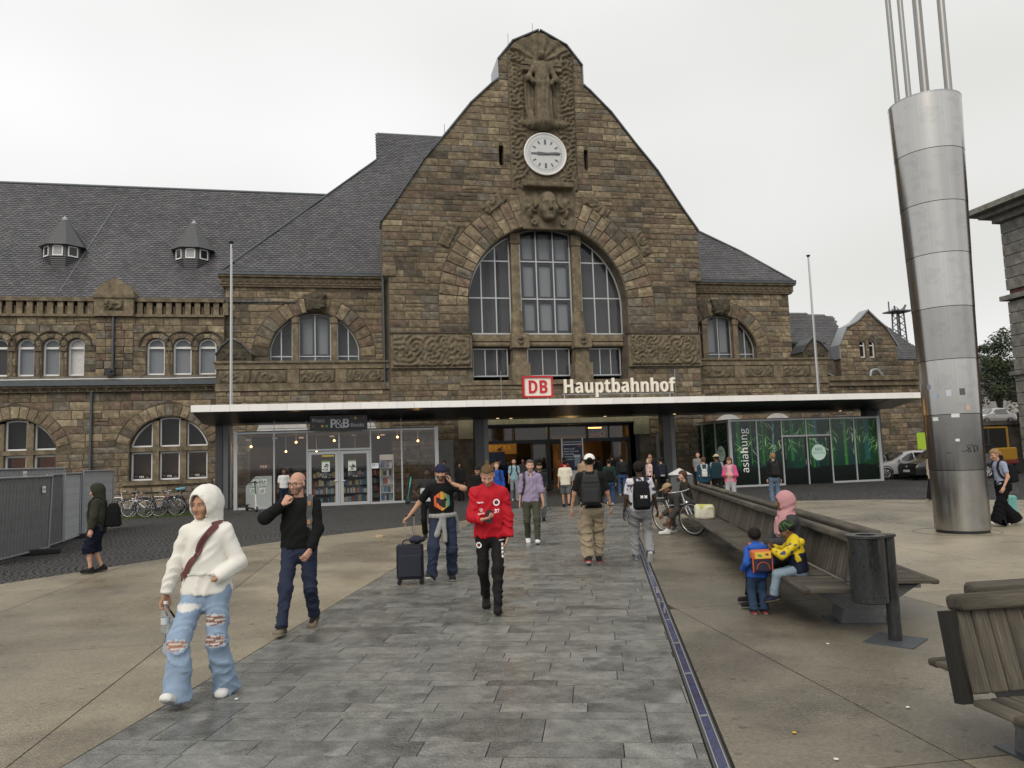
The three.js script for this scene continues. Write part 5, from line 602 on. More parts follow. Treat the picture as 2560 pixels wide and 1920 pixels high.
// flank facing the entrance
const side = bamboo(29, 1024, 744, (g, w, h) => { g.fillStyle = 'rgba(4,14,11,0.45)'; g.fillRect(0, 0, w, h); word(g, w * 0.2, h * 0.8, 118); badge(g, w * 0.8, h * 0.5, 96); }), sm = printMat(side, 0.15), zz = [-37.2, -35.75, -34.35, -33.04];
for (let i = 0; i < 3; i++) { const a = zz[i] + 0.03, b = zz[i + 1] - 0.03, g = new THREE.PlaneGeometry(b - a, 2.98), u = g.attributes.uv; for (let k = 0; k < 4; k++) u.setX(k, (lerp(a, b, u.getX(k)) + 37.2) / 4.16); g.rotateY(-Math.PI / 2); g.translate(17.65, 1.6, (a + b) / 2); mesh('flank_pane', g, sm, s); mesh('flank_post', bx(17.6, 17.7, 0, 3.19, zz[i] - 0.03, zz[i] + 0.03), M.steelFrame, s); } mesh('flank_rail', [bx(17.6, 17.7, 3.1, 3.19, -37.2, -33.04), bx(17.6, 17.7, 0, 0.1, -37.2, -33.04)], M.steelFrame, s); mesh('far_flank', bx(25.7, 25.76, 0.02, 3.15, -37.2, -33.05), M.black, s);
}
// ---------- inside the entrance hall ----------
{
const hall = scene.getObjectByName('station_hall'), I = grp('entrance_interior', hall), z0 = TZ - 1.25, z1 = -52;
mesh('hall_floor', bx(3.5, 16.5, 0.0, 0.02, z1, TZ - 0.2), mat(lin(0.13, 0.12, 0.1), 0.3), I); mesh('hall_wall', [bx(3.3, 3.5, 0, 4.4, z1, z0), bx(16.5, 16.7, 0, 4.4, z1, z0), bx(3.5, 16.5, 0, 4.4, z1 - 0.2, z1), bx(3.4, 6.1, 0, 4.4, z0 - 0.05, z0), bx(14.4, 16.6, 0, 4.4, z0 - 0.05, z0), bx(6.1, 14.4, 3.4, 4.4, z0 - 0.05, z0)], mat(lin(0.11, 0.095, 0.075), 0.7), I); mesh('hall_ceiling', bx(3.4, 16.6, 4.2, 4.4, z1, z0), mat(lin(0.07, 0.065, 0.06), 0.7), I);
mesh('shop_fascia', bx(5.4, 10.3, 2.0, 2.75, -47.0, -46.8), mat(lin(0.55, 0.4, 0.2), 0.6), I); mesh('shop_opening', bx(5.4, 10.3, 0.02, 2.05, -47.0, -46.85), mat(lin(0.06, 0.04, 0.03), 0.7), I); letters(I, 'shop_sign_letter', 'NORMA', 0.3, 0.06, mat(lin(0.85, 0.65, 0.25), 0.4), 8.05, 9.95, 2.24, -46.78);
mesh('shop_sign_swoosh', [tube([[9.0, 2.95, -46.6], [9.05, 2.8, -46.6], [9.25, 2.72, -46.6]], 0.04), tube([[9.05, 2.35, -46.6], [9.2, 2.3, -46.6], [9.3, 2.45, -46.6]], 0.05)], mat(lin(0.03, 0.03, 0.5), 0.4), I);
mesh('lit_kiosk', bx(12.2, 15.4, 0.02, 3.0, -45.2, -45), mat(lin(0.13, 0.075, 0.035), 0.7), I); mesh('timetable_screen', bx(7.0, 8.35, 1.2, 2.1, -41.05, -41), mat(lin(0.02, 0.06, 0.2), 0.3), I);
const lp = (x, y, z, w, h, d, c, e, I2) => { const o = grp('hall_light', I); mesh('light_panel', box(w, h, d, x, y, z), new THREE.MeshStandardMaterial({ color: c, emissive: c, emissiveIntensity: e }), o); const p = new THREE.PointLight(c, I2 * 0.16); p.position.set(x, y - 0.2, z + 0.3); p.castShadow = true; I.add(p); };
lp(6.6, 3.6, -44, 1.6, 0.06, 0.25, 0xffc56a, 3, 26); lp(8.9, 3.6, -44, 1.6, 0.06, 0.25, 0xffc56a, 3, 26); lp(13.3, 1.75, -44.9, 1.1, 0.42, 0.06, 0xffd08a, 2.5, 14); lp(13.6, 3.3, -41, 0.8, 0.05, 0.2, 0xffb765, 3, 10);
letters(I, 'neon_letter', 'NEW', 0.2, 0.03, mat(lin(0.5, 0.02, 0.02), 0.4), 12.5, 13.05, 2.75, -38.5); mesh('neon_ring', torus(0.13, 0.022, 13.2, 2.87, -38.5, [0, 0, 0], 6, 20), mat(lin(0.75, 0.5, 0.05), 0.4), I);
const b = thing('information_board', 'dark blue notice board standing before the entrance doors', 'board', [10.75, 0, -36.0]); mesh('board_frame', [bx(-0.56, -0.5, 0, 2.62, -0.04, 0.04), bx(0.5, 0.56, 0, 2.62, -0.04, 0.04), bx(-0.5, 0.5, 2.3, 2.34, -0.03, 0.03)], M.pvc, b); mesh('board_panel', bx(-0.5, 0.5, 0.5, 2.58, -0.015, 0.015), M.darkFrame, b);
card('board_print', b, 0.98, 2.04, canvasTex(256, 532, (g, w, h) => { g.fillStyle = '#23304a'; g.fillRect(0, 0, w, h); g.fillStyle = '#39414e'; g.fillRect(0, 0, w, 62); g.fillStyle = '#d9dde2'; g.font = 'bold 22px sans-serif'; g.fillText('Baustellen-Information', 8, 40); g.fillRect(0, 62, w, 6); g.font = 'bold 27px sans-serif'; ["Wann's auf", 'Ihrer Linie mal', 'nicht läuft,', 'erfahren', 'Sie sofort.'].forEach((t, i) => g.fillText(t, 14, 130 + i * 34)); g.fillStyle = '#c33'; g.fillRect(206, 76, 30, 26); g.fillStyle = '#8fa0b4'; g.fillRect(150, 230, 76, 120); g.fillStyle = '#c4d0da'; g.fillRect(140, 200, 90, 34); g.fillStyle = '#e9e4e0'; g.fillRect(0, 400, w, 132); }), [0, 1.55, 0.02]);
}
// ---------- benches ----------
const wood = (k, s = 1) => mat(lin(0.24 * k, 0.215 * k, 0.175 * k), 0.85, { map: rep(T.wood, 3.2 * s, 0.55), bumpMap: rep(T.woodB, 3.2 * s, 0.55), bumpScale: 0.004 });
const woodV = [0.8, 0.92, 1.05, 1.2, 1.32].map((k) => wood(k)), woodDark = mat(lin(0.06, 0.055, 0.048), 0.85, { map: rep(T.wood, 2, 0.5), bumpMap: rep(T.woodB, 2, 0.5), bumpScale: 0.003 }), pedM = mat(lin(0.135, 0.14, 0.145), 0.65, { map: rep(T.grain, 1.2) });
function plankGeo(w, h, l, seed, round = 0.012) { // runs along y (grain), centred
const g = new RoundedBoxGeometry(w, l, h, 1, round), r = rng(seed), ox = r() * 9, oy = r() * 9; const p = g.attributes.position, u = new Float32Array(p.count * 2); for (let i = 0; i < p.count; i++) { u[i * 2] = p.getX(i) + p.getZ(i) + ox; u[i * 2 + 1] = p.getY(i) + oy; } g.setAttribute('uv', new THREE.BufferAttribute(u, 2)); return g;
}
function bench(name, label, p, turn, L, half, railY, skew, topW, seatY = 0.44) {
const b = thing(name, label, 'bench', p, turn), r = rng(L * 100), seatG = [0, 1, 2, 3].map((i) => plankGeo(0.096, 0.035, half - 0.25, i + 3)), backG = [0, 1, 2, 3].map((i) => plankGeo(0.098, 0.028, railY - seatY - 0.1, i + 9)), nose = [0, 1].map((i) => plankGeo(0.085, 0.05, 2.0, i + 20, 0.02)), rail = [0, 1].map((i) => plankGeo(0.13, 0.09, 2.0, i + 30, 0.03));
for (const s of [-1, 1]) { const z0 = (s * half * 0.5 + half) * 0, off = s > 0 ? skew : 0;
for (let d = 0.05; d < L - off; d += 0.101) { const z = -(d + off), m = woodV[Math.floor(r() * 5)]; const q = mesh('seat_slat', seatG[Math.floor(r() * 4)], m, b); q.position.set(s * (0.2 + (half - 0.25) / 2), seatY - 0.018 + (r() - 0.5) * 0.003, z); q.rotation.set(Math.PI / 2, 0, Math.PI / 2 + (r() - 0.5) * 0.006, 'YXZ'); q.rotation.set(0, 0, Math.PI / 2); q.rotateY(Math.PI / 2);
const k = mesh('back_slat', backG[Math.floor(r() * 4)], woodV[Math.floor(r() * 5)], b); const lean = Math.atan2(0.11, railY - seatY - 0.1); k.position.set(s * (0.2 - 0.055 + 0.02), (seatY + railY) / 2 - 0.03, z + (r() - 0.5) * 0.004); k.rotation.set(0, Math.PI / 2, 0); k.rotateX(-s * lean); }
for (let d = 0; d < L - off - 0.1; d += 2.0) { const l = Math.min(2, L - off - d), a = mesh('seat_edge', nose[Math.floor(r() * 2)], woodV[Math.floor(r() * 3)], b); a.scale.y = (l - 0.006) / 2; a.position.set(s * (half - 0.02), seatY - 0.02, -(d + off + l / 2)); a.rotation.set(Math.PI / 2, 0, 0); const t = mesh('top_rail', rail[Math.floor(r() * 2)], woodV[Math.floor(r() * 4)], b); t.scale.y = (l - 0.006) / 2; t.position.set(s * topW, railY - 0.05, -(d + off + l / 2)); t.rotation.set(Math.PI / 2, 0, 0); t.rotateY(s * 0.2); }
mesh('end_post', at(new THREE.BoxGeometry(0.06, railY - seatY - 0.06, 0.07), [s * (topW + 0.02), (railY + seatY) / 2 - 0.06, -off + 0.02], [0, 0, s * 0.16]), woodDark, b);
}
const n = Math.max(1, Math.round(L / 2.7)); for (let i = 0; i < n; i++) { const z = -(0.55 + (L - 1.1) * (n > 1 ? i / (n - 1) : 0)) - skew * 0.4, g = extr([[-0.21, 0], [0.21, 0], [0.19, 0.14], [half * 0.8, seatY - 0.06], [-half * 0.8, seatY - 0.06], [-0.19, 0.14]], 0.34, -0.17, [], 0.008); const o = mesh('pedestal', uvm(g), pedM, b); o.position.z = z; mesh('foot_plate', box(0.6, 0.012, 0.44, 0, 0.006, z), M.zinc, b); mesh('bracket', [box(half * 1.7, 0.05, 0.06, 0, seatY - 0.075, z - 0.1), box(half * 1.7, 0.05, 0.06, 0, seatY - 0.075, z + 0.1)], M.zincLight, b); }
return b;
}
{
const q = w2(2.6, 7.5); bench('timber_bench', 'very long weathered timber bench with double backrest and seated woman', [q[0], 0, q[1]], -18.33 * DEG, 13.3, 0.69, 0.93, 0.45, 0.15);
bench('timber_bench', 'weathered timber bench end cut off by picture edge near litter bin', [3.42, 0, -3.62], -90 * DEG - 4 * DEG, 3.0, 0.52, 0.98, -0.3, 0.12, 0.46);
// litter bin on a post
const b = thing('litter_bin', 'dark grey cylindrical litter bin on post beside the long bench', 'litter bin', [4.82, 0, -6.16]), bm = mat(lin(0.045, 0.049, 0.054), 0.5, { metalness: 0.3, map: rep(T.stone, 1.6), roughnessMap: rep(T.rough, 1.5) });
mesh('base_plate', box(0.44, 0.012, 0.42, 0.0, 0.006, 0, [0, 0.6, 0]), M.zinc, b); mesh('post', rod([0, 0, 0], [0, 0.95, 0], 0.058, 0.058, 18), bm, b); const c = [-0.205, 0, -0.03]; mesh('drum', at(new THREE.LatheGeometry([[0.001, 0.36], [0.155, 0.36], [0.16, 0.37], [0.16, 0.935], [0.15, 0.935], [0.15, 0.4], [0.001, 0.4]].map((v) => new THREE.Vector2(...v)), 36), c), bm, b); const lid = extr([...arcPts(c[0], 0.03, 0.172, Math.PI * 0.25, Math.PI * 1.75, 24), [0.04, -0.065], [0.07, 0], [0.04, 0.065]], 0.022, 0, [arcPts(c[0], 0.03, 0.085, 0, Math.PI * 2, 20).slice(0, -1)]); lid.rotateX(-Math.PI / 2); lid.translate(0, 0.94, 0); mesh('lid', lid, bm, b); mesh('door_seam', [torus(0.161, 0.003, c[0], 0.42, c[2], [Math.PI / 2, 0, 0], 4, 32)], M.black, b); mesh('bracket', [box(0.1, 0.05, 0.06, -0.07, 0.55, -0.02), box(0.1, 0.05, 0.06, -0.07, 0.8, -0.02)], bm, b);
const w = thing('waste_station', 'grey square waste bin with white pyramid lid behind the bench', 'litter bin', [12.1, 0, -26.6], -0.2); mesh('cabinet', rbox(0.85, 0.92, 0.75, 0.03, 0, 0.46, 0), mat(lin(0.10, 0.105, 0.11), 0.5), w); mesh('pyramid_lid', at(new THREE.CylinderGeometry(0.02, 0.62, 0.24, 4), [0, 1.04, 0], [0, Math.PI / 4, 0], [1, 1, 0.9]), M.white, w); mesh('slot', box(0.4, 0.12, 0.02, 0, 0.75, 0.385), M.black, w);
}
// ---------- steel pylon ----------
{
const p = thing('steel_light_pylon', 'tall flared brushed steel pylon with four rods on top', 'pylon', [11.9, 0, -13]), ys = [0.05, 1.23, 2.33, 3.42, 4.47, 5.56, 6.61, 7.7, 8.87], rAt = (y) => lerp(0.49, 0.69, Math.pow(y / 8.87, 1.35)), rr = rng(6);
const st = tfbm(512, 6, 5, 811), tx = texOf(512, (x, y, i) => { const s = nC[(y * 512 + 7) % nC.length], d = sst(st[i], 0.55, 0.7); return clamp(0.92 + 0.06 * (nC[(x * 3) % 512] - 0.5) - 0.03 * d, 0, 1); });
ys.slice(0, -1).forEach((y, i) => { const y1 = ys[i + 1], k = [0.50, 0.33, 0.58, 0.42, 0.56, 0.52, 0.5, 0.58][i], g = new THREE.CylinderGeometry(rAt(y1) - 0.003, rAt(y), y1 - y - 0.012, 64, 1, true); g.translate(0, (y + y1) / 2, 0); const t = rep(tx, 3, 1); t.offset.x = rr(); const m = new THREE.MeshPhysicalMaterial({ color: lin(k, k * 0.98, k * 0.94), metalness: 1, roughness: 0.2, map: t }); const o = mesh('drum', g, m, p); o.rotation.y = rr() * 6; });
mesh('core', at(new THREE.CylinderGeometry(0.45, 0.45, 8.7, 32), [0, 4.42, 0]), M.darkFrame, p); mesh('base_ring', at(new THREE.CylinderGeometry(0.47, 0.47, 0.06, 48), [0, 0.03, 0]), M.black, p); mesh('cap', at(new THREE.CylinderGeometry(0.688, 0.688, 0.03, 48), [0, 8.86, 0]), M.zincLight, p);
for (const [x, z, r] of [[-0.55, 0.22, 0.055], [-0.38, -0.3, 0.055], [0.33, -0.3, 0.09], [0.47, 0.18, 0.075]]) mesh('rod', rod([x, 8.8, z], [x * 1.12 - 0.02, 19, z * 1.12], r, r, 14), mat(lin(0.3, 0.3, 0.29), 0.4, { metalness: 0.7 }), p);
// stickers and scrawl on the lower drums
const ang = Math.atan2(-11.9, 13), stick = (a, y, w, h, c) => { const R = rAt(y) + 0.004, g = new THREE.CylinderGeometry(R, R, h, 4, 1, true, ang + a - w / 2 / R, w / R); g.translate(0, y, 0); mesh('sticker', g, mat(c, 0.6), p); }; stick(-0.5, 2.72, 0.08, 0.11, lin(0.3, 0.4, 0.5)); stick(-0.05, 2.75, 0.09, 0.12, lin(0.45, 0.5, 0.55)); stick(0.4, 2.76, 0.1, 0.13, lin(0.08, 0.08, 0.09)); stick(-0.6, 2.25, 0.12, 0.07, lin(0.6, 0.65, 0.62)); stick(0.1, 2.3, 0.14, 0.07, lin(0.6, 0.62, 0.6)); stick(0.55, 2.45, 0.08, 0.1, lin(0.5, 0.35, 0.3)); stick(0.1, 1.82, 0.07, 0.05, lin(0.65, 0.65, 0.63)); stick(-0.75, 2.9, 0.07, 0.09, lin(0.2, 0.22, 0.3));
{ const R = rAt(1.63) + 0.006, pt = (a, y) => V3(Math.sin(ang + a) * R, y, Math.cos(ang + a) * R); mesh('scrawl', [tube([pt(0.2, 1.6), pt(0.35, 1.6), pt(0.42, 1.63)], 0.006, 12, 4), tube([pt(0.4, 1.7), pt(0.55, 1.58), pt(0.42, 1.6), pt(0.62, 1.72), pt(0.45, 1.71)], 0.006, 20, 4), tube([pt(0.68, 1.57), pt(0.68, 1.7), pt(0.82, 1.68), pt(0.8, 1.6), pt(0.68, 1.6)], 0.006, 20, 4), tube([pt(-0.32, 1.57), pt(-0.15, 1.575)], 0.006, 6, 4)], M.black, p); }
}
// ---------- bicycles and scooters ----------
const wheelGeo = (() => { const R = 0.335, spokes = []; for (let i = 0; i < 18; i++) { const a = (i / 18) * Math.PI * 2; spokes.push(rod([Math.cos(a) * 0.02, Math.sin(a) * 0.02, i % 2 ? 0.025 : -0.025], [Math.cos(a + 0.12) * (R - 0.03), Math.sin(a + 0.12) * (R - 0.03), 0], 0.0016, 0.0016, 3)); } return { tyre: torus(R, 0.019, 0, 0, 0, [0, 0, 0], 8, 36), rim: torus(R - 0.026, 0.009, 0, 0, 0, [0, 0, 0], 6, 36), sp: merge([...spokes, at(new THREE.CylinderGeometry(0.022, 0.022, 0.08, 10), [0, 0, 0], [Math.PI / 2, 0, 0])]) }; })();
function bicycle(label, fm, { city = true, rack = true, lamp = true, steer = 0.0, guard = true } = {}) {
const b = thing('bicycle', label, 'bicycle', [0, 0, 0], 0, 'parked bicycles'), R = 0.354, f = (a, c, r = 0.016) => rod([...a, 0], [...c, 0], r, r, 8), bb = [-0.1, 0.29], st = [-0.27, city ? 0.72 : 0.78], hd = [0.36, city ? 0.78 : 0.80], hb = [0.39, 0.66], rw = [-0.53, R], fw = [0.55, R];
mesh('frame', [f(bb, st, 0.018), f(st, hd, city ? 0.015 : 0.018).translate(0, city ? -0.12 : -0.03, 0), f(bb, hb, 0.02), f(hd, hb, 0.02), ...[-0.03, 0.03].flatMap((z) => [rod([...rw, z * 1.6], [...bb, z], 0.009), rod([...rw, z * 1.6], [st[0] + 0.02, st[1] - 0.06, z * 0.5], 0.008)])], fm, b);
const wheel = (p, ry) => { const w = grp('wheel', b); w.position.set(p[0], p[1], 0); w.rotation.y = ry; mesh('tyre', wheelGeo.tyre, M.rubber, w); mesh('rim', wheelGeo.rim, M.chrome, w); mesh('spokes', wheelGeo.sp, M.chrome, w); return w; }; wheel(rw, 0); wheel(fw, steer);
mesh('fork', [rod([...hb, 0], [0.43, 0.6, 0], 0.016), ...[-0.05, 0.05].map((z) => rod([0.43, 0.6, z * 0.8], [...fw, z], 0.011)), rod([0.43, 0.6, -0.05], [0.43, 0.6, 0.05], 0.014)], city ? fm : M.chrome, b);
mesh('handlebar', [rod([hd[0], hd[1], 0], [hd[0] - 0.04, hd[1] + 0.16, 0], 0.013), tube(city ? [[hd[0] - 0.2, hd[1] + 0.16, -0.29], [hd[0] - 0.02, hd[1] + 0.17, -0.2], [hd[0] + 0.02, hd[1] + 0.16, 0], [hd[0] - 0.02, hd[1] + 0.17, 0.2], [hd[0] - 0.2, hd[1] + 0.16, 0.29]] : [[hd[0], hd[1] + 0.17, -0.33], [hd[0] + 0.03, hd[1] + 0.16, 0], [hd[0], hd[1] + 0.17, 0.33]], 0.011)], M.chrome, b); mesh('grips', [-1, 1].map((s) => rod(city ? [hd[0] - 0.14, hd[1] + 0.162, s * 0.265] : [hd[0], hd[1] + 0.17, s * 0.22], city ? [hd[0] - 0.23, hd[1] + 0.16, s * 0.3] : [hd[0], hd[1] + 0.17, s * 0.34], 0.016)), M.rubber, b);
{ const g = extr([[-0.15, 0], [-0.13, 0.075], [-0.02, 0.06], [0.13, 0.022], [0.13, -0.022], [-0.02, -0.06], [-0.13, -0.075]], 0.05, -0.025, [], 0.014); g.rotateX(-Math.PI / 2); mesh('saddle', [at(g, [st[0] - 0.05, st[1] + 0.2, 0]), rod([st[0], st[1] - 0.05, 0], [st[0] - 0.04, st[1] + 0.18, 0], 0.013)], M.rubber, b); }
mesh('crank', [torus(0.085, 0.01, bb[0], bb[1], 0.05, [0, 0, 0], 5, 20), rod([bb[0], bb[1], 0.06], [bb[0] + 0.13, bb[1] - 0.09, 0.06], 0.009), rod([bb[0], bb[1], -0.06], [bb[0] - 0.13, bb[1] + 0.09, -0.06], 0.009), box(0.09, 0.025, 0.08, bb[0] + 0.13, bb[1] - 0.09, 0.1), box(0.09, 0.025, 0.08, bb[0] - 0.13, bb[1] + 0.09, -0.1)], M.darkFrame, b);
if (guard) { mesh('mudguard', torus(R + 0.035, 0.013, rw[0], rw[1], 0, [0, 0, 0.3], 5, 18, Math.PI * 0.95), M.darkFrame, b); mesh('mudguard', torus(R + 0.035, 0.013, fw[0], fw[1], 0, [0, 0, 0.6], 5, 14, Math.PI * 0.75), M.darkFrame, b); }
if (rack) mesh('rack', [...[-0.06, 0.06].map((z) => rod([-0.72, 0.75, z], [-0.33, 0.77, z], 0.007)), ...[-0.7, -0.6, -0.5, -0.4].map((x) => rod([x, 0.76, -0.06], [x, 0.76, 0.06], 0.005)), ...[-0.06, 0.06].map((z) => rod([-0.68, 0.75, z], [rw[0], rw[1], z], 0.006))], M.chrome, b); if (lamp) { mesh('headlamp', at(new THREE.SphereGeometry(0.045, 12, 10), [hd[0] + 0.1, hd[1] - 0.08, 0]), M.chrome, b); mesh('rear_lamp', box(0.03, 0.05, 0.07, -0.74, 0.74, 0), mat(lin(0.5, 0.01, 0.02), 0.3), b); }
return b;
}
const putBike = (o, x, z, turn, lean) => { o.position.set(x, 0, z); o.rotation.set(lean, turn, 0, 'YXZ'); };
{
const whiteP = mat(lin(0.75, 0.75, 0.73), 0.35), silverP = mat(lin(0.5, 0.51, 0.52), 0.3, { metalness: 0.6 }), blackP = mat(lin(0.02, 0.02, 0.022), 0.35), blueP = mat(lin(0.03, 0.05, 0.16), 0.35), greyP = mat(lin(0.12, 0.125, 0.13), 0.4);
putBike(bicycle('silver city bicycle with rack leaning against the long bench', silverP, { steer: 0.25 }), 6.98, -15.55, -77 * DEG, 0.13);
putBike(bicycle('white mountain bicycle beside the corrugated fence end', whiteP, { city: false, rack: false, lamp: false, guard: false, steer: 0.5 }), -8.95, -31.6, -20 * DEG, -0.1);
putBike(bicycle('silver step-through bicycle seen side on in the leaning row', silverP, {}), -7.65, -31.0, 172 * DEG, 0.16); putBike(bicycle('black bicycle with bright rims at the front of the row', blackP, { rack: false }), -7.0, -30.75, 8 * DEG, 0.12); putBike(bicycle('dark blue bicycle behind the silver step-through one', blueP, { lamp: false }), -7.3, -31.6, 10 * DEG, -0.12); putBike(bicycle('grey mountain bicycle at the shop end of the row', greyP, { city: false, rack: false, lamp: false }), -6.25, -31.3, 150 * DEG, 0.1); putBike(bicycle('black city bicycle with light blue saddle cover against wall', blackP, {}), -6.2, -31.9, 20 * DEG, -0.1); putBike(bicycle('dull grey bicycle leaning behind the white mountain bicycle', greyP, { rack: false, lamp: false }), -8.5, -32.2, 160 * DEG, -0.14);
solo('saddle_cover', at(rbox(0.34, 0.09, 0.22, 0.04), [-6.55, 1.0, -31.8], [0, 0.4, 0.1]), mat(lin(0.12, 0.35, 0.45), 0.5), 'light blue plastic cover on a bicycle saddle', 'cover');
const scooter = (label, p, turn, c1, c2) => { const s = thing('kick_scooter', label, 'scooter', p, turn, 'parked kick scooters'); mesh('deck', rbox(0.75, 0.06, 0.16, 0.02, 0, 0.13, 0), M.black, s); for (const x of [-0.45, 0.45]) { const w = grp('wheel', s); w.position.set(x, 0.12, 0); mesh('tyre', torus(0.085, 0.035, 0, 0, 0, [0, 0, 0], 8, 20), M.rubber, w); mesh('hub', at(new THREE.CylinderGeometry(0.055, 0.055, 0.05, 14), [0, 0, 0], [Math.PI / 2, 0, 0]), M.darkFrame, w); } mesh('rear_fender', box(0.2, 0.02, 0.1, -0.42, 0.25, 0, [0, 0, 0.2]), M.black, s); mesh('stem', [rod([0.45, 0.2, 0], [0.36, 0.7, 0], 0.035)], c1, s); mesh('upper_stem', rod([0.36, 0.7, 0], [0.28, 1.14, 0], 0.028), c2, s); mesh('handlebar', [rod([0.28, 1.15, -0.25], [0.28, 1.15, 0.25], 0.015), box(0.07, 0.06, 0.1, 0.29, 1.16, 0), rod([0.33, 1.1, 0.12], [0.34, 1.08, 0.25], 0.008)], M.black, s); mesh('fork_cover', box(0.1, 0.16, 0.1, 0.45, 0.2, 0), c1, s); return s; };
scooter('white and green rental scooter in front of book shop window', [-3.85, 0, -31.5], -60 * DEG, M.white, mat(lin(0.03, 0.09, 0.06), 0.4)).rotation.z = -0.02; scooter('teal rental scooter by the corner of the book shop', [2.7, 0, -31.7], 200 * DEG, mat(lin(0.02, 0.12, 0.11), 0.4), mat(lin(0.06, 0.42, 0.37), 0.4));
}
// ---------- corrugated site fence ----------
{
const fm = (k) => mat(lin(k, k * 1.03, k * 1.06), 0.45, { metalness: 0.15, map: rep(T.grain, 1.2) }), corr = (L, H, pitch, amp, wide) => { const n = Math.round(L / pitch), pts = []; for (let i = 0; i < n; i++) { const x = i * pitch; pts.push([x, 0], [x + pitch * wide, 0], [x + pitch * (wide + 0.12), amp], [x + pitch * 0.88, amp]); } pts.push([n * pitch, 0]); const sh = [...pts, ...pts.map(([x, y]) => [x, y - 0.003]).reverse()], g = extr(sh, H); g.rotateX(-Math.PI / 2); return g; };
const f = thing('site_fence', 'grey corrugated steel site fence beside the bicycles', 'fence'), pan = (x0, z0, x1, z1, H, pitch, amp, wide, k, y = 0.06, tilt = 0) => { const L = Math.hypot(x1 - x0, z1 - z0), q = grp('fence_panel', f); q.position.set(x0, y, z0); q.rotation.set(tilt, Math.atan2(-(z1 - z0), x1 - x0), 0, 'YXZ'); mesh('corrugated_sheet', uvm(corr(L, H, pitch, amp, wide)), fm(k), q); mesh('frame_tube', [rod([0, 0, 0.02], [0, H + 0.03, 0.02], 0.022), rod([L, 0, 0.02], [L, H + 0.03, 0.02], 0.022), rod([0, H, 0.02], [L, H, 0.02], 0.024), rod([0, 0.02, 0.02], [L, 0.02, 0.02], 0.02)], M.zincLight, q); return q; };
pan(-7.05, -16.6, -6.9, -19.6, 1.66, 0.145, 0.035, 0.62, 0.26, 0.05, 0.03); pan(-7.0, -19.7, -7.1, -21.05, 1.68, 0.145, 0.035, 0.62, 0.22); pan(-7.12, -21.2, -7.28, -22.85, 1.7, 0.05, 0.014, 0.4, 0.6, 0.05); pan(-7.3, -23.1, -7.3, -25.85, 1.76, 0.075, 0.02, 0.45, 0.52, 0.04); pan(-7.9, -16.2, -7.6, -22.6, 1.84, 0.22, 0.03, 0.75, 0.45, 0.06);
const feet = (x, z, a) => mesh('rubber_foot', rbox(0.75, 0.11, 0.24, 0.02, x, 0.055, z, [0, a, 0]), M.rubber, f); feet(-6.75, -18.8, 0.25); feet(-7.1, -22.95, 0.3); mesh('post', rod([-7.29, 0, -22.98], [-7.29, 1.82, -22.98], 0.035), M.zinc, f);
for (const [x, y, z] of [[-6.855, 1.42, -19.1], [-7.05, 1.77, -18.55]]) card('fence_plate', f, 0.16, 0.15, canvasTex(64, 60, (g) => { g.fillStyle = '#e6e6e2'; g.fillRect(0, 0, 64, 60); g.fillStyle = '#333'; g.font = 'bold 26px sans-serif'; g.fillText('AFW', 6, 40); }), [x + 0.03, y, z], 0.5, Math.PI / 2 - 0.1);
}
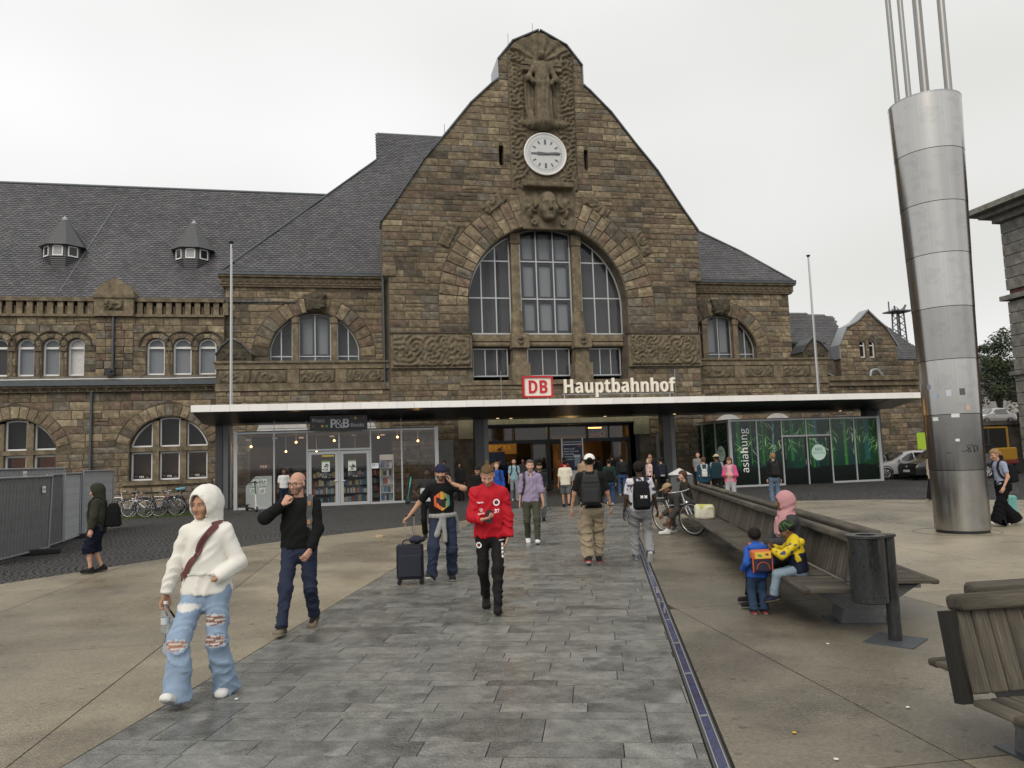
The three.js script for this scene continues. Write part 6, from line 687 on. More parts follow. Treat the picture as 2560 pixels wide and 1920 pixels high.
// ---------- vehicles ----------
function car(label, p, turn, paint, { van = false, L = 4.4, rim = M.chrome } = {}) {
const c = thing('parked_car', label, 'car', p, turn, 'cars parked on the right'), h = van ? 1.72 : 1.42, W = 0.88; // nose towards -x
const side = van ? [[-2.2, 0.35], [-2.25, 0.62], [-2.12, 0.8], [-1.35, 1.0], [-0.55, 1.55], [-0.1, 1.68], [1.2, 1.70], [1.95, 1.6], [2.2, 1.05], [2.22, 0.4]] : [[-2.2, 0.32], [-2.22, 0.55], [-2.05, 0.72], [-1.05, 0.92], [-0.2, 1.34], [0.4, 1.42], [1.2, 1.38], [1.9, 1.02], [2.2, 0.95], [2.22, 0.35]];
const belt = van ? 1.0 : 0.9, lowP = [], prof = (side2, y) => side2; const body = [], N = 44, xs = [], topAt = (x) => { for (let i = 0; i + 1 < side.length; i++) { const [a, ya] = side[i], [b, yb] = side[i + 1]; if (x >= a && x <= b && b > a) return lerp(ya, yb, (x - a) / (b - a)); } return 0.5; };
const pos = [], idx = [], ring = 15; for (let i = 0; i <= N; i++) { const x = lerp(-2.22, 2.2, i / N), t = topAt(x), e = Math.min(1, Math.min(x + 2.24, 2.24 - x) / 0.35), w = W * (0.86 + 0.14 * Math.sqrt(e)); const y0 = 0.26; for (let j = 0; j < ring; j++) { const s = (j / (ring - 1)) * 2 - 1, a = Math.abs(s); let y, z; if (a > 0.72) { y = lerp(y0, Math.min(t, 0.62), (1 - a) / 0.28); z = w * lerp(0.92, 1, (1 - a) / 0.28); } else if (a > 0.42) { y = lerp(Math.min(t, 0.62), Math.min(t, belt), (0.72 - a) / 0.3); z = w * lerp(1, 0.965, (0.72 - a) / 0.3); } else { const q = (0.42 - a) / 0.42; y = lerp(Math.min(t, belt), t, Math.min(1, q * 1.8)); const roofW = t > belt ? lerp(0.965, 0.74, Math.min(1, (t - belt) / 0.5)) : 0.93; z = w * (q < 0.55 ? lerp(0.965, roofW, q / 0.55) : roofW * (1 - (q - 0.55) / 0.45)); y += q > 0.55 ? 0.03 * ((q - 0.55) / 0.45) : 0; } pos.push(x, y, Math.sign(s) * z); } }
for (let i = 0; i < N; i++) for (let j = 0; j + 1 < ring; j++) { const a = i * ring + j; idx.push(a, a + 1, a + ring, a + 1, a + ring + 1, a + ring); } for (const i of [0, N]) for (let j = 1; j + 1 < ring; j++) idx.push(...(i ? [i * ring, i * ring + j, i * ring + j + 1] : [0, j + 1, j]));
const g = new THREE.BufferGeometry(); g.setAttribute('position', new THREE.Float32BufferAttribute(pos, 3)); g.setIndex(idx); g.computeVertexNormals(); mesh('body', toCreasedNormals(g, 0.6), new THREE.MeshPhysicalMaterial({ color: paint, roughness: 0.3, clearcoat: 1, clearcoatRoughness: 0.06, side: THREE.DoubleSide }), c);
const gm = new THREE.MeshPhysicalMaterial({ color: lin(0.012, 0.014, 0.016), roughness: 0.06, clearcoat: 1 }), quad = (a, b2, c2, d) => { const q = new THREE.BufferGeometry(); q.setAttribute('position', new THREE.Float32BufferAttribute([...a, ...b2, ...c2, ...a, ...c2, ...d], 3)); q.computeVertexNormals(); return q; }, T0 = h - 0.06;
const fa = van ? [-1.3, 1.03, -0.5, 1.57] : [-1.0, 0.94, -0.18, 1.33], rz = W * 0.73, bz = W * 0.93; mesh('windscreen', quad([fa[0], fa[1], bz * 0.93], [fa[0] - 0.03, fa[1] + 0.015, -bz * 0.93], [fa[2], fa[3] + 0.02, -rz * 0.95], [fa[2], fa[3] + 0.02, rz * 0.95]).translate(-0.02, 0.02, 0), gm, c);
for (const s of [-1, 1]) { const z0 = s * (W * 0.975), z1 = s * (W * 0.80); mesh('side_window', [quad([fa[0] + 0.3, belt + 0.02, z0], [0.2, belt + 0.03, z0], [0.2, T0 - 0.03, z1], [fa[2] + 0.12, T0 - 0.1, z1]), quad([0.27, belt + 0.03, z0], [1.15, belt + 0.04, z0], [1.1, T0 - 0.05, z1], [0.27, T0 - 0.03, z1]), ...(van ? [quad([1.22, belt + 0.05, z0], [1.95, belt + 0.08, z0], [1.75, T0 - 0.12, z1], [1.2, T0 - 0.05, z1])] : [])], new THREE.MeshPhysicalMaterial({ color: lin(0.012, 0.014, 0.016), roughness: 0.06, clearcoat: 1, side: THREE.DoubleSide }), c); mesh('mirror', rbox(0.12, 0.13, 0.2, 0.04, fa[0] + 0.35, belt + 0.06, s * 0.99), mat(paint, 0.3), c); mesh('headlight', at(new THREE.SphereGeometry(0.1, 14, 10), [-2.05, 0.68, s * 0.62], [0, s * 0.35, 0], [0.7, 0.75, 2.0]), mat(lin(0.55, 0.56, 0.57), 0.1, { metalness: 0.6 }), c);
for (const x of [-1.35, 1.3]) { const w = grp('wheel', c); w.position.set(x, 0.32, s * 0.8); w.rotation.y = s < 0 ? Math.PI : 0; mesh('tyre', torus(0.25, 0.085, 0, 0, 0, [0, 0, 0], 10, 28), M.rubber, w); const sp = []; for (let k = 0; k < 7; k++) sp.push(box(0.05, 0.2, 0.03, 0, 0.12, 0.07).rotateZ((k / 7) * Math.PI * 2)); mesh('rim', [torus(0.2, 0.02, 0, 0, 0.06, [0, 0, 0], 6, 24), at(new THREE.CylinderGeometry(0.05, 0.05, 0.04, 12), [0, 0, 0.07], [Math.PI / 2, 0, 0]), ...sp], rim, w); mesh('brake_shadow_plate', at(new THREE.CylinderGeometry(0.21, 0.21, 0.02, 24), [0, 0, 0.0], [Math.PI / 2, 0, 0]), M.black, w); mesh('wheel_arch', torus(0.36, 0.03, 0, 0, 0.06, [0, 0, 0], 6, 20, Math.PI), M.black, w); } }
mesh('grille', [rbox(0.06, 0.16, 1.0, 0.02, -2.2, 0.58, 0), rbox(0.06, 0.12, 1.2, 0.02, -2.2, 0.36, 0)], M.black, c); mesh('number_plate', box(0.02, 0.11, 0.5, -2.245, 0.46, 0), mat(lin(0.55, 0.55, 0.53), 0.4), c); mesh('badge', at(new THREE.CylinderGeometry(0.06, 0.06, 0.02, 16), [-2.235, 0.66, 0], [0, 0, Math.PI / 2]), M.chrome, c);
return c;
}
{
car('black van shaped car half hidden by the steel pylon', [28.9, 0, -32.0], -9 * DEG, lin(0.010, 0.011, 0.012), { van: true }); car('silver car with dark windows beside the green shop', [28.2, 0, -34.5], -8 * DEG, lin(0.42, 0.43, 0.44)); car('white car parked behind the silver car', [31.2, 0, -36.3], 12 * DEG, lin(0.75, 0.75, 0.74));
const gsign = thing('lime_green_board', 'lime green board standing above the parked white car', 'board', [30.0, 0, -34.9], -0.5); mesh('panel', rbox(0.62, 0.9, 0.04, 0.01, 0, 1.9, 0), mat(lin(0.30, 0.46, 0.02), 0.5), gsign); mesh('post', [rod([-0.2, 0, 0], [-0.2, 1.5, 0], 0.03), rod([0.2, 0, 0], [0.2, 1.5, 0], 0.03)], M.zinc, gsign);
const k = thing('road_machine', 'yellow road machine with dark cab behind the black car', 'construction vehicle', [34.2, 0, -35.0], 0.1), ym = mat(lin(0.3, 0.165, 0.02), 0.55); mesh('cab', rbox(1.35, 1.1, 1.2, 0.06, 0, 1.95, 0), mat(lin(0.02, 0.021, 0.022), 0.2), k); mesh('cab_frame', [bx(-0.7, 0.7, 2.46, 2.54, -0.62, 0.62), bx(0.6, 0.7, 1.4, 2.5, 0.55, 0.64)], ym, k); mesh('chassis', rbox(1.7, 0.7, 1.4, 0.08, 0.35, 1.05, 0), ym, k); mesh('red_bumper', rbox(1.3, 0.22, 1.45, 0.04, 0.5, 0.62, 0.05), mat(lin(0.14, 0.03, 0.025), 0.5), k); for (const x of [-0.4, 1.3]) for (const s of [-1, 1]) mesh('roller_wheel', at(new THREE.CylinderGeometry(0.42, 0.42, 0.3, 22), [x, 0.42, s * 0.6], [Math.PI / 2, 0, 0]), M.rubber, k);
}
// ---------- far right: street building, retaining wall, trees, mast ----------
{
const b = thing('corner_building', 'tall stone quoined corner building with heavy cornice at picture edge', 'building'), X = 41.6, Z0 = -40, r = rng(44), qm = [0.9, 1, 1.1].map((k) => mat(lin(0.24 * k, 0.235 * k, 0.22 * k), 0.85, { map: rep(T.stone, 0.5) }));
mesh('brick_wall', uvm(bx(X + 0.1, 62, 0, 16.4, Z0 + 0.1, -12)), mat(lin(0.17, 0.07, 0.05), 0.9, { map: rep(T.stone, 0.6) }), b); for (let y = 0.3; y < 16; y += 0.74) { if (Math.abs(y - 10.6) < 0.3) continue; mesh('quoin', rbox(0.7, 0.71, 2.3, 0.03, X + 0.3, y + 0.37, Z0 + 1.15), qm[Math.floor(r() * 3)], b); }
mesh('string_course', [bx(X - 0.35, 62, 10.75, 11.05, Z0 - 0.3, -12), bx(X - 0.25, 62, 5.9, 6.15, Z0 - 0.2, -12)], qm[0], b); mesh('cornice', uvm(merge([bx(X - 0.35, 62, 15.9, 16.3, Z0 - 0.3, -12), bx(X - 0.9, 62, 16.3, 16.6, Z0 - 0.8, -12), bx(X - 1.5, 62, 16.6, 16.95, Z0 - 1.4, -12)])), qm[2], b); mesh('downpipe', rod([X - 0.1, 10.8, Z0 + 2.6], [X - 0.1, 16.3, Z0 + 2.6], 0.09), M.zinc, b); for (let z = Z0 + 4.5; z < -13; z += 3.2) for (const y of [1.8, 7.2, 12]) { const w = grp('window', b); mesh('surround', bx(X - 0.05, X + 0.15, y - 0.2, y + 2.6, z - 0.2, z + 1.6), qm[1], w); mesh('pane', bx(X - 0.08, X - 0.05, y, y + 2.3, z, z + 1.4), M.dark, w); }
const rw = thing('retaining_wall', 'grey concrete retaining wall behind the parked cars', 'wall'), cm = mat(lin(0.2, 0.19, 0.17), 0.85, { map: rep(T.stone, 0.3) }); for (let i = 0; i < 8; i++) mesh('wall_panel', bx(33.5 + i * 2.4, 33.5 + (i + 1) * 2.4 - 0.03, 0, 2.85, -44.4, -43.9), cm, rw); mesh('capping', bx(33.4, 53, 2.86, 3.15, -44.5, -43.8), cm, rw);
mesh('embankment', bx(33.5, 60, 0, 2.8, -60, -44.45), cm, rw);
car('white car standing up behind the retaining wall', [46.5, 2.8, -47.5], 0.2, lin(0.7, 0.7, 0.69), {});
// far houses
const hm = [lin(0.62, 0.6, 0.56), lin(0.5, 0.49, 0.47)]; [[63.5, -66, 7.4], [67, -70, 9.4]].forEach(([x, z, h], i) => { const o = thing('far_house', i ? 'taller pale house behind the trees beyond the wall' : 'pale terraced house with balconies beyond the wall', 'house', [x, 0, z], -0.5); mesh('wall', box(7, h, 6, 0, h / 2, 0), mat(hm[i], 0.8), o); mesh('roof', at(new THREE.CylinderGeometry(0.5, 5.2, 2.2, 4), [0, h + 1.1, 0], [0, Math.PI / 4, 0]), M.slateBase, o); for (let y = 3; y < h - 1; y += 2.4) for (let x2 = -2.4; x2 < 3; x2 += 1.6) { mesh('window', box(0.9, 1.3, 0.06, x2, y + 0.8, 3.02), M.dark, o); if (x2 > 0 && x2 < 2) mesh('balcony', box(1.8, 0.9, 0.7, x2 + 0.3, y - 0.2, 3.4), M.white, o); } });
const leaf = mat(lin(0.045, 0.06, 0.028), 0.8, { side: THREE.DoubleSide }), tree = (label, x, z, h, cr, sd) => { const t = thing('street_tree', label, 'tree', [x, 0, z], 0, 'trees beyond the retaining wall'), r = rng(sd); mesh('trunk', [rod([0, 0, 0], [0.1, h * 0.5, 0], 0.28, 0.16), rod([0.1, h * 0.45, 0], [-cr * 0.4, h * 0.75, 0.3], 0.14, 0.04), rod([0.1, h * 0.45, 0], [cr * 0.45, h * 0.78, -0.2], 0.14, 0.04), rod([0.1, h * 0.5, 0], [0.2, h * 0.92, 0], 0.14, 0.03)], mat(lin(0.06, 0.05, 0.04), 0.9), t);
const cl = []; for (let i = 0; i < 20; i++) { const a = r() * 6.28, q = Math.sqrt(r()) * cr, y = h * (0.5 + 0.46 * r()); cl.push([Math.cos(a) * q * (1.2 - 0.7 * (y / h)), y, Math.sin(a) * q, 0.5 + r() * 0.9]); } const v = []; for (let i = 0; i < 5200; i++) { const c = cl[Math.floor(r() * cl.length)], a = r() * 6.28, b2 = Math.acos(2 * r() - 1), q = Math.cbrt(r()) * c[3], p = [c[0] + q * Math.sin(b2) * Math.cos(a), c[1] + q * Math.cos(b2) * 0.8, c[2] + q * Math.sin(b2) * Math.sin(a)], s = 0.09 + r() * 0.1; for (let k = 0; k < 3; k++) v.push(p[0] + (r() - 0.5) * 2.4 * s, p[1] + (r() - 0.5) * 2.0 * s, p[2] + (r() - 0.5) * 2.4 * s); } const g = new THREE.BufferGeometry(); g.setAttribute('position', new THREE.Float32BufferAttribute(v, 3)); g.computeVertexNormals(); mesh('crown', g, leaf, t); };
tree('tall broad tree nearest the corner building', 60.5, -58, 12.4, 3.0, 3); tree('lower tree left of the tall broad tree', 57.2, -57, 9.4, 2.3, 5); tree('bushy tree in front of the far houses', 61.8, -56, 8.4, 2.4, 8);
const m = thing('lattice_mast', 'steel lattice lighting mast above the annex roof', 'mast', [50, 0, -60]); const lg = []; for (const [x, z] of [[-0.45, -0.4], [0.45, -0.4], [-0.45, 0.4], [0.45, 0.4]]) lg.push(rod([x * 1.5, 0, z * 1.5], [x * 0.8, 14, z * 0.8], 0.07)); for (let y = 6; y < 14; y += 0.6) for (const z of [-0.4, 0.4]) { const k = lerp(1.5, 0.8, y / 14); lg.push(rod([-0.45 * k, y, z * k], [0.45 * k, y + 0.6, z * k], 0.035), rod([0.45 * k, y, z * k], [-0.45 * k, y + 0.6, z * k], 0.035)); } mesh('lattice', lg, M.zinc, m); mesh('platform', [box(2.0, 0.12, 1.6, 0, 14.05, 0), rod([-0.9, 14, 0], [-0.9, 15.0, 0], 0.06), rod([0.5, 14, 0], [0.9, 14.7, 0], 0.1), rod([-0.3, 14, 0], [-0.3, 14.6, 0], 0.09), rod([-0.9, 13.6, 0.5], [-0.6, 14.1, 0.5], 0.05)], M.zinc, m);
}
// ---------- litter on the paving ----------
{
const r = rng(15), lm = [mat(lin(0.6, 0.58, 0.52), 0.8), mat(lin(0.5, 0.3, 0.05), 0.8), mat(lin(0.35, 0.25, 0.15), 0.8)];
[[2.69, -4.43, 1, 'yellow crumpled wrapper on the concrete near the camera'], [2.68, -4.0, 0, 'white paper scrap at the lower edge of the concrete'], [3.66, -4.61, 0, 'white paper scrap below the litter bin'], [4.19, -6.25, 0, 'white scrap just left of the litter bin plate'], [-0.88, -6.3, 0, 'white paper scrap behind the hooded woman'], [0.65, -18.47, 2, 'brown paper piece far out on the concrete']].forEach(([x, z, m, l]) => { const g = new THREE.IcosahedronGeometry(0.014 + (z < -15 ? 0.09 : 0), 1), p = g.attributes.position; for (let i = 0; i < p.count; i++) { const k = 0.7 + 0.6 * noise3(p.getX(i) * 60 + x, p.getY(i) * 60, p.getZ(i) * 60); p.setXYZ(i, p.getX(i) * k * 1.2, Math.max(p.getY(i) * k * 0.45, -0.008), p.getZ(i) * k); } g.computeVertexNormals(); const o = solo('paper_scrap', g, lm[m], l, 'litter', 'litter scraps'); o.position.set(x, 0.009, z); });
}
// ---------- people ----------
function ik(a, t, l1, l2, pole) { const d = t.clone().sub(a); let L = d.length(); const mx = (l1 + l2) * 0.9985; if (L > mx) { d.multiplyScalar(mx / L); L = mx; t = a.clone().add(d); } const n = d.clone().normalize(), x = (l1 * l1 - l2 * l2 + L * L) / (2 * L), h = Math.sqrt(Math.max(0, l1 * l1 - x * x)), p = pole.clone().addScaledVector(n, -pole.dot(n)).normalize(); return [a.clone().addScaledVector(n, x).addScaledVector(p, h), t]; }
const clothMats = new Map();
const clothMat = (rough = 0.9, o = {}) => { const k = rough + JSON.stringify(o); if (!clothMats.has(k)) clothMats.set(k, new THREE.MeshPhysicalMaterial({ color: lin(1, 1, 1), roughness: rough, vertexColors: true, specularIntensity: 0.25, ...o })); return clothMats.get(k); };
const skinMat = new THREE.MeshPhysicalMaterial({ color: lin(1, 1, 1), vertexColors: true, roughness: 0.5, specularIntensity: 0.4 });
const bboxOf = (pts, pad) => { const b = new THREE.Box3(); pts.forEach((p) => b.expandByPoint(p)); b.expandByScalar(pad); return b; };
const SK = { fair: [0.52, 0.30, 0.215], pale: [0.60, 0.38, 0.28], tan: [0.40, 0.225, 0.145], olive: [0.33, 0.19, 0.12], brown: [0.16, 0.085, 0.052], dark: [0.055, 0.032, 0.023] };
const col = (c) => (Array.isArray(c) ? c : c.isColor ? c.toArray() : new THREE.Color(c).toArray());
function handFields(wr, dir, pn, side, curl, s, thumbIn = 0.5) { // side: +1 left hand, -1 right; pn = palm normal
const d = dir.clone().normalize(), n = pn.clone().addScaledVector(d, -pn.dot(d)).normalize(), x = d.clone().cross(n).multiplyScalar(side); // x points to the thumb
const P = (a, b, c) => wr.clone().addScaledVector(d, a * s).addScaledVector(x, b * s).addScaledVector(n, c * s), f = [Slab(P(0.0, 0, 0), P(0.085, 0, 0.004), x, [0.027 * s, 0.016 * s], [0.040 * s, 0.014 * s])], pts = [P(-0.03, 0, 0), P(0.2, 0.06, 0), P(0.2, -0.06, 0), P(0.08, 0.1, 0.09), P(0.08, -0.06, 0.1)];
[[0.029, 0.074, 0.0085], [0.010, 0.082, 0.0088], [-0.010, 0.076, 0.0083], [-0.029, 0.060, 0.0075]].forEach(([b, l, r], i) => { let c = P(0.083, b, 0.004), a = curl * (0.7 + i * 0.06); const seg = [0.46, 0.31, 0.23]; for (let k = 0; k < 3; k++) { const q = c.clone().addScaledVector(d, Math.cos(a) * l * seg[k] * s).addScaledVector(n, Math.sin(a) * l * seg[k] * s).addScaledVector(x, (b > 0 ? 1 : -1) * 0.002 * s); f.push(Cap(c, q, r * s * (1 - 0.08 * k), r * s * (0.95 - 0.1 * k))); c = q; a += curl * 0.95; pts.push(q); } });
const t0 = P(0.018, 0.028, 0.006), t1 = P(0.055, 0.052 - 0.012 * thumbIn, 0.018 + 0.018 * thumbIn), t2 = P(0.088, 0.052 - 0.03 * thumbIn, 0.026 + 0.028 * thumbIn); f.push(Cap(t0, t1, 0.014 * s, 0.0105 * s), Cap(t1, t2, 0.0105 * s, 0.008 * s)); pts.push(t1, t2);
return { f: (X, Y, Z) => { let v = f[0](X, Y, Z); v = smin(v, f[13](X, Y, Z), 0.012 * s); v = smin(v, f[14](X, Y, Z), 0.004 * s); for (let i = 1; i < 13; i++) v = smin(v, f[i](X, Y, Z), i % 3 === 1 ? 0.006 * s : 0.003 * s); return v; }, pts, P, d, n, x };
}
function person(o) {
const H = o.H || 1.75, s = H / 1.75, det = o.det || 1, fem = o.fem || 0, fat = o.fat || 0, kid = o.kid || 0, ps = o.pose || {}, g = thing('person', o.label, 'person', [o.p[0], o.y || 0, o.p[1]], o.face * DEG, o.group);
const up0 = V3(0, 1, 0), E = new THREE.Euler(ps.lean || 0, 0, ps.tilt || 0), q = new THREE.Quaternion().setFromEuler(E), qs = q.clone().multiply(new THREE.Quaternion().setFromAxisAngle(up0, ps.twist || 0));
const up = up0.clone().applyQuaternion(q), side = V3(1, 0, 0).applyQuaternion(qs), fwd = V3(0, 0, 1).applyQuaternion(qs), legF = kid ? 0.9 : 1, hk = kid ? 1.28 : 1;
const hipY = 0.938 * s * legF, P = V3((ps.pel?.[0] || 0) * s, hipY - (ps.drop || 0) * s, (ps.pel?.[1] || 0) * s), U = (k, x = 0, z = 0) => P.clone().addScaledVector(up, k * s).addScaledVector(side, x * s).addScaledVector(fwd, z * s);
const shw = (0.168 - 0.018 * fem) * (1 + fat * 0.12) * (kid ? 0.92 : 1), hipw = 0.09 * (1 + fat * 0.15), neckB = U(0.515 * (kid ? 0.92 : 1)), shL = U(0.455 * (kid ? 0.92 : 1), shw, 0), shR = U(0.455 * (kid ? 0.92 : 1), -shw, 0);
const hd = ps.head || {}, qh = qs.clone().multiply(new THREE.Quaternion().setFromEuler(new THREE.Euler(hd.pitch || 0, hd.yaw || 0, hd.roll || 0, 'YXZ'))), hs = s * hk, hUp = up0.clone().applyQuaternion(qh), hF = V3(0, 0, 1).applyQuaternion(qh);
const hc = neckB.clone().addScaledVector(up, 0.052 * s).addScaledVector(fwd, 0.014 * s).addScaledVector(hUp, 0.115 * hs).addScaledVector(hF, 0.012 * s), invH = qh.clone().invert(), toH = (x, y, z) => V3(x - hc.x, y - hc.y, z - hc.z).applyQuaternion(invH).divideScalar(hs), fromH = (x, y, z) => V3(x, y, z).multiplyScalar(hs).applyQuaternion(qh).add(hc);
const qp = new THREE.Quaternion().setFromAxisAngle(up0, (ps.twist || 0) * -0.4), hipL = P.clone().add(V3(hipw * s, -0.01 * s, 0).applyQuaternion(qp)), hipR = P.clone().add(V3(-hipw * s, -0.01 * s, 0).applyQuaternion(qp));
const foot = (f, d) => ({ p: V3(...(f?.p || d)).multiplyScalar(s), yaw: f?.yaw || 0, pitch: f?.pitch || 0, kp: f?.kp });
const FL = foot(ps.fl, [0.1, 0, 0.0]), FR = foot(ps.fr, [-0.1, 0, 0.0]), legs = [[hipL, FL, 1], [hipR, FR, -1]].map(([h, f, sd]) => { const an = f.p.clone().add(V3(0, 0.078 * s, 0)), [kn, an2] = ik(h, an, 0.44 * s * legF, 0.422 * s * legF, f.kp ? V3(...f.kp) : V3(0.12 * sd, 0.05, 1)); return { h, kn, an: an2, f, sd }; });
const hl0 = ps.hl || [0.23, 0.80, 0.03], hr0 = ps.hr || [-0.23, 0.80, 0.03], arms = [[shL, hl0, ps.el || [0.25, -0.2, -1], 1, ps.hlo || {}], [shR, hr0, ps.er || [-0.25, -0.2, -1], -1, ps.hro || {}]].map(([a, t, pole, sd, ho]) => { const [el, wr] = ik(a, V3(...t).multiplyScalar(s), 0.285 * s, 0.25 * s, V3(...pole)); const dir = ho.dir ? V3(...ho.dir) : wr.clone().sub(el).normalize(); return { a, el, wr, sd, dir, pn: ho.pn ? V3(...ho.pn) : V3(-sd, 0, -0.1), curl: ho.curl ?? 0.55, hide: ho.hide, thumb: ho.thumb }; });
const wM = 1 + fat, chestW = (0.156 - 0.018 * fem) * (1 + 0.5 * fat), chestD = (0.108 - 0.004 * fem) * (1 + 0.5 * fat), waistW = (0.140 - 0.022 * fem) * wM, waistD = 0.098 * wM, hipW2 = (0.163 + 0.008 * fem) * (1 + 0.4 * fat), hipD = 0.115 * (1 + 0.35 * fat);
// --- body (skin), one continuous surface
const neck = Cap(neckB.clone().addScaledVector(up, -0.05 * s), fromH(0, -0.06, -0.018), (0.056 - 0.01 * fem) * s, (0.052 - 0.008 * fem) * s);
const bodyF = [Slab(U(0.0), U(0.2), side, [hipW2 * 0.9 * s, hipD * 0.85 * s], [waistW * 0.9 * s, waistD * 0.88 * s]), Slab(U(0.2), U(0.4), side, [waistW * 0.9 * s, waistD * 0.88 * s], [chestW * 0.9 * s, chestD * 0.85 * s]), Cap(shL.clone().lerp(shR, 0.06), shR.clone().lerp(shL, 0.06), 0.05 * s), neck, ...arms.flatMap((a) => [Cap(a.a, a.el, 0.046 * s * (1 + fat * 0.3), 0.038 * s), Cap(a.el, a.wr, 0.039 * s, 0.0255 * s)]), ...legs.flatMap((l) => [Cap(l.h, l.kn, 0.075 * s, 0.05 * s), Cap(l.kn, l.an, 0.05 * s, 0.033 * s), Cap(l.kn.clone().lerp(l.an, 0.12).add(V3(0, 0, -0.012 * s)), l.kn.clone().lerp(l.an, 0.5), 0.05 * s, 0.035 * s)])];
const sk = col(SK[o.skin || 'fair'] || o.skin), bf = (x, y, z) => { let d = 9; for (const f of bodyF) d = smin(d, f(x, y, z), 0.03 * s); return d; };
const bb = bboxOf([U(-0.05), U(0.5), neckB, hc, ...legs.flatMap((l) => [l.h, l.kn, l.an]), ...arms.flatMap((a) => [a.a, a.el, a.wr])], 0.13 * s), cb = 0.02 * det;
const geos = [paint(surfNet(bf, bb.min, bb.max, cb), () => sk)];
const hf0 = headField({ jaw: fem ? 0.84 : 1.03 }), hfW = (x, y, z) => { const l = toH(x, y, z); return hf0(l.x, l.y, l.z) * hs; }, hairC = col(o.hair?.c || [0.03, 0.02, 0.015]), br = o.brow ? col(o.brow) : hairC.map((v) => v * 0.8), beard = o.beard || 0, bc = col(o.beardC || hairC), lipC = fem ? [sk[0] * 0.8, sk[1] * 0.52, sk[2] * 0.55] : [sk[0] * 0.82, sk[1] * 0.62, sk[2] * 0.62];
const headCol = (x, y, z) => { const l = toH(x, y, z), X = Math.abs(l.x); let c = sk; const ml = (a, b, t) => a.map((v, i) => lerp(v, b[i], t));
if (beard && l.y < -0.03 - (X < 0.026 ? 0.022 : 0) && l.z > -0.03 && l.y < -0.02 - X * 0.1) c = ml(c, bc, beard * clamp((-(l.y + 0.025)) / 0.02, 0, 1) * (0.8 + 0.2 * noise3(l.x * 300, l.y * 300, l.z * 300)));
if (Math.hypot(l.x / 0.023, (l.y + 0.0685) / 0.0085) < 1 && l.z > 0.07) c = lipC; if (Math.abs(l.y - 0.0165 - X * 0.04) < 0.0042 && X > 0.014 && X < 0.048 && l.z > 0.05) c = ml(sk, br, fem ? 0.6 : 0.8);
const ex = X - 0.031, ey = l.y + 0.002; if (Math.hypot(ex / 0.0145, ey / 0.0062) < 1 && l.z > 0.07) c = hd.shut ? ml(sk, [0.05, 0.03, 0.02], 0.4) : Math.hypot(ex, ey) < 0.0058 ? [0.025, 0.018, 0.014] : [0.34, 0.31, 0.29]; else if (!hd.shut && Math.hypot(ex / 0.0165, (ey - 0.002) / 0.008) < 1 && l.z > 0.07) c = ml(sk, [0.04, 0.025, 0.02], 0.65);
if (o.shave && l.y > 0.03) c = ml(c, hairC, o.shave); return c; };
{ const a = fromH(0, 0, 0), hb = bboxOf([a], 0.145 * hs); geos.push(paint(surfNet(hfW, hb.min, hb.max, 0.0065 * (det > 1.6 ? 1.7 : det > 1.2 ? 1.35 : 1) * hk), headCol)); }
const hands = arms.map((a) => handFields(a.wr, a.dir, a.pn, a.sd, a.curl, s * (kid ? 0.95 : 1), a.thumb)); arms.forEach((a, i) => { if (a.hide) return; const h = hands[i], b = bboxOf(h.pts, 0.022 * s); geos.push(paint(surfNet(h.f, b.min, b.max, 0.0055 * (det > 1.6 ? 1.9 : det > 1.2 ? 1.4 : 1)), () => sk)); });
mesh('body', geos, skinMat, g);
// --- clothing
const fold = (A, fx = 9, fy = 15, sd = 0) => (x, y, z) => A * ((noise3(x * fx + sd, y * fy, z * fx) - 0.5) * 1.5 + (noise3(x * fx * 2.3, y * fy * 2.1 + sd, z * fx * 2.3) - 0.5) * 0.7);
const crease = (A, f, ax, ay, sd) => (x, y, z) => { const w = noise3(x * 4 + sd, y * 4, z * 4) * 1.8, v = z * 0.7, n = noise3((x * ax + y * ay + v) * f + w + sd, (x * ay - y * ax) * 3.5, z * 3.5 + sd), n2 = noise3((-x * ax + y * ay - v) * f * 1.2 + w, (x * ay + y * ax) * 3.5 + sd, z * 3.5), k = sst(noise3(x * 5, y * 4 + sd, z * 5), 0.3, 0.7), r = 1 - Math.abs(2 * n - 1), r2 = 1 - Math.abs(2 * n2 - 1); return -A * (1.7 * k * r * r * r * r + 1.7 * (1 - k) * r2 * r2 * r2 * r2 - 0.42); };
const R = { g, s, hs, P, U, up, side, fwd, shL, shR, neckB, hc, fromH, toH, arms, legs, hands, o };
const t = o.top || {}, lo = (t.loose ?? 0.015), hem = t.hem ?? -0.02, tb = [Slab(U(Math.min(hem, 0.0) + (hem < 0 ? 0.03 : 0)), U(0.2), side, [(hipW2 + lo * (t.flare ?? 1)) * s, (hipD + lo) * s], [(waistW + lo * 1.2) * s, (waistD + lo * 1.15) * s]), Slab(U(0.2), U(0.41), side, [(waistW + lo * 1.2) * s, (waistD + lo * 1.15) * s], [(chestW + lo * 0.8) * s, (chestD + lo * 0.9) * s]), Cap(shL.clone().lerp(shR, 0.1).addScaledVector(up, -0.008 * s), shR.clone().lerp(shL, 0.1).addScaledVector(up, -0.008 * s), (0.052 + lo * 0.35) * s), Cap(U(0.47), U(0.515, 0, 0.005), 0.075 * s, (0.062 + (t.collar || 0) * 0.012) * s), Cap(U(0.51, 0.03, -0.012), U(0.455, shw * 0.85, -0.005), 0.05 * s, 0.056 * s), Cap(U(0.51, -0.03, -0.012), U(0.455, -shw * 0.85, -0.005), 0.05 * s, 0.056 * s)];
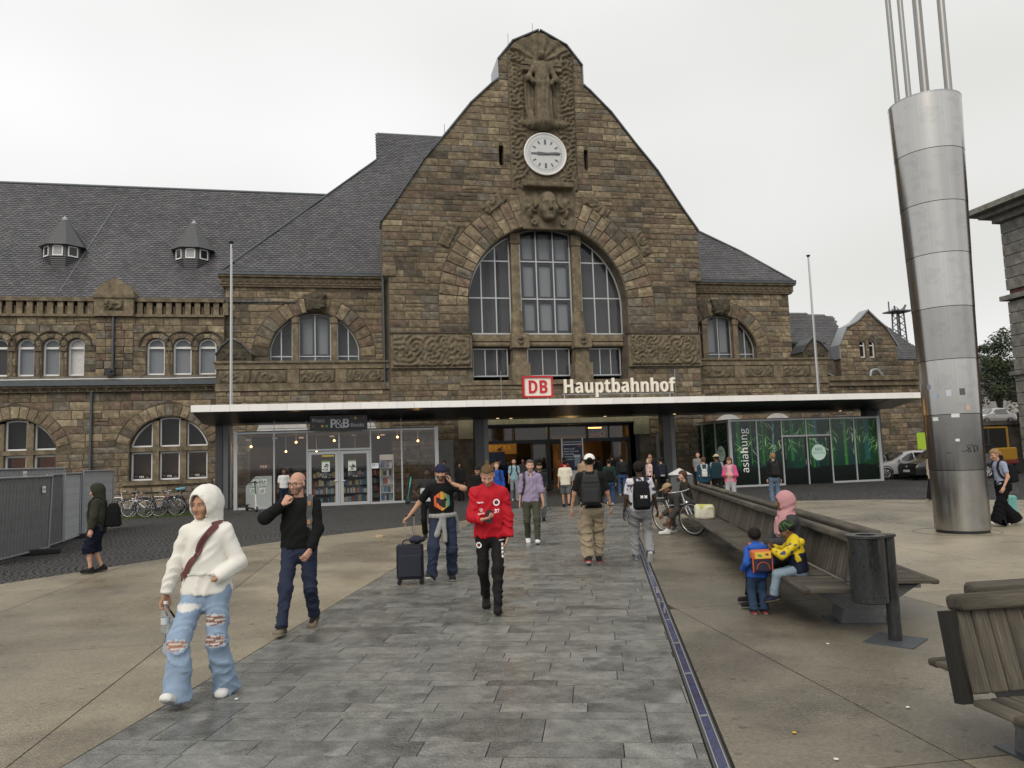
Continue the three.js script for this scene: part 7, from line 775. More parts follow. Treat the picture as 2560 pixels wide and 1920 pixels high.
const sl = t.sleeve ?? 2, slr = (t.sl ?? lo * 0.7), sleeves = arms.flatMap((a) => { const out = []; const e1 = a.a.clone().lerp(a.el, Math.min(1, sl)); out.push(Cap(a.a, e1, (0.05 + slr * 0.8) * s, (lerp(0.05, 0.042, Math.min(1, sl)) + slr) * s)); if (sl > 1) { const e2 = a.el.clone().lerp(a.wr, Math.min(1, sl - 1) * (t.cuffAt ?? 0.97)); out.push(Cap(a.el, e2, (0.045 + slr) * s, (lerp(0.045, 0.034, Math.min(1, sl - 1)) + slr * 0.8) * s)); } return out; });
const fA = (t.fold ?? 0.009) * s * 0.72, ffT = crease(fA * 0.85, 11, 0.85, 0.45, H * 10), ffS = crease(fA * 0.9, 19, 0.45, 0.85, H * 11), hemP = U(hem), nkP = U(0.53 + (t.collar || 0) * 0.05);
const cuts = arms.map((a) => { const k = sl <= 1 ? [a.a, a.el, sl] : [a.el, a.wr, (sl - 1) * (t.cuffAt ?? 0.97)], dv = k[1].clone().sub(k[0]), pt = k[0].clone().addScaledVector(dv, k[2]); return [pt, dv.normalize()]; });
const topF = (x, y, z) => { let d = 9, dS = 9; for (const f of tb) d = smin(d, f(x, y, z), 0.05 * s); const hp = (x - hemP.x) * up.x + (y - hemP.y) * up.y + (z - hemP.z) * up.z; d = smax(d, -hp, 0.012 * s); for (let i = 0; i < sleeves.length; i++) { let v = sleeves[i](x, y, z); const c = cuts[i < sleeves.length / 2 ? 0 : 1], e = (x - c[0].x) * c[1].x + (y - c[0].y) * c[1].y + (z - c[0].z) * c[1].z; if (v < 0.08) v = smax(v, e, 0.008 * s); dS = Math.min(dS, v); d = smin(d, v, 0.022 * s); } const np = (x - nkP.x) * up.x + (y - nkP.y) * up.y + (z - nkP.z) * up.z; d = smax(d, np, 0.015 * s); if (t.vee) { const l = V3(x, y, z).sub(U(0.5, 0, 0.09)); d = smax(d, -(l.length() - 0.05 * s), 0.01); } if (d > 0.06) return d; const w = sst(d - dS, -0.03, 0); return d + (1 - w) * ffT(x, y, z) + w * ffS(x, y, z); };
const tbox = bboxOf([U(hem - 0.02), U(0.54), ...arms.flatMap((a) => [a.a, a.el, a.wr])], 0.13 * s); tbox.expandByPoint(U(0, hipW2 + lo + 0.04)); tbox.expandByPoint(U(0, -hipW2 - lo - 0.04)); tbox.expandByPoint(U(0.1, 0, 0.2 * wM)); tbox.expandByPoint(U(0.1, 0, -0.2 * wM));
R.topF = topF; const tc = t.paint || (() => col(t.c || [0.1, 0.1, 0.1])), loc = (x, y, z) => { const v = V3(x, y, z).sub(P); return [v.dot(side) / s, v.dot(up) / s, v.dot(fwd) / s]; };
if (!o.noTop) mesh(t.name || 'jacket', paint(surfNet(topF, tbox.min, tbox.max, 0.0118 * det), (x, y, z) => tc(...loc(x, y, z), x, y, z)), clothMat(t.rough ?? 0.9), g);
const b = o.bottom || {}, bl = b.loose ?? 0.015, ank = b.len ?? 1, fl2 = b.flare ?? 0.02, kF0 = crease((b.fold ?? 0.009) * s * 0.9, 17, 0.4, 0.9, H * 7), kF = (x, y, z) => kF0(x, y, z) * (y < 0.3 * s ? 1.5 : y < 0.6 * s ? 1.15 : 0.8);
const pel = Slab(U(0.10), U(-0.07), side, [(hipW2 * 0.96 + bl * 0.4) * s, (hipD + bl * 0.3) * s], [(hipW2 + bl * 0.5) * s, (hipD + bl * 0.5) * s]), pl = legs.map((l) => { const e = ank <= 0.5 ? l.h.clone().lerp(l.kn, ank * 2) : l.kn.clone().lerp(l.an.clone().add(V3(0, (b.low ?? 0.012) * s, 0)), (ank - 0.5) * 2), out = [Cap(l.h, ank <= 0.5 ? e : l.kn, (0.083 + bl * 0.6) * (1 + fat * 0.25) * s, (lerp(0.083, 0.058, Math.min(1, ank * 2)) + bl) * s)]; if (ank > 0.5) out.push(Cap(l.kn, e, (0.058 + bl) * s, (0.042 + bl * 0.9 + fl2) * s)); return { out, e, dv: (ank <= 0.5 ? l.kn.clone().sub(l.h) : e.clone().sub(l.kn)).normalize() }; }), wst = U(b.rise ?? 0.11);
const botF = (x, y, z) => { let d = pel(x, y, z); const L2 = pl.map((p) => { let v = p.out[0](x, y, z); if (p.out[1]) v = smin(v, p.out[1](x, y, z), 0.03 * s); const e = (x - p.e.x) * p.dv.x + (y - p.e.y) * p.dv.y + (z - p.e.z) * p.dv.z; return v < 0.09 ? smax(v, e - (b.drag ?? 0.0) * s, 0.012 * s) : v; }); d = smin(d, L2[0], 0.04 * s); d = smin(d, L2[1], 0.04 * s); if (b.skirt) d = smin(d, b.skirt(x, y, z), 0.05); const wp = (x - wst.x) * up.x + (y - wst.y) * up.y + (z - wst.z) * up.z; d = smax(d, wp, 0.01); return d < 0.05 ? d + kF(x, y, z) : d; };
R.botF = botF; const pbx = bboxOf([U(0.12), ...legs.flatMap((l) => [l.h, l.kn, l.an])], 0.15 * s), bcF = b.paint || (() => col(b.c || [0.05, 0.06, 0.1])); mesh(b.name || 'trousers', paint(surfNet(botF, pbx.min, pbx.max, 0.0118 * det), (x, y, z) => bcF(...loc(x, y, z), x, y, z, legs)), clothMat(b.rough ?? 0.92), g);
// shoes
legs.forEach((l, i) => { const so = o.shoes || {}, f = l.f, ey = new THREE.Euler(-f.pitch, f.yaw, 0, 'YXZ'), base = f.p.clone(), Q = new THREE.Quaternion().setFromEuler(ey), A = (x, y, z) => V3(x, y, z).multiplyScalar(s * (kid ? 1.05 : 1)).sub(V3(0, 0.078 * s, 0)).applyQuaternion(Q).add(l.an), iv = Q.clone().invert(), k1 = Slab(A(0, 0.044, -0.045), A(0, 0.040, 0.142), V3(1, 0, 0).applyQuaternion(Q), [0.044 * s, 0.05 * s], [0.054 * s, 0.041 * s]), k2 = Cap(A(0, 0.05, -0.03), A(0, 0.1, -0.018), 0.041 * s, 0.043 * s), tg = Cap(A(0, 0.055, 0.05), A(0, 0.085, 0.0), 0.036 * s, 0.04 * s), soleT = (so.sole ?? 0.026);
const toS = (x, y, z) => V3(x, y, z).sub(l.an).applyQuaternion(iv).add(V3(0, 0.078 * s, 0)), sf = (x, y, z) => { let d = smin(k1(x, y, z), k2(x, y, z), 0.02 * s); d = smin(d, tg(x, y, z), 0.02 * s); const v = toS(x, y, z); d = smax(d, -v.y + 0.001, 0.008 * s); return d; };
const bx2 = bboxOf([A(0, 0, -0.09), A(0, 0.13, 0), A(0, 0.05, 0.19)], 0.06 * s), c = col(so.c || [0.03, 0.03, 0.03]), cs = col(so.sc || [0.5, 0.5, 0.48]), gg = surfNet(sf, bx2.min, bx2.max, 0.0095 * det); mesh('shoe', paint(gg, (x, y, z) => { const v = toS(x, y, z); if (v.y < soleT * s) return cs; if (so.paint) return so.paint(v.x / s, v.y / s, v.z / s); return c; }), clothMat(0.65), g); });
// hair and headwear
const hb = (pad, low = 0) => bboxOf([fromH(0, 0.02, -0.01), fromH(0, -low, -0.02)], pad * hs), hres = 0.0085 * (det > 1.6 ? 1.5 : 1) * hk, field = (fn) => (x, y, z) => { const l = toH(x, y, z); return fn(l.x, l.y, l.z) * hs; };
const h = o.hair; if (h && h.style !== 'none') { const T = h.t ?? 0.012, e = Ell(0, 0.03, -0.016, 0.079 + T, 0.09 + T, 0.099 + T), hl = (x, z) => (z > 0.05 ? (h.line ?? 0.064) : z > -0.02 ? lerp(h.ear ?? 0.0, h.line ?? 0.064, (z + 0.02) / 0.07) : lerp(h.nape ?? -0.07, h.ear ?? 0.0, clamp((z + 0.1) / 0.08, 0, 1))), nz = h.rough ?? 0.006;
const longC = h.long ? [Cap(V3(0.062, 0.02, -0.03), V3(0.085, -h.long, 0.0), 0.035, 0.028), Cap(V3(-0.062, 0.02, -0.03), V3(-0.085, -h.long, 0.0), 0.035, 0.028), Slab(V3(0, 0.02, -0.07), V3(0, -h.long - 0.01, -0.085), V3(1, 0, 0), [0.07, 0.04], [0.085, 0.03])] : [], bun = h.bun ? Cap(V3(0, h.bun[0], h.bun[1]), V3(0, h.bun[0] + 0.015, h.bun[1] - 0.01), h.bun[2] || 0.03) : null;
const f = (x, y, z) => { let d = smax(e(x, y, z), hl(x, z) - y - (h.side ? (Math.abs(x) > 0.07 ? 0 : 0) : 0), 0.012); if (h.fringe) d = smax(d, -(0.085 - Math.abs(x) * 0.2 - Math.abs(y - 0.0) * 0 - (y > 0.045 ? 9 : 0) - 9), 0.001); for (const c of longC) d = smin(d, c(x, y, z), 0.03); if (bun) d = smin(d, bun(x, y, z), 0.012); return d + nz * (fbm(x * 70, y * 30, z * 70, 2) - 0.5) * 2; };
const f2 = h.style === 'fringe' ? (x, y, z) => Math.max(Ell(0, 0.02, -0.018, 0.083, 0.088, 0.104)(x, y, z) + nz * (noise3(x * 90, y * 60, z * 90) - 0.5), y - 0.035 + (z > -0.02 ? (z + 0.02) * 1.2 : 0), -0.06 - y, z - 0.012) : f; const hbx = hb(0.17 + T, (h.long || 0) * 1.0); mesh('hair', paint(surfNet(field(f2), hbx.min, hbx.max, hres), (x, y, z) => { const k = 0.75 + 0.5 * noise3(x * 160, y * 40, z * 160); return hairC.map((v) => v * k); }), clothMat(0.6), g); }
const hat = o.hat; if (hat) { const c = col(hat.c), T = 0.016; let f, cf = () => c; if (hat.kind === 'beanie') { f = (x, y, z) => smin(Math.max(Ell(0, 0.035, -0.016, 0.092, 0.103, 0.111)(x, y, z) + 0.004 * Math.sin(Math.atan2(x, z) * 40) * 0.4, -(y - 0.022 + z * 0.12)), Math.max(Ell(0, 0.03, -0.016, 0.097, 0.107, 0.116)(x, y, z), Math.abs(y - 0.04 + z * 0.12) - 0.022), 0.008); cf = hat.paint ? (x, y, z) => hat.paint(x, y, z) : cf; }
else if (hat.kind === 'cap') { const sg = hat.back ? -1 : 1; f = (x, y, z) => { const dome = Math.max(Ell(0, 0.04, -0.014, 0.091, 0.092, 0.11)(x, y, z), 0.035 - y), Z = z * sg; const brim = Math.max(Ell(0, 0.043, 0.075 * sg, 0.075, 0.016, 0.105)(x, y, z), -(Z - 0.03)); return smin(dome, brim, 0.006); }; cf = hat.paint || cf; }
else if (hat.kind === 'flat') f = (x, y, z) => Math.max(Ell(0, 0.07, 0.01, 0.092, 0.045, 0.125)(x, y, z), 0.04 - y);
else if (hat.kind === 'hood') { const ro = hat.r || 1, ou = Ell(0, 0.008, -0.03, 0.124 * ro, 0.162 * ro, 0.152 * ro), inn = Ell(0, 0.0, -0.015, 0.098 * ro, 0.133 * ro, 0.135 * ro), ca = Cap(V3(0, -0.12, -0.06), V3(0, -0.2, -0.05), 0.105, 0.125); f = (x, y, z) => { let d = smin(ou(x, y, z), Math.max(ca(x, y, z), z - 0.06), 0.04); d = smax(d, z - (0.094 + 0.25 * Math.max(0, y) - 0.5 * Math.max(0, -0.06 - y)) , 0.012); d = smax(d, -inn(x, y, z), 0.01); const op = (Math.hypot(x / 0.08, (y + 0.022) / 0.112) - 1) * 0.085; if (z > 0.0) d = smax(d, -op, 0.012); return d + 0.004 * (noise3(x * 30, y * 22, z * 30) - 0.5) * 2; }; }
else if (hat.kind === 'hijab') { const ou = Ell(0, 0.005, -0.02, 0.103, 0.136, 0.127), ca = Slab(V3(0, -0.1, -0.015), V3(0, -0.2, -0.005), V3(1, 0, 0), [0.085, 0.088], [0.165, 0.12]); f = (x, y, z) => { let d = smin(ou(x, y, z), ca(x, y, z), 0.05); const op = Math.hypot(x * 1.32, (y + 0.028) * 0.98) - 0.078; if (z > 0.02) d = smax(d, -Math.max(op, 0.02 - z), 0.008); return d + 0.007 * Math.sin(y * 75 + Math.sin(x * 20) * 1.4 + z * 26) * sst(-y, -0.05, 0.12) + 0.004 * (noise3(x * 35, y * 35, z * 35) - 0.5); }; }
const hb2 = hb(0.19, hat.kind === 'hijab' || hat.kind === 'hood' ? 0.15 : 0); mesh(hat.name || hat.kind, paint(surfNet(field(f), hb2.min, hb2.max, hres), (x, y, z) => { const l = toH(x, y, z); return cf(l.x, l.y, l.z); }), clothMat(hat.rough ?? 0.9), g); }
if (o.glasses) { const gs = []; for (const k of [-1, 1]) gs.push(torus(0.024, 0.0028, k * 0.032, -0.003, 0.1, [0, k * 0.18, 0], 5, 18), rod([k * 0.056, 0.0, 0.093], [k * 0.08, 0.004, -0.005], 0.0025)); gs.push(rod([-0.01, 0, 0.104], [0.01, 0, 0.104], 0.0025)); const gg = merge(gs); gg.scale(hs, hs, hs); gg.applyQuaternion(qh); gg.translate(hc.x, hc.y, hc.z); mesh('glasses', gg, M.black, g); }
return R;
}
const gradOf = (f, p, e = 0.004) => V3(f(p.x + e, p.y, p.z) - f(p.x - e, p.y, p.z), f(p.x, p.y + e, p.z) - f(p.x, p.y - e, p.z), f(p.x, p.y, p.z + e) - f(p.x, p.y, p.z - e)).normalize();
const onSurf = (f, p, off = 0.004) => { p = p.clone(); for (let i = 0; i < 12; i++) { const d = f(p.x, p.y, p.z) - off; if (Math.abs(d) < 0.0008) break; p.addScaledVector(gradOf(f, p), -d * 0.8); } return p; };
// print lying on cloth: centre c, half-axes as vectors, cast along -n
function decal(R, f, name, c, ux, uy, n, tex, res = 12, rough = 0.7) { const g = new THREE.PlaneGeometry(1, 1, res, res), p = g.attributes.position; for (let i = 0; i < p.count; i++) { let q = c.clone().addScaledVector(ux, p.getX(i)).addScaledVector(uy, p.getY(i)).addScaledVector(n, 0.12); for (let k = 0; k < 60; k++) { const d = f(q.x, q.y, q.z) - 0.005; if (d < 0.0008) break; q.addScaledVector(n, -Math.min(d * 0.7, 0.03)); } p.setXYZ(i, q.x, q.y, q.z); } g.computeVertexNormals(); return mesh(name, g, new THREE.MeshStandardMaterial({ map: tex, roughness: rough, alphaTest: 0.5, side: THREE.DoubleSide }), R.g); }
// band lying on cloth along points
function strap(parent, f, name, pts, w, m, { off = 0.006, thick = 0.004, n = 28, closed = false } = {}) { const cv = new THREE.CatmullRomCurve3(pts, closed), v = [], idx = [], P2 = []; for (let i = 0; i <= n; i++) P2.push(onSurf(f, cv.getPoint(i / n), off)); for (let i = 0; i <= n; i++) { const t = P2[Math.min(n, i + 1)].clone().sub(P2[Math.max(0, i - 1)]).normalize(), nn = gradOf(f, P2[i]), b = nn.clone().cross(t).normalize().multiplyScalar(w / 2), o = nn.multiplyScalar(thick); for (const q of [P2[i].clone().add(b), P2[i].clone().add(b).add(o), P2[i].clone().sub(b).add(o), P2[i].clone().sub(b)]) v.push(q.x, q.y, q.z); } for (let i = 0; i < n; i++) for (let k = 0; k < 4; k++) { const a = i * 4 + k, b = i * 4 + ((k + 1) % 4); idx.push(a, b, a + 4, b, b + 4, a + 4); } const g = new THREE.BufferGeometry(); g.setAttribute('position', new THREE.Float32BufferAttribute(v, 3)); g.setIndex(idx); g.computeVertexNormals(); return mesh(name, toCreasedNormals(g, 0.7), m, parent); }
// backpack worn by R (a thing of its own)
function backpack(R, label, c, { w = 0.15, h = 0.22, d = 0.085, y = 0.27, m, front, straps = true, logo, sag = 0, z = 0 } = {}) {
const g = thing('backpack', label, 'backpack', R.g.position.toArray(), R.g.rotation.y, 'backpacks worn by passers-by'), s = R.s, cc = R.U(y, 0, -(0.125 + d * 0.8 + z)), L = (x, yy, zz) => { const v = V3(x, yy, zz).sub(cc); return [v.dot(R.side) / s, v.dot(R.up) / s, v.dot(R.fwd) / s]; };
const f = (x, yy, zz) => { const [a, b, e] = L(x, yy, zz), ww = w * (1 - 0.16 * sst(b, 0, h)), dd = d * (1 - 0.45 * sst(b, h * 0.2, h * 1.1) + 0.2 * sag * sst(-b, 0, h)), q = [Math.abs(a) - ww + 0.05, Math.abs(b) - h + 0.06, Math.abs(e) - dd + 0.04]; let v = (Math.hypot(Math.max(q[0], 0), Math.max(q[1], 0), Math.max(q[2], 0)) + Math.min(0, Math.max(...q)) - 0.045); if (front) { const p = [Math.abs(a) - ww * 0.78 + 0.03, Math.abs(b + h * 0.38) - h * 0.42 + 0.03, Math.abs(e + dd + 0.01) - 0.035 + 0.02]; v = smin(v, Math.hypot(Math.max(p[0], 0), Math.max(p[1], 0), Math.max(p[2], 0)) + Math.min(0, Math.max(...p)) - 0.03, 0.012); } return (v + 0.005 * (noise3(a * 30, b * 30, e * 30) - 0.5)) * s; };
const bb = bboxOf([cc], 0.1 * s); for (const k of [-1, 1]) { bb.expandByPoint(R.U(y + h * 1.15, k * w * 1.2, -0.05)); bb.expandByPoint(R.U(y - h * 1.2, k * w * 1.2, -(0.2 + d * 2.2 + z))); } const C1 = col(c); mesh('bag', paint(surfNet(f, bb.min, bb.max, 0.012 * (R.o.det || 1)), (x, yy, zz) => { const [a, b, e] = L(x, yy, zz); const k = (Math.abs(b - h * 0.45) < 0.008 && e < -d * 0.5) || (front && Math.abs(b + h * 0.02) < 0.006 && e < -d * 0.7) ? 0.45 : 1; return C1.map((v) => v * k); }), clothMat(0.8), g);
const sm = m || mat(lin(...C1.map((v) => v * 0.75)), 0.85); if (straps) for (const k of [-1, 1]) strap(g, R.topF, 'strap', [R.U(y + h * 0.75, k * 0.07, -0.13), R.U(0.5, k * 0.085, -0.05), R.U(0.52, k * 0.095, 0.03), R.U(0.42, k * 0.105, 0.13), R.U(0.3, k * 0.115, 0.14), R.U(0.18, k * 0.15, 0.08), R.U(y - h * 0.6, k * 0.15, -0.08)], 0.05 * s, sm, { off: 0.01, thick: 0.008 });
mesh('top_loop', tube([R.U(y + h * 0.95, -0.03, -0.14), R.U(y + h * 1.1, 0, -0.14), R.U(y + h * 0.95, 0.03, -0.14)], 0.008 * s, 8, 5), sm, g); R.bagF = f; if (logo) { const u = logo; const q = { g }; decal(q, f, 'bag_logo', R.U(y + u.y, u.x || 0, -(0.2 + d)), R.side.clone().multiplyScalar(-u.w * s), R.up.clone().multiplyScalar(u.h * s), R.fwd.clone().multiplyScalar(-1), u.t, 8); } return g;
}
const held = (R, name, label, cat, geo, m) => { const o = solo(name, geo, m, label, cat); o.position.copy(R.g.position); o.rotation.copy(R.g.rotation); return o; };
const walkF = (f, k = 1) => f > 0 ? { fl: { p: [0.085, 0, 0.27 * k], pitch: 0.28 * k }, fr: { p: [-0.085, 0.035 * k, -0.27 * k], pitch: -0.45 * k }, drop: 0.035 * k } : { fr: { p: [-0.085, 0, 0.27 * k], pitch: 0.28 * k }, fl: { p: [0.085, 0.035 * k, -0.27 * k], pitch: -0.45 * k }, drop: 0.035 * k };
const jean = (a, b, seed = 0) => (lx, ly, lz, x, y, z) => { const k = 0.75 + 0.4 * fbm(x * 8 + seed, y * 5, z * 8, 3) + 0.12 * (noise3(x * 90, y * 20, z * 90) - 0.5); return a.map((v, i) => lerp(v, b[i], clamp(k - 0.4, 0, 1))); };
const heather = (c, k = 0.25) => (lx, ly, lz, x, y, z) => { const n = 1 - k / 2 + k * noise3(x * 120, y * 120, z * 120); return c.map((v) => v * n); };
{ // woman in a white hooded sweatshirt
const R = person({ label: 'woman in white hoodie and ripped jeans walking with hood up', p: [-1.12, -6.42], face: -16, H: 1.65, fem: 1, skin: 'tan', brow: [0.03, 0.02, 0.015], det: 1, pose: { drop: 0.035, lean: 0.03, twist: 0.1, fr: { p: [-0.12, 0.02, 0.24], pitch: 0.42, yaw: -0.1 }, fl: { p: [0.1, 0.0, -0.16], pitch: -0.08, yaw: 0.1 }, hr: [-0.34, 0.815, 0.05], er: [-0.6, 0, -1], hro: { pn: [0.9, 0, 0.3], curl: 0.8 }, hl: [0.13, 0.98, 0.15], el: [0.8, -0.3, -0.7], hlo: { hide: true }, head: { yaw: -0.42, pitch: 0.02 } },
top: { name: 'hoodie', loose: 0.034, hem: -0.05, sleeve: 2, sl: 0.022, cuffAt: 0.93, fold: 0.015, collar: 1, paint: heather([0.70, 0.69, 0.635], 0.03) }, hat: { kind: 'hood', c: [0.70, 0.69, 0.635], name: 'hood' },
bottom: { name: 'ripped_jeans', loose: 0.022, flare: 0.042, fold: 0.012, low: -0.03, drag: 0.012, paint: (lx, ly, lz, x, y, z, legs) => { const base = jean([0.13, 0.19, 0.30], [0.33, 0.43, 0.55], 3)(lx, ly, lz, x, y, z), s = 0.943; const L = x > legs[1].h.x * 0.5 + legs[0].h.x * 0.5 ? 0 : 1, kn = legs[L].kn, t = (legs[L].h.y - y) / (legs[L].h.y - legs[L].an.y), cx = lerp(legs[L].h.x, kn.x, clamp(t * 2, 0, 1)), dx = (x - cx) / 0.075; const rips = L ? [[0.16, 0.035, 1], [0.5, 0.05, 0]] : [[0.30, 0.05, 0], [0.50, 0.055, 0]]; const front = z > lerp(legs[L].h.z, kn.z, clamp(t * 2, 0, 1)) + 0.03; for (const [a, h, w] of rips) { const q = Math.hypot(dx * 0.92, (t - a) / h); if (front && q < 1) { const st = Math.sin((t - a) * 260 + dx * 1.5) > 0.55; return st || w ? [0.62, 0.6, 0.58] : L ? [0.36, 0.19, 0.13] : [0.22, 0.11, 0.075]; } if (front && q < 1.25 && noise3(x * 120, y * 120, z * 120) > 0.4) return [0.48, 0.53, 0.58]; } return base; } }, shoes: { c: [0.62, 0.62, 0.6], sc: [0.3, 0.3, 0.29], sole: 0.022 } });
strap(R.g, R.topF, 'hoodie_pocket_edge', [R.U(0.12, -0.13, 0.14), R.U(0.13, 0, 0.18), R.U(0.12, 0.13, 0.14)], 0.012, mat(lin(0.6, 0.59, 0.54), 0.9));
const cb = thing('crossbody_bag_strap', 'dark red crossbody strap over the white hoodie', 'strap', R.g.position.toArray(), R.g.rotation.y); strap(cb, R.topF, 'band', [R.U(0.38, 0.13, -0.14), R.U(0.53, 0.105, -0.02), R.U(0.5, 0.09, 0.07), R.U(0.36, 0.0, 0.17), R.U(0.2, -0.11, 0.16), R.U(0.08, -0.17, 0.08)], 0.05, mat(lin(0.11, 0.03, 0.03), 0.7), { off: 0.009, n: 40 }); strap(cb, R.topF, 'band_print', [R.U(0.44, 0.05, 0.13), R.U(0.36, 0.0, 0.17), R.U(0.28, -0.055, 0.17)], 0.02, mat(lin(0.06, 0.015, 0.015), 0.7), { off: 0.015, thick: 0.002 });
const w = R.arms[1].wr; const bt = thing('water_bottle', 'clear plastic water bottle held by woman in white hoodie', 'bottle', R.g.position.toArray(), R.g.rotation.y), hb = R.hands[1].P(0.075, 0.0, 0.035); const lathe = at(new THREE.LatheGeometry([[0.001, 0], [0.03, 0.002], [0.034, 0.02], [0.032, 0.08], [0.034, 0.12], [0.033, 0.17], [0.014, 0.205], [0.013, 0.225]].map((v) => new THREE.Vector2(...v)), 20), [hb.x, hb.y - 0.215, hb.z]); mesh('bottle_body', lathe, new THREE.MeshPhysicalMaterial({ color: 0xf2f6f8, roughness: 0.08, transmission: 0.9, thickness: 0, ior: 1.4 }), bt); mesh('bottle_cap', at(new THREE.CylinderGeometry(0.016, 0.016, 0.02, 14), [hb.x, hb.y + 0.018, hb.z]), M.pvc, bt); mesh('bottle_label', at(new THREE.CylinderGeometry(0.0345, 0.0345, 0.05, 18, 1, true), [hb.x, hb.y - 0.12, hb.z]), mat(lin(0.5, 0.52, 0.55), 0.5), bt);
const c = V3(w.x - 0.0, w.y - 0.36, w.z - 0.11), f = (x, y, z) => Slab(V3(c.x, c.y + 0.12, c.z), V3(c.x - 0.01, c.y - 0.1, c.z), V3(0.75, 0, 0.66), [0.055, 0.035], [0.115, 0.055])(x, y, z) + 0.014 * (fbm(x * 26, y * 18, z * 26, 2) - 0.5); const bg = thing('hand_bag', 'grey and black cloth bag hanging behind the bottle', 'bag', R.g.position.toArray(), R.g.rotation.y); mesh('bag', paint(surfNet(f, V3(c.x - 0.22, c.y - 0.27, c.z - 0.2), V3(c.x + 0.22, c.y + 0.25, c.z + 0.2), 0.011), (x, y, z) => (noise3(x * 11, y * 9, z * 11 + 4) > 0.52 ? [0.02, 0.02, 0.022] : [0.32, 0.34, 0.36])), clothMat(0.8), bg); mesh('carry_loop', tube([[c.x - 0.03, c.y + 0.13, c.z], [w.x - 0.02, w.y - 0.07, w.z - 0.01], [c.x + 0.04, c.y + 0.13, c.z]], 0.008, 14, 5), M.black, bg);
}
{ // bald man in a black sweater
const R = person({ label: 'bald man with glasses in black sweater holding hand to mouth', p: [-0.56, -8.66], face: -12, H: 1.74, fat: 0.16, skin: 'fair', beard: 0.75, beardC: [0.13, 0.1, 0.08], shave: 0.12, glasses: 1, hair: { style: 'fringe', c: [0.05, 0.04, 0.035], rough: 0.004 }, pose: { drop: 0.03, lean: 0.03, fr: { p: [-0.12, 0, 0.26], pitch: 0.15 }, fl: { p: [0.1, 0.02, -0.22], pitch: -0.25 }, hr: [-0.115, 1.375, 0.205], er: [-1, -0.75, 0.1], hro: { dir: [0.5, 0.75, -0.05], pn: [0.3, -0.2, -1], curl: 1.15 }, hl: [0.17, 0.88, 0.2], el: [0.8, -0.1, -1], hlo: { dir: [-0.45, -0.8, 0.35], pn: [-0.6, 0.1, -0.7], curl: 0.6 }, head: { yaw: -0.32, pitch: 0.06 } }, top: { name: 'sweater', c: [0.010, 0.0105, 0.011], loose: 0.022, hem: -0.02, sleeve: 2, sl: 0.02, fold: 0.014 }, bottom: { name: 'jeans', paint: jean([0.016, 0.021, 0.04], [0.034, 0.043, 0.075], 9), loose: 0.012, flare: 0.008, fold: 0.011 }, shoes: { c: [0.10, 0.085, 0.06], sc: [0.4, 0.36, 0.28], paint: (x, y, z) => (y > 0.075 ? [0.02, 0.018, 0.016] : z > 0.09 ? [0.17, 0.14, 0.10] : [0.08, 0.07, 0.05]) } });
const bp = backpack(R, 'grey backpack with leather tabs on the bald man', [0.05, 0.052, 0.055], { straps: false }); strap(bp, R.topF, 'strap', [R.U(0.4, 0.1, -0.14), R.U(0.52, 0.13, -0.03), R.U(0.5, 0.14, 0.05), R.U(0.4, 0.145, 0.11), R.U(0.28, 0.15, 0.12), R.U(0.18, 0.165, 0.05)], 0.06, mat(lin(0.075, 0.078, 0.08), 0.85), { off: 0.012, thick: 0.01 }); for (const y of [0.46, 0.26]) strap(bp, R.topF, 'leather_tab', [R.U(y + 0.025, 0.143, 0.1), R.U(y - 0.02, 0.147, 0.12)], 0.034, mat(lin(0.28, 0.13, 0.05), 0.6), { off: 0.024, n: 6 });
}
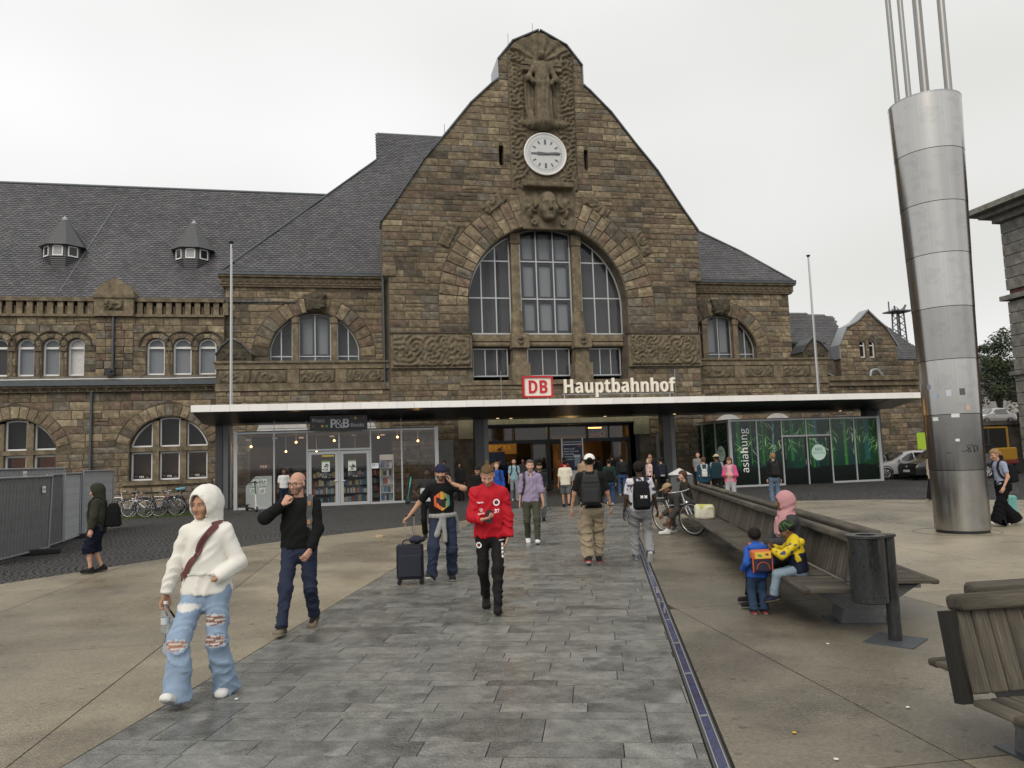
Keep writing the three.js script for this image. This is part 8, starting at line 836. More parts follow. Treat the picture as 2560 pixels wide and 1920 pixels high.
{ // man with trolley case on the phone
const hex = canvasTex(256, 256, (g) => { g.clearRect(0, 0, 256, 256); g.save(); g.beginPath(); [[128, 6], [240, 66], [240, 186], [128, 250], [16, 186], [16, 66]].forEach((p, i) => (i ? g.lineTo(...p) : g.moveTo(...p))); g.closePath(); g.clip(); [['#c4532a', 0], ['#d2692f', 52], ['#c98a3a', 104], ['#8d8a44', 150], ['#4f7f6c', 198]].forEach(([c, x]) => { g.fillStyle = c; g.fillRect(x, 0, 48, 256); }); g.fillStyle = '#0b0b0b'; g.beginPath(); g.ellipse(128, 150, 58, 44, 0.3, 0, 7); g.fill(); g.beginPath(); g.ellipse(78, 122, 30, 44, -0.4, 0, 7); g.fill(); g.beginPath(); g.ellipse(176, 116, 24, 22, 0, 0, 7); g.fill(); g.fillRect(120, 180, 60, 30); g.beginPath(); g.moveTo(168, 100); g.lineTo(176, 76); g.lineTo(186, 100); g.fill(); g.restore(); });
const R = person({ label: 'bearded man in navy beanie talking on phone pulling trolley case', p: [1.32, -11.25], face: -6, H: 1.75, skin: 'tan', beard: 0.9, beardC: [0.035, 0.022, 0.015], brow: [0.03, 0.02, 0.015], hat: { kind: 'beanie', c: [0.022, 0.025, 0.05], name: 'beanie' }, hair: { style: 'none', c: [0.04, 0.025, 0.015] }, pose: { drop: 0.03, lean: 0.0, tilt: 0.03, fr: { p: [-0.18, 0.03, 0.2], pitch: 0.42, yaw: -0.35 }, fl: { p: [0.12, 0, -0.12] }, hr: [-0.5, 0.965, 0.06], er: [-0.3, -0.5, -1], hro: { dir: [-0.75, -0.5, 0.3], pn: [0.2, -1, 0], curl: 1.1 }, hl: [0.135, 1.435, 0.085], el: [1, -0.7, 0.35], hlo: { dir: [-0.18, 0.98, -0.02], pn: [-1, -0.1, -0.25], curl: 0.75 }, head: { yaw: -0.05, pitch: 0.05, roll: -0.06 } }, top: { name: 't_shirt', c: [0.009, 0.009, 0.010], loose: 0.018, hem: 0.02, sleeve: 0.78, sl: 0.018, fold: 0.008 }, bottom: { name: 'jeans', paint: jean([0.016, 0.022, 0.042], [0.036, 0.046, 0.08], 5), loose: 0.02, flare: 0.012, fold: 0.013 }, shoes: { c: [0.02, 0.02, 0.021], sc: [0.5, 0.5, 0.48] } });
decal(R, R.topF, 'shirt_print', R.U(0.27, -0.0, 0.12), R.side.clone().multiplyScalar(0.26), R.up.clone().multiplyScalar(0.3), R.fwd, hex, 16);
const sw = [0.26, 0.26, 0.25], ring = []; for (let i = 0; i < 14; i++) { const a = (i / 14) * 6.283, b = ((i + 1) / 14) * 6.283; ring.push(Cap(R.U(0.055, Math.sin(a) * 0.175, Math.cos(a) * 0.135), R.U(0.055, Math.sin(b) * 0.175, Math.cos(b) * 0.135), 0.033)); } const slv = [Cap(R.U(0.05, 0.0, 0.15), R.U(-0.2, -0.1, 0.19), 0.034, 0.042), Cap(R.U(0.05, 0.01, 0.15), R.U(-0.3, 0.015, 0.18), 0.036, 0.036), Cap(R.U(-0.2, -0.1, 0.19), R.U(-0.24, -0.12, 0.19), 0.04), Slab(R.U(0.04, 0.1, -0.12), R.U(-0.22, 0.17, -0.1), R.side, [0.12, 0.04], [0.1, 0.03]), Cap(R.U(0.05, -0.01, 0.155), R.U(0.05, 0.02, 0.155), 0.045)]; const tf = (x, y, z) => { let d = 9; for (const f of ring) d = smin(d, f(x, y, z), 0.02); for (const f of slv) d = smin(d, f(x, y, z), 0.02); return d + 0.012 * (fbm(x * 24, y * 16, z * 24, 2) - 0.5); }; mesh('tied_sweatshirt', paint(surfNet(tf, R.U(-0.42, -0.35, -0.3), R.U(0.15, 0.35, 0.3), 0.014), (x, y, z) => sw), clothMat(0.95), R.g);
{ const h = R.hands[0], c = h.P(0.09, 0.0, 0.025); const ph = solo('mobile_phone', box(0.075, 0.15, 0.009), M.black, 'dark phone held to the ear of man in beanie', 'phone'); ph.geometry.applyQuaternion(new THREE.Quaternion().setFromRotationMatrix(new THREE.Matrix4().makeBasis(h.x, h.d, h.n))); ph.geometry.translate(c.x, c.y, c.z); ph.position.copy(R.g.position); ph.rotation.copy(R.g.rotation); }
const s = thing('trolley_case', 'dark blue soft trolley case pulled by man in beanie', 'suitcase', [0.83, 0, -11.25], -0.1), nm = mat(lin(0.012, 0.014, 0.028), 0.75, { bumpMap: rep(T.cloth, 40), bumpScale: 0.002 }); mesh('shell', rbox(0.39, 0.5, 0.21, 0.04, 0, 0.32, 0), nm, s); mesh('front_pocket', rbox(0.33, 0.32, 0.05, 0.02, 0, 0.27, 0.1), nm, s); mesh('piping', [torus(0.02, 0.004, 0.17, 0.55, 0.105), ...[-1, 1].map((k) => rod([k * 0.192, 0.09, 0.1], [k * 0.192, 0.55, 0.1], 0.005)), rod([-0.19, 0.562, 0.1], [0.19, 0.562, 0.1], 0.005)], M.black, s); for (const x of [-0.065, 0.065]) mesh('pull_rod', rod([x, 0.55, -0.07], [x, 0.97, -0.07], 0.008), M.chrome, s); mesh('pull_grip', rbox(0.16, 0.03, 0.03, 0.012, 0, 0.98, -0.07), M.black, s); for (const x of [-0.16, 0.16]) for (const z of [-0.07, 0.07]) mesh('castor', [torus(0.024, 0.012, x, 0.036, z, [0, 0.3, 0], 6, 14), box(0.03, 0.03, 0.03, x, 0.066, z)], M.black, s); mesh('carry_handle', tube([[-0.11, 0.565, 0], [-0.09, 0.62, 0], [0.0, 0.63, 0], [0.03, 0.575, 0]], 0.012, 14, 6), M.black, s);
const fg = (x, y, z) => Ell(0.1, 0.63, -0.01, 0.12, 0.055, 0.08)(x, y, z) + 0.03 * (fbm(x * 20, y * 20, z * 20, 2) - 0.5); const jk = solo('bundled_jacket', surfNet(fg, V3(-0.08, 0.5, -0.16), V3(0.28, 0.75, 0.14), 0.012), nm, 'dark jacket bundled on top of the trolley case', 'jacket'); jk.position.copy(s.position); jk.rotation.copy(s.rotation);
}
{ // man in the red training top
const txt = (w, h, d) => canvasTex(w, h, (g) => { g.clearRect(0, 0, w, h); d(g); }); const crest = txt(128, 128, (g) => { g.fillStyle = '#f2eeee'; g.beginPath(); g.arc(64, 64, 60, 0, 7); g.fill(); g.fillStyle = '#1a1214'; g.beginPath(); g.arc(64, 64, 36, 0, 7); g.fill(); g.fillStyle = '#c5202f'; g.beginPath(); g.moveTo(44, 44); g.lineTo(64, 86); g.lineTo(84, 44); g.lineTo(74, 44); g.lineTo(64, 62); g.lineTo(54, 44); g.fill(); });
const R = person({ label: 'man with topknot in red training top looking at phone', p: [1.61, -8.95], face: -10, H: 1.75, skin: 'fair', beard: 0.35, beardC: [0.12, 0.07, 0.04], shave: 0.5, hair: { c: [0.11, 0.068, 0.033], t: 0.006, line: 0.066, ear: 0.04, nape: 0.0, rough: 0.003, bun: [0.118, -0.062, 0.026] }, pose: { drop: 0.02, lean: 0.03, fr: { p: [-0.07, 0.03, -0.2], pitch: -0.3 }, fl: { p: [0.06, 0, 0.24], pitch: 0.08 }, hr: [-0.085, 1.075, 0.275], er: [-0.5, -0.9, -0.5], hro: { dir: [0.75, 0.12, 0.3], pn: [-0.05, 1, -0.25], curl: 0.65 }, hl: [0.215, 0.85, 0.07], el: [0.5, 0, -1], hlo: { dir: [-0.3, -0.9, 0.1], curl: 0.3 }, head: { pitch: 0.5, yaw: -0.12, shut: 1 } }, top: { name: 'training_top', c: [0.42, 0.012, 0.022], loose: 0.03, hem: -0.065, sleeve: 2, sl: 0.02, fold: 0.026, collar: 2.2, rough: 0.6, flare: 0.6 }, bottom: { name: 'training_trousers', c: [0.012, 0.012, 0.0125], loose: 0.006, flare: 0.004, fold: 0.010, rough: 0.7 }, shoes: { c: [0.012, 0.012, 0.012], sc: [0.015, 0.015, 0.015], sole: 0.03 } });
const S = R.side, Up = R.up, Fw = R.fwd, dc = (n, x, y, w, h, t) => decal(R, R.topF, n, R.U(y, x, 0.1), S.clone().multiplyScalar(w), Up.clone().multiplyScalar(h), Fw, t, 8);
dc('chest_crest', 0.085, 0.345, 0.085, 0.085, crest); dc('number_print', 0.09, 0.245, 0.07, 0.065, txt(128, 110, (g) => { g.fillStyle = '#f4eeee'; g.font = 'bold 104px sans-serif'; g.fillText('37', 4, 92); })); dc('maker_print', -0.1, 0.35, 0.09, 0.036, txt(128, 48, (g) => { g.fillStyle = '#f4eeee'; g.font = 'bold 34px sans-serif'; g.fillText('capelli', 2, 36); })); dc('sponsor_print', -0.095, 0.245, 0.085, 0.08, txt(128, 120, (g) => { g.strokeStyle = '#f4eeee'; g.lineWidth = 8; g.beginPath(); g.arc(62, 34, 24, 0, 7); g.stroke(); g.fillStyle = '#f4eeee'; g.font = 'bold 38px sans-serif'; g.fillText('Z', 50, 48); g.font = 'bold 32px sans-serif'; g.fillText('ZURICH', 2, 104); }));
const dl = (n, p, w, h, t) => decal(R, R.botF, n, p, S.clone().multiplyScalar(w), Up.clone().multiplyScalar(h), Fw, t, 6); const l0 = R.legs[0], l1 = R.legs[1], k0 = l0.h.clone().lerp(l0.kn, 0.25), k1 = l1.h.clone().lerp(l1.kn, 0.32); dl('leg_crest', k1.clone().addScaledVector(S, -0.045), 0.07, 0.075, crest); dl('leg_print', k0.clone().addScaledVector(S, 0.05).addScaledVector(Up, 0.02), 0.075, 0.03, txt(96, 40, (g) => { g.fillStyle = '#f4eeee'; g.font = 'bold 27px sans-serif'; g.fillText('capelli', 0, 30); })); for (let i = 0; i < 4; i++) dl('leg_stripe', k0.clone().addScaledVector(S, 0.052).addScaledVector(Up, -0.03 - i * 0.045), 0.024, 0.032, txt(16, 16, (g) => { g.fillStyle = '#eceaea'; g.fillRect(0, 0, 16, 16); }));
const h = R.hands[1], c = h.P(0.085, 0.01, 0.026), ph = solo('mobile_phone', box(0.075, 0.15, 0.01), M.black, 'dark phone in hand of man in red top', 'phone'); ph.geometry.applyQuaternion(new THREE.Quaternion().setFromRotationMatrix(new THREE.Matrix4().makeBasis(h.d, h.x, h.n.clone().multiplyScalar(-1)))); ph.geometry.translate(c.x, c.y, c.z); ph.position.copy(R.g.position); ph.rotation.copy(R.g.rotation);
}
{ // man in the lilac shirt
const R = person({ label: 'grey haired man in lilac shirt walking towards the camera', p: [3.65, -15.35], face: -10, H: 1.75, det: 1.25, skin: 'fair', beard: 0.55, beardC: [0.16, 0.12, 0.10], hair: { c: [0.09, 0.075, 0.065], t: 0.011, line: 0.06 }, pose: { ...walkF(1, 0.7), hl: [0.25, 0.76, 0.08], hr: [-0.25, 0.76, -0.02], head: { yaw: 0 } }, top: { name: 'shirt', paint: heather([0.275, 0.23, 0.335], 0.1), loose: 0.024, hem: -0.06, sleeve: 1.25, sl: 0.024, fold: 0.018, collar: 0.6, vee: 1 }, bottom: { c: [0.06, 0.062, 0.042], loose: 0.012, flare: 0.006 }, shoes: { c: [0.66, 0.66, 0.66], sc: [0.66, 0.66, 0.66] } });
for (const k of [-1, 1]) strap(R.g, R.topF, 'shirt_collar', [R.U(0.53, k * 0.06, -0.02), R.U(0.53, k * 0.065, 0.035), R.U(0.48, k * 0.04, 0.1)], 0.05, mat(lin(0.30, 0.25, 0.36), 0.9), { off: 0.012 }); strap(R.g, R.topF, 'button_placket', [R.U(0.47, 0, 0.12), R.U(0.3, 0, 0.15), R.U(-0.02, 0, 0.15)], 0.03, mat(lin(0.31, 0.26, 0.37), 0.9)); const b = backpack(R, 'black rucksack carried on one shoulder by man in lilac shirt', [0.014, 0.014, 0.018], { straps: false, y: 0.2 }); strap(b, R.topF, 'strap', [R.U(0.42, -0.1, -0.14), R.U(0.52, -0.13, 0), R.U(0.45, -0.14, 0.09), R.U(0.3, -0.145, 0.11), R.U(0.12, -0.16, 0.06), R.U(0.05, -0.17, -0.04)], 0.055, M.black, { off: 0.012, thick: 0.01 });
}
{ // man in white cap, from behind
const R = person({ label: 'man in white cap and khaki cargo trousers seen from behind', p: [3.87, -12.0], face: 163, H: 1.82, det: 1.15, fat: 0.12, skin: 'tan', hair: { c: [0.02, 0.016, 0.012], t: 0.006 }, beard: 0.8, hat: { kind: 'cap', c: [0.72, 0.71, 0.68], name: 'cap', back: true, paint: (x, y, z) => (z < -0.05 && y < 0.075 && Math.hypot(x / 0.045, (y - 0.04) / 0.03) < 1 ? [0.02, 0.018, 0.015] : [0.72, 0.71, 0.68]) }, pose: { ...walkF(-1, 0.55), hl: [0.33, 0.80, 0.06], hr: [-0.33, 0.80, 0.1], el: [1, 0, -0.6], er: [-1, 0, -0.6], hlo: { curl: 0.6 }, hro: { curl: 0.6 } }, top: { name: 't_shirt', c: [0.013, 0.013, 0.013], loose: 0.026, hem: -0.05, sleeve: 0.85, sl: 0.024 }, bottom: { name: 'cargo_trousers', c: [0.27, 0.22, 0.155], paint: heather([0.27, 0.222, 0.155], 0.08), loose: 0.028, flare: 0.0, fold: 0.02 }, shoes: { c: [0.02, 0.018, 0.018], sc: [0.55, 0.5, 0.48], paint: (x, y, z) => (y < 0.045 ? [0.35, 0.02, 0.03] : [0.018, 0.016, 0.016]) } });
backpack(R, 'charcoal backpack worn by man in white cap', [0.032, 0.033, 0.034], { w: 0.155, h: 0.25, d: 0.09, y: 0.25, front: true, sag: 0.5 }); for (const l of R.legs) { const c = l.h.clone().lerp(l.kn, 0.72), f = (x, y, z) => { const v = V3(x, y, z).sub(c.clone().addScaledVector(V3(1, 0, 0), l.sd * 0.095)); return Math.hypot(Math.max(Math.abs(v.x) - 0.012, 0), Math.max(Math.abs(v.y) - 0.075, 0), Math.max(Math.abs(v.z) - 0.055, 0)) - 0.02; }; mesh('cargo_pocket', paint(surfNet(f, c.clone().add(V3(-0.2, -0.14, -0.14)), c.clone().add(V3(0.2, 0.14, 0.14)), 0.013), (x, y, z) => [0.25, 0.205, 0.14]), clothMat(0.9), R.g); } mesh('watch', at(new THREE.TorusGeometry(0.033, 0.008, 6, 18), [0, 0, 0], [Math.PI / 2, 0, 0]).translate(R.arms[1].wr.x, R.arms[1].wr.y + 0.03, R.arms[1].wr.z), M.black, R.g);
}
{ // man in patterned shirt, from behind
const fl = (lx, ly, lz, x, y, z) => (fbm(x * 13, y * 13, z * 13, 3) > 0.55 ? [0.035, 0.037, 0.06] : [0.56, 0.55, 0.60]);
const R = person({ label: 'man in white and navy patterned shirt with black backpack', p: [4.72, -11.98], face: 166, H: 1.67, det: 1.15, fat: 0.1, skin: 'dark', hair: { c: [0.012, 0.010, 0.009], t: 0.018, rough: 0.012, line: 0.055 }, pose: { drop: 0.03, fr: { p: [-0.1, 0.07, -0.16], pitch: -0.95 }, fl: { p: [0.1, 0, 0.16], pitch: 0.05 }, hl: [0.30, 0.80, 0.03], hr: [-0.31, 0.86, 0.14], hlo: { curl: 0.5 }, hro: { curl: 0.7 } }, top: { name: 'shirt', paint: fl, loose: 0.026, hem: -0.05, sleeve: 0.8, sl: 0.022 }, bottom: { name: 'jeans', paint: jean([0.17, 0.175, 0.18], [0.27, 0.275, 0.28], 2), loose: 0.022, flare: 0.012, fold: 0.014 }, shoes: { c: [0.10, 0.12, 0.16], sc: [0.5, 0.5, 0.5] } });
backpack(R, 'black sports backpack with two white marks', [0.011, 0.011, 0.012], { w: 0.15, h: 0.26, d: 0.095, y: 0.23, front: true, logo: { x: -0.02, y: -0.02, w: 0.13, h: 0.06, t: canvasTex(128, 64, (g) => { g.clearRect(0, 0, 128, 64); g.fillStyle = '#efefef'; for (const x of [8, 74]) { g.fillRect(x, 6, 14, 20); g.fillRect(x + 30, 6, 14, 20); g.fillRect(x + 6, 22, 32, 20); g.fillRect(x, 38, 14, 20); g.fillRect(x + 30, 38, 14, 20); } }) } });
}
{ // stout man with hood, left
const R = person({ label: 'stout man in olive hooded jacket and shorts walking left', p: [-4.42, -14.8], face: -80, H: 1.56, det: 1.2, fat: 0.42, skin: 'fair', beard: 0.3, hair: { style: 'none', c: [0.08, 0.06, 0.04] }, hat: { kind: 'hood', c: [0.032, 0.034, 0.024], name: 'hood', r: 0.98 }, pose: { ...walkF(1, 0.35), hl: [0.32, 0.76, 0.1], hr: [-0.32, 0.78, 0.06], el: [1, 0, -0.4], er: [-1, 0, -0.4], head: { pitch: 0.1 } }, top: { name: 'jacket', loose: 0.035, hem: -0.1, sl: 0.03, fold: 0.014, collar: 1, paint: (x, y, z) => (z > 0.12 && Math.abs(x) < 0.07 ? [0.16, 0.10, 0.04] : [0.032, 0.034, 0.025]) }, bottom: { name: 'shorts', c: [0.010, 0.013, 0.026], loose: 0.055, len: 0.62, fold: 0.016 }, shoes: { c: [0.012, 0.012, 0.012], sc: [0.12, 0.11, 0.1] } });
backpack(R, 'black full backpack on the stout man in olive jacket', [0.008, 0.008, 0.010], { w: 0.17, h: 0.25, d: 0.12, y: 0.2, z: 0.06, sag: 1 });
}
// ---- people at the long bench
const seat = (u, v) => w2(u, v);
{
const q = seat(2.17, 9.02), sit = (s, k = 1) => 0.925 - 0.535 / s;
const R = person({ label: 'woman in pink headscarf sitting on the long bench', p: q, face: -105, H: 1.6, det: 1.1, fem: 1, fat: 0.15, skin: 'brown', brow: [0.012, 0.01, 0.008], hat: { kind: 'hijab', c: [0.44, 0.235, 0.245], name: 'headscarf' }, pose: { drop: sit(0.914), lean: 0.02, fl: { p: [0.12, 0, 0.5], kp: [0.1, 0.4, 1] }, fr: { p: [-0.22, 0, 0.46], kp: [-0.3, 0.4, 1] }, hl: [0.1, 0.78, 0.36], hr: [-0.2, 0.7, 0.36], hlo: { dir: [0.1, 0.1, 1], pn: [0, -1, 0], curl: 0.4 }, head: { yaw: -0.05, pitch: 0.03 } }, top: { name: 'coat', loose: 0.03, hem: -0.08, sl: 0.024, paint: (x, y, z) => (z > 0.1 && Math.abs(x) < 0.1 ? (y > 0.37 ? [0.5, 0.49, 0.48] : y > 0.31 ? [0.45, 0.03, 0.05] : y > 0.25 ? [0.5, 0.49, 0.48] : [0.16, 0.02, 0.05]) : [0.042, 0.045, 0.048]) }, bottom: { name: 'trousers', c: [0.008, 0.008, 0.01], loose: 0.03, flare: 0.02 }, shoes: { c: [0.012, 0.012, 0.012], sc: [0.3, 0.3, 0.28] } });
{ const c = [0.44, 0.235, 0.245], f1 = Slab(R.U(0.49, 0.08, 0.09), R.U(0.30, 0.09, 0.17), R.side, [0.06, 0.03], [0.085, 0.02]), f2 = Slab(R.U(0.47, 0, 0.13), R.U(0.3, -0.03, 0.16), R.side, [0.05, 0.025], [0.04, 0.015]), f = (x, y, z) => smin(f1(x, y, z), f2(x, y, z), 0.02) + 0.006 * Math.sin(x * 90 + y * 30); mesh('scarf_end', paint(surfNet(f, R.U(0.22, 0, 0).clone().add(V3(-0.25, -0.05, -0.05)), R.U(0.58, 0, 0).clone().add(V3(0.25, 0.05, 0.32)), 0.011), () => c), clothMat(0.9), R.g); }
const qb = seat(2.1, 8.4), B = person({ label: 'child in yellow and navy jacket with green cap sitting on bench', p: qb, face: -118, H: 1.08, kid: 1, det: 0.85, skin: 'brown', hair: { c: [0.012, 0.01, 0.008], t: 0.006, line: 0.04, ear: -0.02 }, hat: { kind: 'beanie', c: [0.03, 0.05, 0.025], name: 'beanie', paint: (x, y, z) => (noise3(x * 45, y * 45, z * 45) > 0.55 ? [0.055, 0.09, 0.04] : noise3(x * 60 + 9, y * 60, z * 60) > 0.6 ? [0.01, 0.012, 0.008] : [0.025, 0.042, 0.02]) }, pose: { drop: 0.925 * 0.9 - 0.5 / 0.617, lean: 0.16, fl: { p: [0.09, 0.28, 0.46], kp: [0.1, 0.6, 1], pitch: -0.25 }, fr: { p: [-0.09, 0.26, 0.44], kp: [-0.1, 0.6, 1], pitch: -0.2 }, hl: [0.03, 1.13, 0.42], hr: [-0.1, 1.17, 0.4], el: [1, -0.6, -0.2], er: [-1, -0.6, -0.2], hlo: { dir: [-0.2, 0.7, 0.7], curl: 0.5, pn: [-0.5, 0, -1] }, hro: { dir: [0.2, 0.8, 0.5], curl: 0.6, pn: [0.5, 0, -1] }, head: { pitch: 0.25, yaw: -0.1 } }, top: { name: 'rain_jacket', loose: 0.035, hem: -0.06, sl: 0.03, fold: 0.012, collar: 1.5, rough: 0.55, paint: (lx, ly, lz, x, y, z) => (ly > 0.27 || (Math.abs(lx) > 0.19 && ly > 0.14) || lz > 0.2 ? (noise3(x * 26, y * 26, z * 26) > 0.68 && Math.abs(lx) > 0.15 ? [0.05, 0.06, 0.1] : [0.56, 0.42, 0.02]) : [0.012, 0.015, 0.032]) }, bottom: { name: 'jeans', paint: jean([0.10, 0.15, 0.20], [0.26, 0.34, 0.4], 4), loose: 0.015 }, shoes: { c: [0.014, 0.016, 0.035], sc: [0.3, 0.28, 0.2] } });
{ const f = (x, y, z) => Slab(B.U(0.43, 0.07, -0.1), B.U(0.43, -0.07, -0.1), B.side, [0.05, 0.05], [0.05, 0.05])(x, y, z) + 0.008 * (noise3(x * 40, y * 40, z * 40) - 0.5); const c = B.U(0.43, 0, -0.1); mesh('jacket_hood', paint(surfNet((x, y, z) => { const v = [(x - c.x), (y - c.y), (z - c.z)]; return Math.hypot(v[0] / 1.5, v[1], v[2]) - 0.05 + 0.01 * (noise3(x * 30, y * 30, z * 30) - 0.5); }, c.clone().addScalar(-0.14), c.clone().addScalar(0.14), 0.012), () => [0.58, 0.44, 0.02]), clothMat(0.55), B.g); }
const K = person({ label: 'small child in blue jacket standing with school bag', p: [4.3, -7.6], face: 172, H: 0.96, kid: 1, det: 0.85, skin: 'brown', hair: { c: [0.012, 0.009, 0.008], t: 0.02, rough: 0.014, line: 0.055, nape: -0.06 }, pose: { fl: { p: [0.1, 0, 0.02] }, fr: { p: [-0.1, 0, -0.01] }, hl: [0.27, 0.86, 0.05], hr: [-0.24, 0.95, 0.16], head: { pitch: 0.12, yaw: -0.35 } }, top: { name: 'rain_jacket', c: [0.022, 0.085, 0.36], loose: 0.045, hem: -0.12, sl: 0.03, fold: 0.014, collar: 1.5, rough: 0.5 }, bottom: { name: 'jeans', paint: jean([0.015, 0.03, 0.06], [0.04, 0.07, 0.12], 8), loose: 0.028, flare: 0.02 }, shoes: { c: [0.02, 0.02, 0.03], sc: [0.45, 0.45, 0.43], paint: (x, y, z) => (y < 0.06 && z < 0.03 ? [0.4, 0.03, 0.03] : [0.02, 0.02, 0.03]) } });
{ const c = K.U(0.46, 0, -0.09); mesh('jacket_hood', paint(surfNet((x, y, z) => { const v = [x - c.x, y - c.y, z - c.z]; return Math.hypot(v[0] / 2.0, v[1], v[2] * 1.1) - 0.055 + 0.01 * (noise3(x * 30, y * 30, z * 30) - 0.5); }, c.clone().addScalar(-0.16), c.clone().addScalar(0.16), 0.012), () => [0.024, 0.09, 0.38]), clothMat(0.5), K.g); }
const bag = thing('school_bag', 'dark school bag with orange edging worn by child in blue jacket', 'school bag', K.g.position.toArray(), K.g.rotation.y), bz = -0.125, cy = K.U(0.22).y; mesh('bag_body', rbox(0.21, 0.23, 0.11, 0.03, 0, cy, bz), mat(lin(0.022, 0.016, 0.04), 0.7), bag); mesh('flap', rbox(0.215, 0.105, 0.118, 0.03, 0, cy + 0.068, bz - 0.004), mat(lin(0.5, 0.12, 0.02), 0.6), bag); card('flap_print', bag, 0.175, 0.07, canvasTex(128, 52, (g) => { g.fillStyle = '#d9b24a'; g.fillRect(0, 0, 128, 52); g.fillStyle = '#4f9440'; g.beginPath(); g.ellipse(38, 30, 20, 10, 0.3, 0, 7); g.fill(); g.fillStyle = '#6b3a22'; g.beginPath(); g.ellipse(96, 22, 14, 9, 0, 0, 7); g.fill(); }), [0, cy + 0.07, bz - 0.066], 0.5, Math.PI); mesh('edging', [rod([-0.105, cy - 0.11, bz - 0.045], [-0.105, cy + 0.06, bz - 0.045], 0.007), rod([0.105, cy - 0.11, bz - 0.045], [0.105, cy + 0.06, bz - 0.045], 0.007), torus(0.07, 0.004, 0, cy - 0.075, bz - 0.057, [0, 0, 0], 5, 16, Math.PI)], mat(lin(0.5, 0.1, 0.02), 0.6), bag); for (const k of [-1, 1]) strap(bag, K.topF, 'strap', [K.U(0.4, k * 0.08, -0.12), K.U(0.48, k * 0.09, 0), K.U(0.35, k * 0.1, 0.12), K.U(0.15, k * 0.13, 0.02)], 0.03, mat(lin(0.45, 0.1, 0.03), 0.7));
}
{ // man leaning forward on the bench with tan cap, woman beyond, cloth bag
const q = seat(2.05, 17.0), R = person({ label: 'bearded man in tan cap bending forward on bench behind bicycle', p: q, face: -98, H: 1.75, det: 1.6, skin: 'brown', beard: 1, hair: { c: [0.012, 0.01, 0.009], t: 0.005 }, hat: { kind: 'cap', c: [0.30, 0.21, 0.12], name: 'cap' }, pose: { drop: 0.925 - 0.54, lean: 0.95, fl: { p: [0.12, 0, 0.62], kp: [0, 0.6, 1] }, fr: { p: [-0.14, 0, 0.4], kp: [0, 0.6, 1] }, hl: [0.2, 0.34, 0.55], hr: [-0.18, 0.4, 0.6], head: { pitch: -0.55 } }, top: { name: 'jacket', c: [0.045, 0.045, 0.043], loose: 0.035 }, bottom: { paint: jean([0.1, 0.13, 0.15], [0.2, 0.24, 0.26], 1), loose: 0.015 }, shoes: { c: [0.55, 0.55, 0.52], sc: [0.6, 0.6, 0.58] } });
const q2 = seat(2.15, 18.6); person({ label: 'brown haired person in dark jacket sitting at bench far end', p: q2, face: -100, H: 1.68, det: 1.7, fem: 1, skin: 'fair', hair: { c: [0.07, 0.04, 0.025], t: 0.02, ear: -0.05, nape: -0.1, rough: 0.01 }, pose: { drop: 0.925 - 0.56, lean: 0.1, fl: { p: [0.1, 0, 0.45], kp: [0, 0.5, 1] }, fr: { p: [-0.1, 0, 0.45], kp: [0, 0.5, 1] }, hl: [0.15, 0.66, 0.35], hr: [-0.15, 0.66, 0.35], head: { yaw: 0.2 } }, top: { name: 'jacket', c: [0.03, 0.028, 0.022], loose: 0.03 }, bottom: { c: [0.02, 0.02, 0.022] } });
const q3 = seat(2.1, 15.4), f = (x, y, z) => { const v = [Math.abs(x) - 0.13, Math.abs(y - 0.14) - 0.1, Math.abs(z) - 0.05]; return Math.hypot(Math.max(v[0], 0), Math.max(v[1], 0), Math.max(v[2], 0)) - 0.06 + 0.035 * (fbm(x * 9, y * 9, z * 9, 3) - 0.5) - (y > 0.2 ? (y - 0.2) * -0.35 : 0); }, b = solo('cloth_bag', paint(surfNet(f, V3(-0.26, -0.06, -0.17), V3(0.26, 0.36, 0.17), 0.014), (x, y, z) => (y > 0.19 && noise3(x * 14, y * 14, z * 14) > 0.42 ? [0.42, 0.42, 0.1] : [0.58, 0.56, 0.46])), clothMat(0.9), 'cream cloth bag with yellow top lying on bench seat', 'bag'); b.position.set(q3[0], 0.45, q3[1]); b.rotation.y = -0.3;
}
// ---- people further off
const seatless = {};
function far(label, p, face, H, skin, hair, top, bottom, shoes, extra = {}) { return person({ label, p, face, H, det: extra.det || 2, skin, hair, top: { loose: 0.022, fold: 0.008, ...top }, bottom: { loose: 0.016, fold: 0.008, ...bottom }, shoes: shoes || { c: [0.02, 0.02, 0.02] }, ...extra }); }
const HB = { c: [0.012, 0.01, 0.009], t: 0.01 }, HBr = { c: [0.06, 0.035, 0.02], t: 0.012 }, HBl = { c: [0.25, 0.16, 0.08], t: 0.014 }, blk = [0.012, 0.012, 0.013], navy = [0.014, 0.018, 0.035], blue = jean([0.03, 0.06, 0.14], [0.07, 0.12, 0.24], 1), grey = [0.12, 0.125, 0.13], arms0 = { hl: [0.24, 0.78, 0.06], hr: [-0.24, 0.78, 0.02] };
far('man in black and white shirt with dark trousers behind trolley man', [1.72, -17.5], -8, 1.64, 'dark', HB, { name: 't_shirt', sleeve: 0.85, paint: (x, y, z) => (y > 0.31 || Math.abs(x) > 0.2 ? [0.03, 0.03, 0.032] : [0.5, 0.5, 0.52]) }, { c: blk, loose: 0.008 }, null, { det: 1.5, pose: { ...walkF(1, 0.6), hr: [-0.2, 1.02, 0.2], er: [-1, -0.2, -0.5], hl: [0.24, 0.8, 0.05] } });
far('man in white t-shirt by the book shop windows', [-2.6, -31.2], 15, 1.66, 'brown', HB, { name: 't_shirt', c: [0.6, 0.6, 0.6], sleeve: 0.85 }, { c: navy }, null, { pose: arms0 });
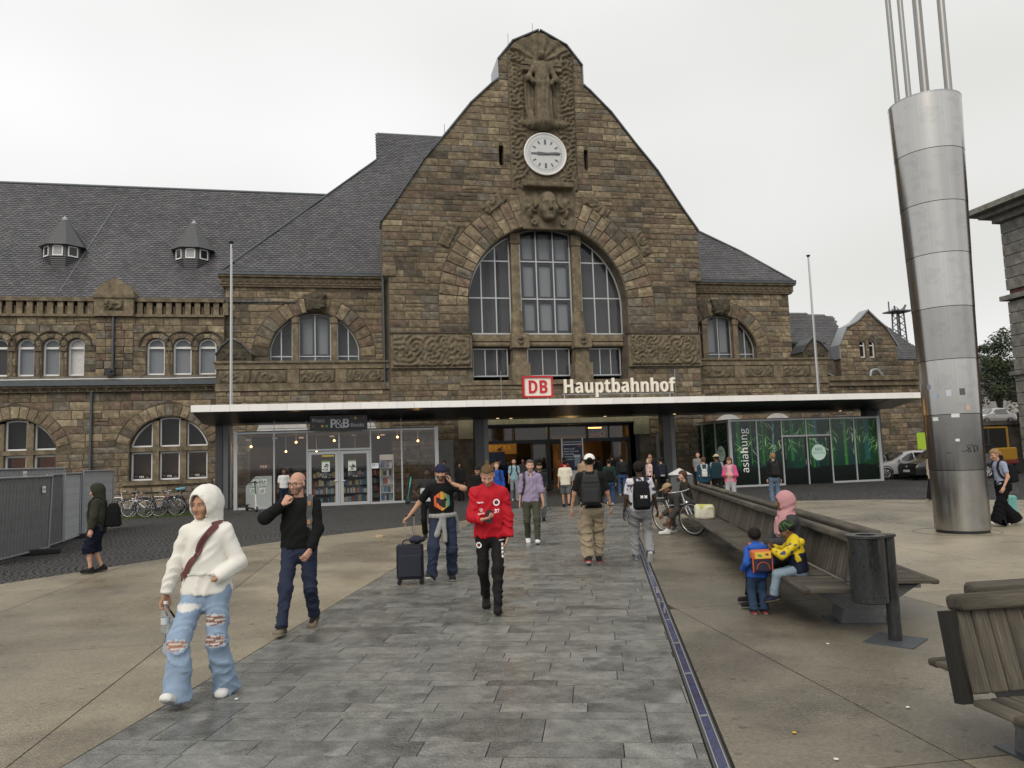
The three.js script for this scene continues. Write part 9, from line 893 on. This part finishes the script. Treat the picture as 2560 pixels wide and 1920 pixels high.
far('dark haired man standing by the grey panel', [3.95, -32.6], -20, 1.74, 'brown', HB, { c: [0.03, 0.03, 0.03] }, { c: blk }, null, { pose: arms0 });
far('person in black with dark hair at the entrance corner', [4.5, -31.6], -40, 1.64, 'brown', { c: [0.012, 0.01, 0.01], t: 0.014, long: 0.16, ear: -0.05 }, { c: blk, loose: 0.03 }, { c: blk }, null, { fem: 1, pose: arms0 });
far('dark haired man in black jacket looking down left of red top', [3.45, -20.9], -8, 1.6, 'tan', { c: [0.012, 0.01, 0.009], t: 0.018, rough: 0.01 }, { c: blk, loose: 0.03 }, { c: blk }, null, { det: 1.5, pose: { ...walkF(-1, 0.5), hl: [0.12, 1.0, 0.25], hr: [-0.12, 1.0, 0.25], head: { pitch: 0.5, shut: 1 } } });
{ const R = far('fair haired man in bright blue jacket behind the red top', [4.75, -24.8], -10, 1.66, 'pale', HBl, { c: [0.02, 0.07, 0.32], loose: 0.03 }, { c: navy }, null, { det: 1.6, pose: { ...walkF(1, 0.5), ...arms0 } }); backpack(R, 'dark backpack on man in bright blue jacket', blk, {}); }
{ const R = far('bearded man in light blue shirt coming out of entrance', [6.57, -30.5], -8, 1.74, 'fair', { c: [0.06, 0.045, 0.035], t: 0.004, line: 0.075 }, { name: 'shirt', c: [0.22, 0.34, 0.38], sleeve: 0.9, hem: -0.06 }, { paint: jean([0.12, 0.14, 0.16], [0.22, 0.24, 0.26]) }, { c: [0.3, 0.3, 0.3] }, { det: 1.7, beard: 0.9, beardC: [0.07, 0.04, 0.02], pose: { ...walkF(1, 0.5), ...arms0 } }); backpack(R, 'black backpack on man in light blue shirt', blk, {}); }
far('bearded man in flat cap and dark hoodie behind lilac shirt', [5.1, -20.35], -12, 1.64, 'tan', HB, { name: 'hoodie', c: [0.02, 0.022, 0.026], loose: 0.032 }, { paint: jean([0.1, 0.11, 0.12], [0.2, 0.21, 0.22]) }, { c: blk }, { det: 1.4, beard: 1, beardC: [0.012, 0.01, 0.008], hat: { kind: 'flat', c: [0.02, 0.02, 0.022], name: 'flat_cap' }, pose: { ...walkF(-1, 0.6), hl: [0.15, 0.98, 0.22], hr: [-0.23, 0.8, 0.03] } });
far('man in cream t-shirt and grey shorts walking to entrance', [7.2, -25.1], 165, 1.66, 'tan', HB, { name: 't_shirt', c: [0.62, 0.58, 0.48], sleeve: 0.9, loose: 0.035, hem: -0.1 }, { name: 'shorts', c: grey, len: 0.45, loose: 0.035 }, { c: blk, sc: [0.6, 0.6, 0.58] }, { det: 1.5, pose: { ...walkF(1, 0.6), hl: [0.27, 0.8, 0.0], hr: [-0.26, 0.8, 0.06] } });
{ const R = far('man in dark green jacket and blue jeans walking to entrance', [8.9, -25.4], 162, 1.64, 'tan', HB, { c: [0.014, 0.04, 0.03], loose: 0.035, hem: -0.06 }, { paint: blue, loose: 0.03 }, { c: [0.6, 0.6, 0.58], sc: [0.6, 0.6, 0.58] }, { det: 1.5, pose: { ...walkF(-1, 0.9), ...arms0 } }); backpack(R, 'black backpack on man in dark green jacket', [0.01, 0.01, 0.011], { w: 0.16, y: 0.18 }); }
{ const R = far('man in navy jacket and jeans near the sliding door', [11.3, -30.6], 170, 1.74, 'tan', HB, { c: [0.018, 0.02, 0.028], loose: 0.03 }, { paint: blue }, { c: [0.35, 0.35, 0.35] }, { det: 1.7, pose: { ...walkF(1, 0.7), ...arms0 } }); backpack(R, 'dark grey backpack on man near the sliding door', [0.02, 0.02, 0.022], {}); }
far('blond woman in pale pink patterned blouse by the entrance', [12.0, -29.3], -75, 1.56, 'pale', { c: [0.32, 0.22, 0.11], t: 0.014, long: 0.16, ear: -0.05 }, { name: 'blouse', paint: (lx, ly, lz, x, y, z) => (noise3(x * 24, y * 24, z * 24) > 0.62 ? [0.3, 0.12, 0.12] : [0.62, 0.48, 0.45]), sleeve: 0.9 }, { c: blk }, null, { fem: 1, pose: arms0 });
far('man in dark suit jacket with white lanyard by the entrance', [12.35, -29.9], -70, 1.76, 'tan', HB, { c: [0.012, 0.013, 0.02], paint: (x, y, z) => (z > 0.08 && Math.abs(Math.abs(x) - (y - 0.2) * 0.3) < 0.02 && y > 0.2 ? [0.6, 0.6, 0.6] : [0.012, 0.013, 0.02]) }, { c: blk }, null, { pose: arms0 });
{ const R = far('man in navy top with labelled backpack beside waste bin', [11.25, -26.3], 165, 1.6, 'tan', HB, { c: [0.014, 0.016, 0.025], loose: 0.03 }, { c: blk }, null, { det: 1.5, pose: arms0 }); backpack(R, 'dark backpack with white lettered patch beside waste bin', [0.016, 0.018, 0.03], { front: true, y: 0.2, logo: { x: 0, y: -0.12, w: 0.16, h: 0.08, t: canvasTex(128, 64, (g) => { g.fillStyle = '#d8d4d4'; g.fillRect(0, 0, 128, 64); g.fillStyle = '#16161c'; g.fillRect(4, 4, 120, 56); g.fillStyle = '#e6e2e2'; g.font = 'bold 36px sans-serif'; g.fillText('PUMA', 10, 46); }) } }); }
far('man in grey t-shirt leaning by the green shop flank', [14.2, -29.3], -30, 1.74, 'fair', { c: [0.05, 0.04, 0.03], t: 0.003 }, { name: 't_shirt', c: [0.2, 0.2, 0.2], sleeve: 0.9 }, { c: blk }, null, { pose: { hl: [0.1, 1.0, 0.2], hr: [-0.1, 1.0, 0.2] } });
{ const R = far('person in petrol blue jacket with white backpack', [11.48, -23.3], 160, 1.58, 'fair', { c: [0.09, 0.05, 0.03], t: 0.014, ear: -0.04, nape: -0.09 }, { c: [0.018, 0.055, 0.085], loose: 0.035, hem: -0.12 }, { c: navy }, null, { det: 1.4, pose: arms0 }); backpack(R, 'white and grey backpack on petrol blue jacket', [0.5, 0.5, 0.47], { w: 0.11, h: 0.16, d: 0.06, y: 0.22, front: true }); }
{ const R = far('man in beige cap and grey t-shirt with huge rucksack', [11.95, -23.3], 150, 1.66, 'brown', HB, { name: 't_shirt', c: [0.25, 0.25, 0.27], sleeve: 0.85 }, { c: [0.03, 0.03, 0.03] }, null, { det: 1.4, hat: { kind: 'cap', c: [0.48, 0.38, 0.25], name: 'cap' }, pose: { hl: [0.2, 1.0, 0.15], hr: [-0.24, 0.9, 0.1], head: { yaw: 0.7 } } }); backpack(R, 'huge navy and teal rucksack on man in beige cap', [0.012, 0.03, 0.04], { w: 0.19, h: 0.3, d: 0.14, y: 0.24 }); }
{ const R = far('girl in pink hooded jacket looking at phone', [11.38, -21.35], -35, 1.58, 'pale', { c: [0.12, 0.055, 0.035], t: 0.014, long: 0.2, ear: -0.06 }, { name: 'hooded_jacket', paint: (x, y, z) => (z > 0.07 && Math.abs(x) < 0.11 ? [0.62, 0.33, 0.36] : [0.58, 0.09, 0.22]), loose: 0.03, collar: 1.2, hem: -0.04 }, { c: [0.32, 0.32, 0.34] }, null, { det: 1.3, fem: 1, pose: { hl: [0.08, 1.12, 0.24], hr: [-0.08, 1.14, 0.24], el: [0.4, -1, -0.2], er: [-0.4, -1, -0.2], head: { pitch: 0.5, shut: 1 } } }); backpack(R, 'silver grey backpack on girl in pink jacket', [0.3, 0.31, 0.33], { w: 0.13, h: 0.19, y: 0.22 }); }
{ const R = far('person in black jacket and blue jeans before green shop', [13.2, -21.9], 165, 1.64, 'fair', { c: [0.25, 0.14, 0.06], t: 0.012, bun: [-0.02, -0.1, 0.03] }, { c: [0.014, 0.014, 0.016], loose: 0.03 }, { paint: jean([0.06, 0.10, 0.16], [0.14, 0.2, 0.28]) }, null, { det: 1.3, fem: 1, pose: arms0 }); backpack(R, 'black backpack worn before the green shop', [0.02, 0.021, 0.02], { w: 0.15, h: 0.22, y: 0.25 }); }
far('dark haired man in red jacket near the notice board', [9.3, -32.5], 150, 1.72, 'tan', HB, { c: [0.25, 0.02, 0.025] }, { c: blk }, null, { pose: arms0 });
far('person in tan coat near the notice board', [9.75, -31.2], 140, 1.7, 'fair', HBr, { c: [0.35, 0.25, 0.16], loose: 0.03 }, { c: navy }, null, { pose: arms0 });
[[11.3, -34.6, 170, 1.76, 'person in black entering the right door'], [11.9, -35.4, 160, 1.7, 'person in charcoal just inside the right door'], [12.4, -34.9, 175, 1.8, 'tall person in dark coat at the right door'], [7.1, -36.4, 5, 1.72, 'person in dark jacket coming through the left door'], [7.8, -37.6, -5, 1.66, 'person in dark blue inside the left door'], [8.4, -36.9, 0, 1.74, 'person in grey top inside the left door'], [6.4, -34.4, 20, 1.62, 'short dark haired person beside the left door']].forEach(([x, z, f, H, l], i) => far(l, [x, z], f, H, ['tan', 'brown', 'fair'][i % 3], i % 2 ? HB : HBr, { c: [blk, [0.03, 0.03, 0.032], [0.02, 0.02, 0.025], blk, [0.015, 0.03, 0.09], [0.12, 0.12, 0.12], [0.02, 0.02, 0.02]][i], loose: 0.03 }, { c: [blk, navy][i % 2] }, null, { det: 2.3, pose: { ...walkF(i % 2 ? 1 : -1, 0.6), ...arms0 } }));
{ // woman walking at the right edge
const R = person({ label: 'woman in pale blue top and wide black trousers by pylon', p: [13.45, -13.5], face: -98, H: 1.66, det: 1.2, fem: 1, skin: 'fair', hair: { c: [0.28, 0.18, 0.09], t: 0.014, bun: [-0.03, -0.12, 0.035], nape: -0.05 }, pose: { ...walkF(1, 1), lean: 0.12, hl: [0.22, 0.86, 0.15], hr: [-0.22, 0.82, -0.1], head: { pitch: 0.2 } }, top: { name: 't_shirt', c: [0.30, 0.34, 0.46], sleeve: 0.7 }, bottom: { name: 'wide_trousers', c: [0.008, 0.008, 0.009], loose: 0.035, flare: 0.085, fold: 0.016, low: -0.02 }, shoes: { c: [0.6, 0.57, 0.54], sc: [0.6, 0.58, 0.55] } }); backpack(R, 'black backpack on woman in pale blue top', [0.01, 0.01, 0.012], { w: 0.16, h: 0.22, d: 0.1, y: 0.22 });
const s = thing('cabin_case', 'turquoise cabin suitcase behind woman in wide trousers', 'suitcase', [13.95, 0, -13.9], 0.4); mesh('shell', rbox(0.34, 0.5, 0.22, 0.05, 0, 0.34, 0), mat(lin(0.18, 0.45, 0.42), 0.4), s); for (let i = -2; i <= 2; i++) mesh('shell_rib', rbox(0.02, 0.44, 0.012, 0.005, i * 0.06, 0.34, 0.112), mat(lin(0.16, 0.4, 0.38), 0.4), s); for (const x of [-0.12, 0.12]) for (const z of [-0.07, 0.07]) mesh('castor', torus(0.025, 0.012, x, 0.037, z, [0, 0.3, 0], 6, 12), M.black, s); mesh('pull_rod', [rod([-0.06, 0.58, -0.08], [-0.06, 0.95, -0.08], 0.008), rod([0.06, 0.58, -0.08], [0.06, 0.95, -0.08], 0.008), rod([-0.07, 0.95, -0.08], [0.07, 0.95, -0.08], 0.014)], M.chrome, s);
person({ label: 'person in long cream coat half hidden behind the pylon', p: [17.75, -20.3], face: -75, H: 1.6, det: 1.5, fem: 1, skin: 'fair', hair: HBr, pose: { ...walkF(-1, 1), hl: [0.25, 0.78, 0.2], hr: [-0.25, 0.8, -0.05] }, top: { name: 'coat', c: [0.58, 0.48, 0.38], loose: 0.06, hem: -0.3, sl: 0.045, fold: 0.014 }, bottom: { c: blk }, shoes: { c: blk } });
}
renderer.render(scene, camera);
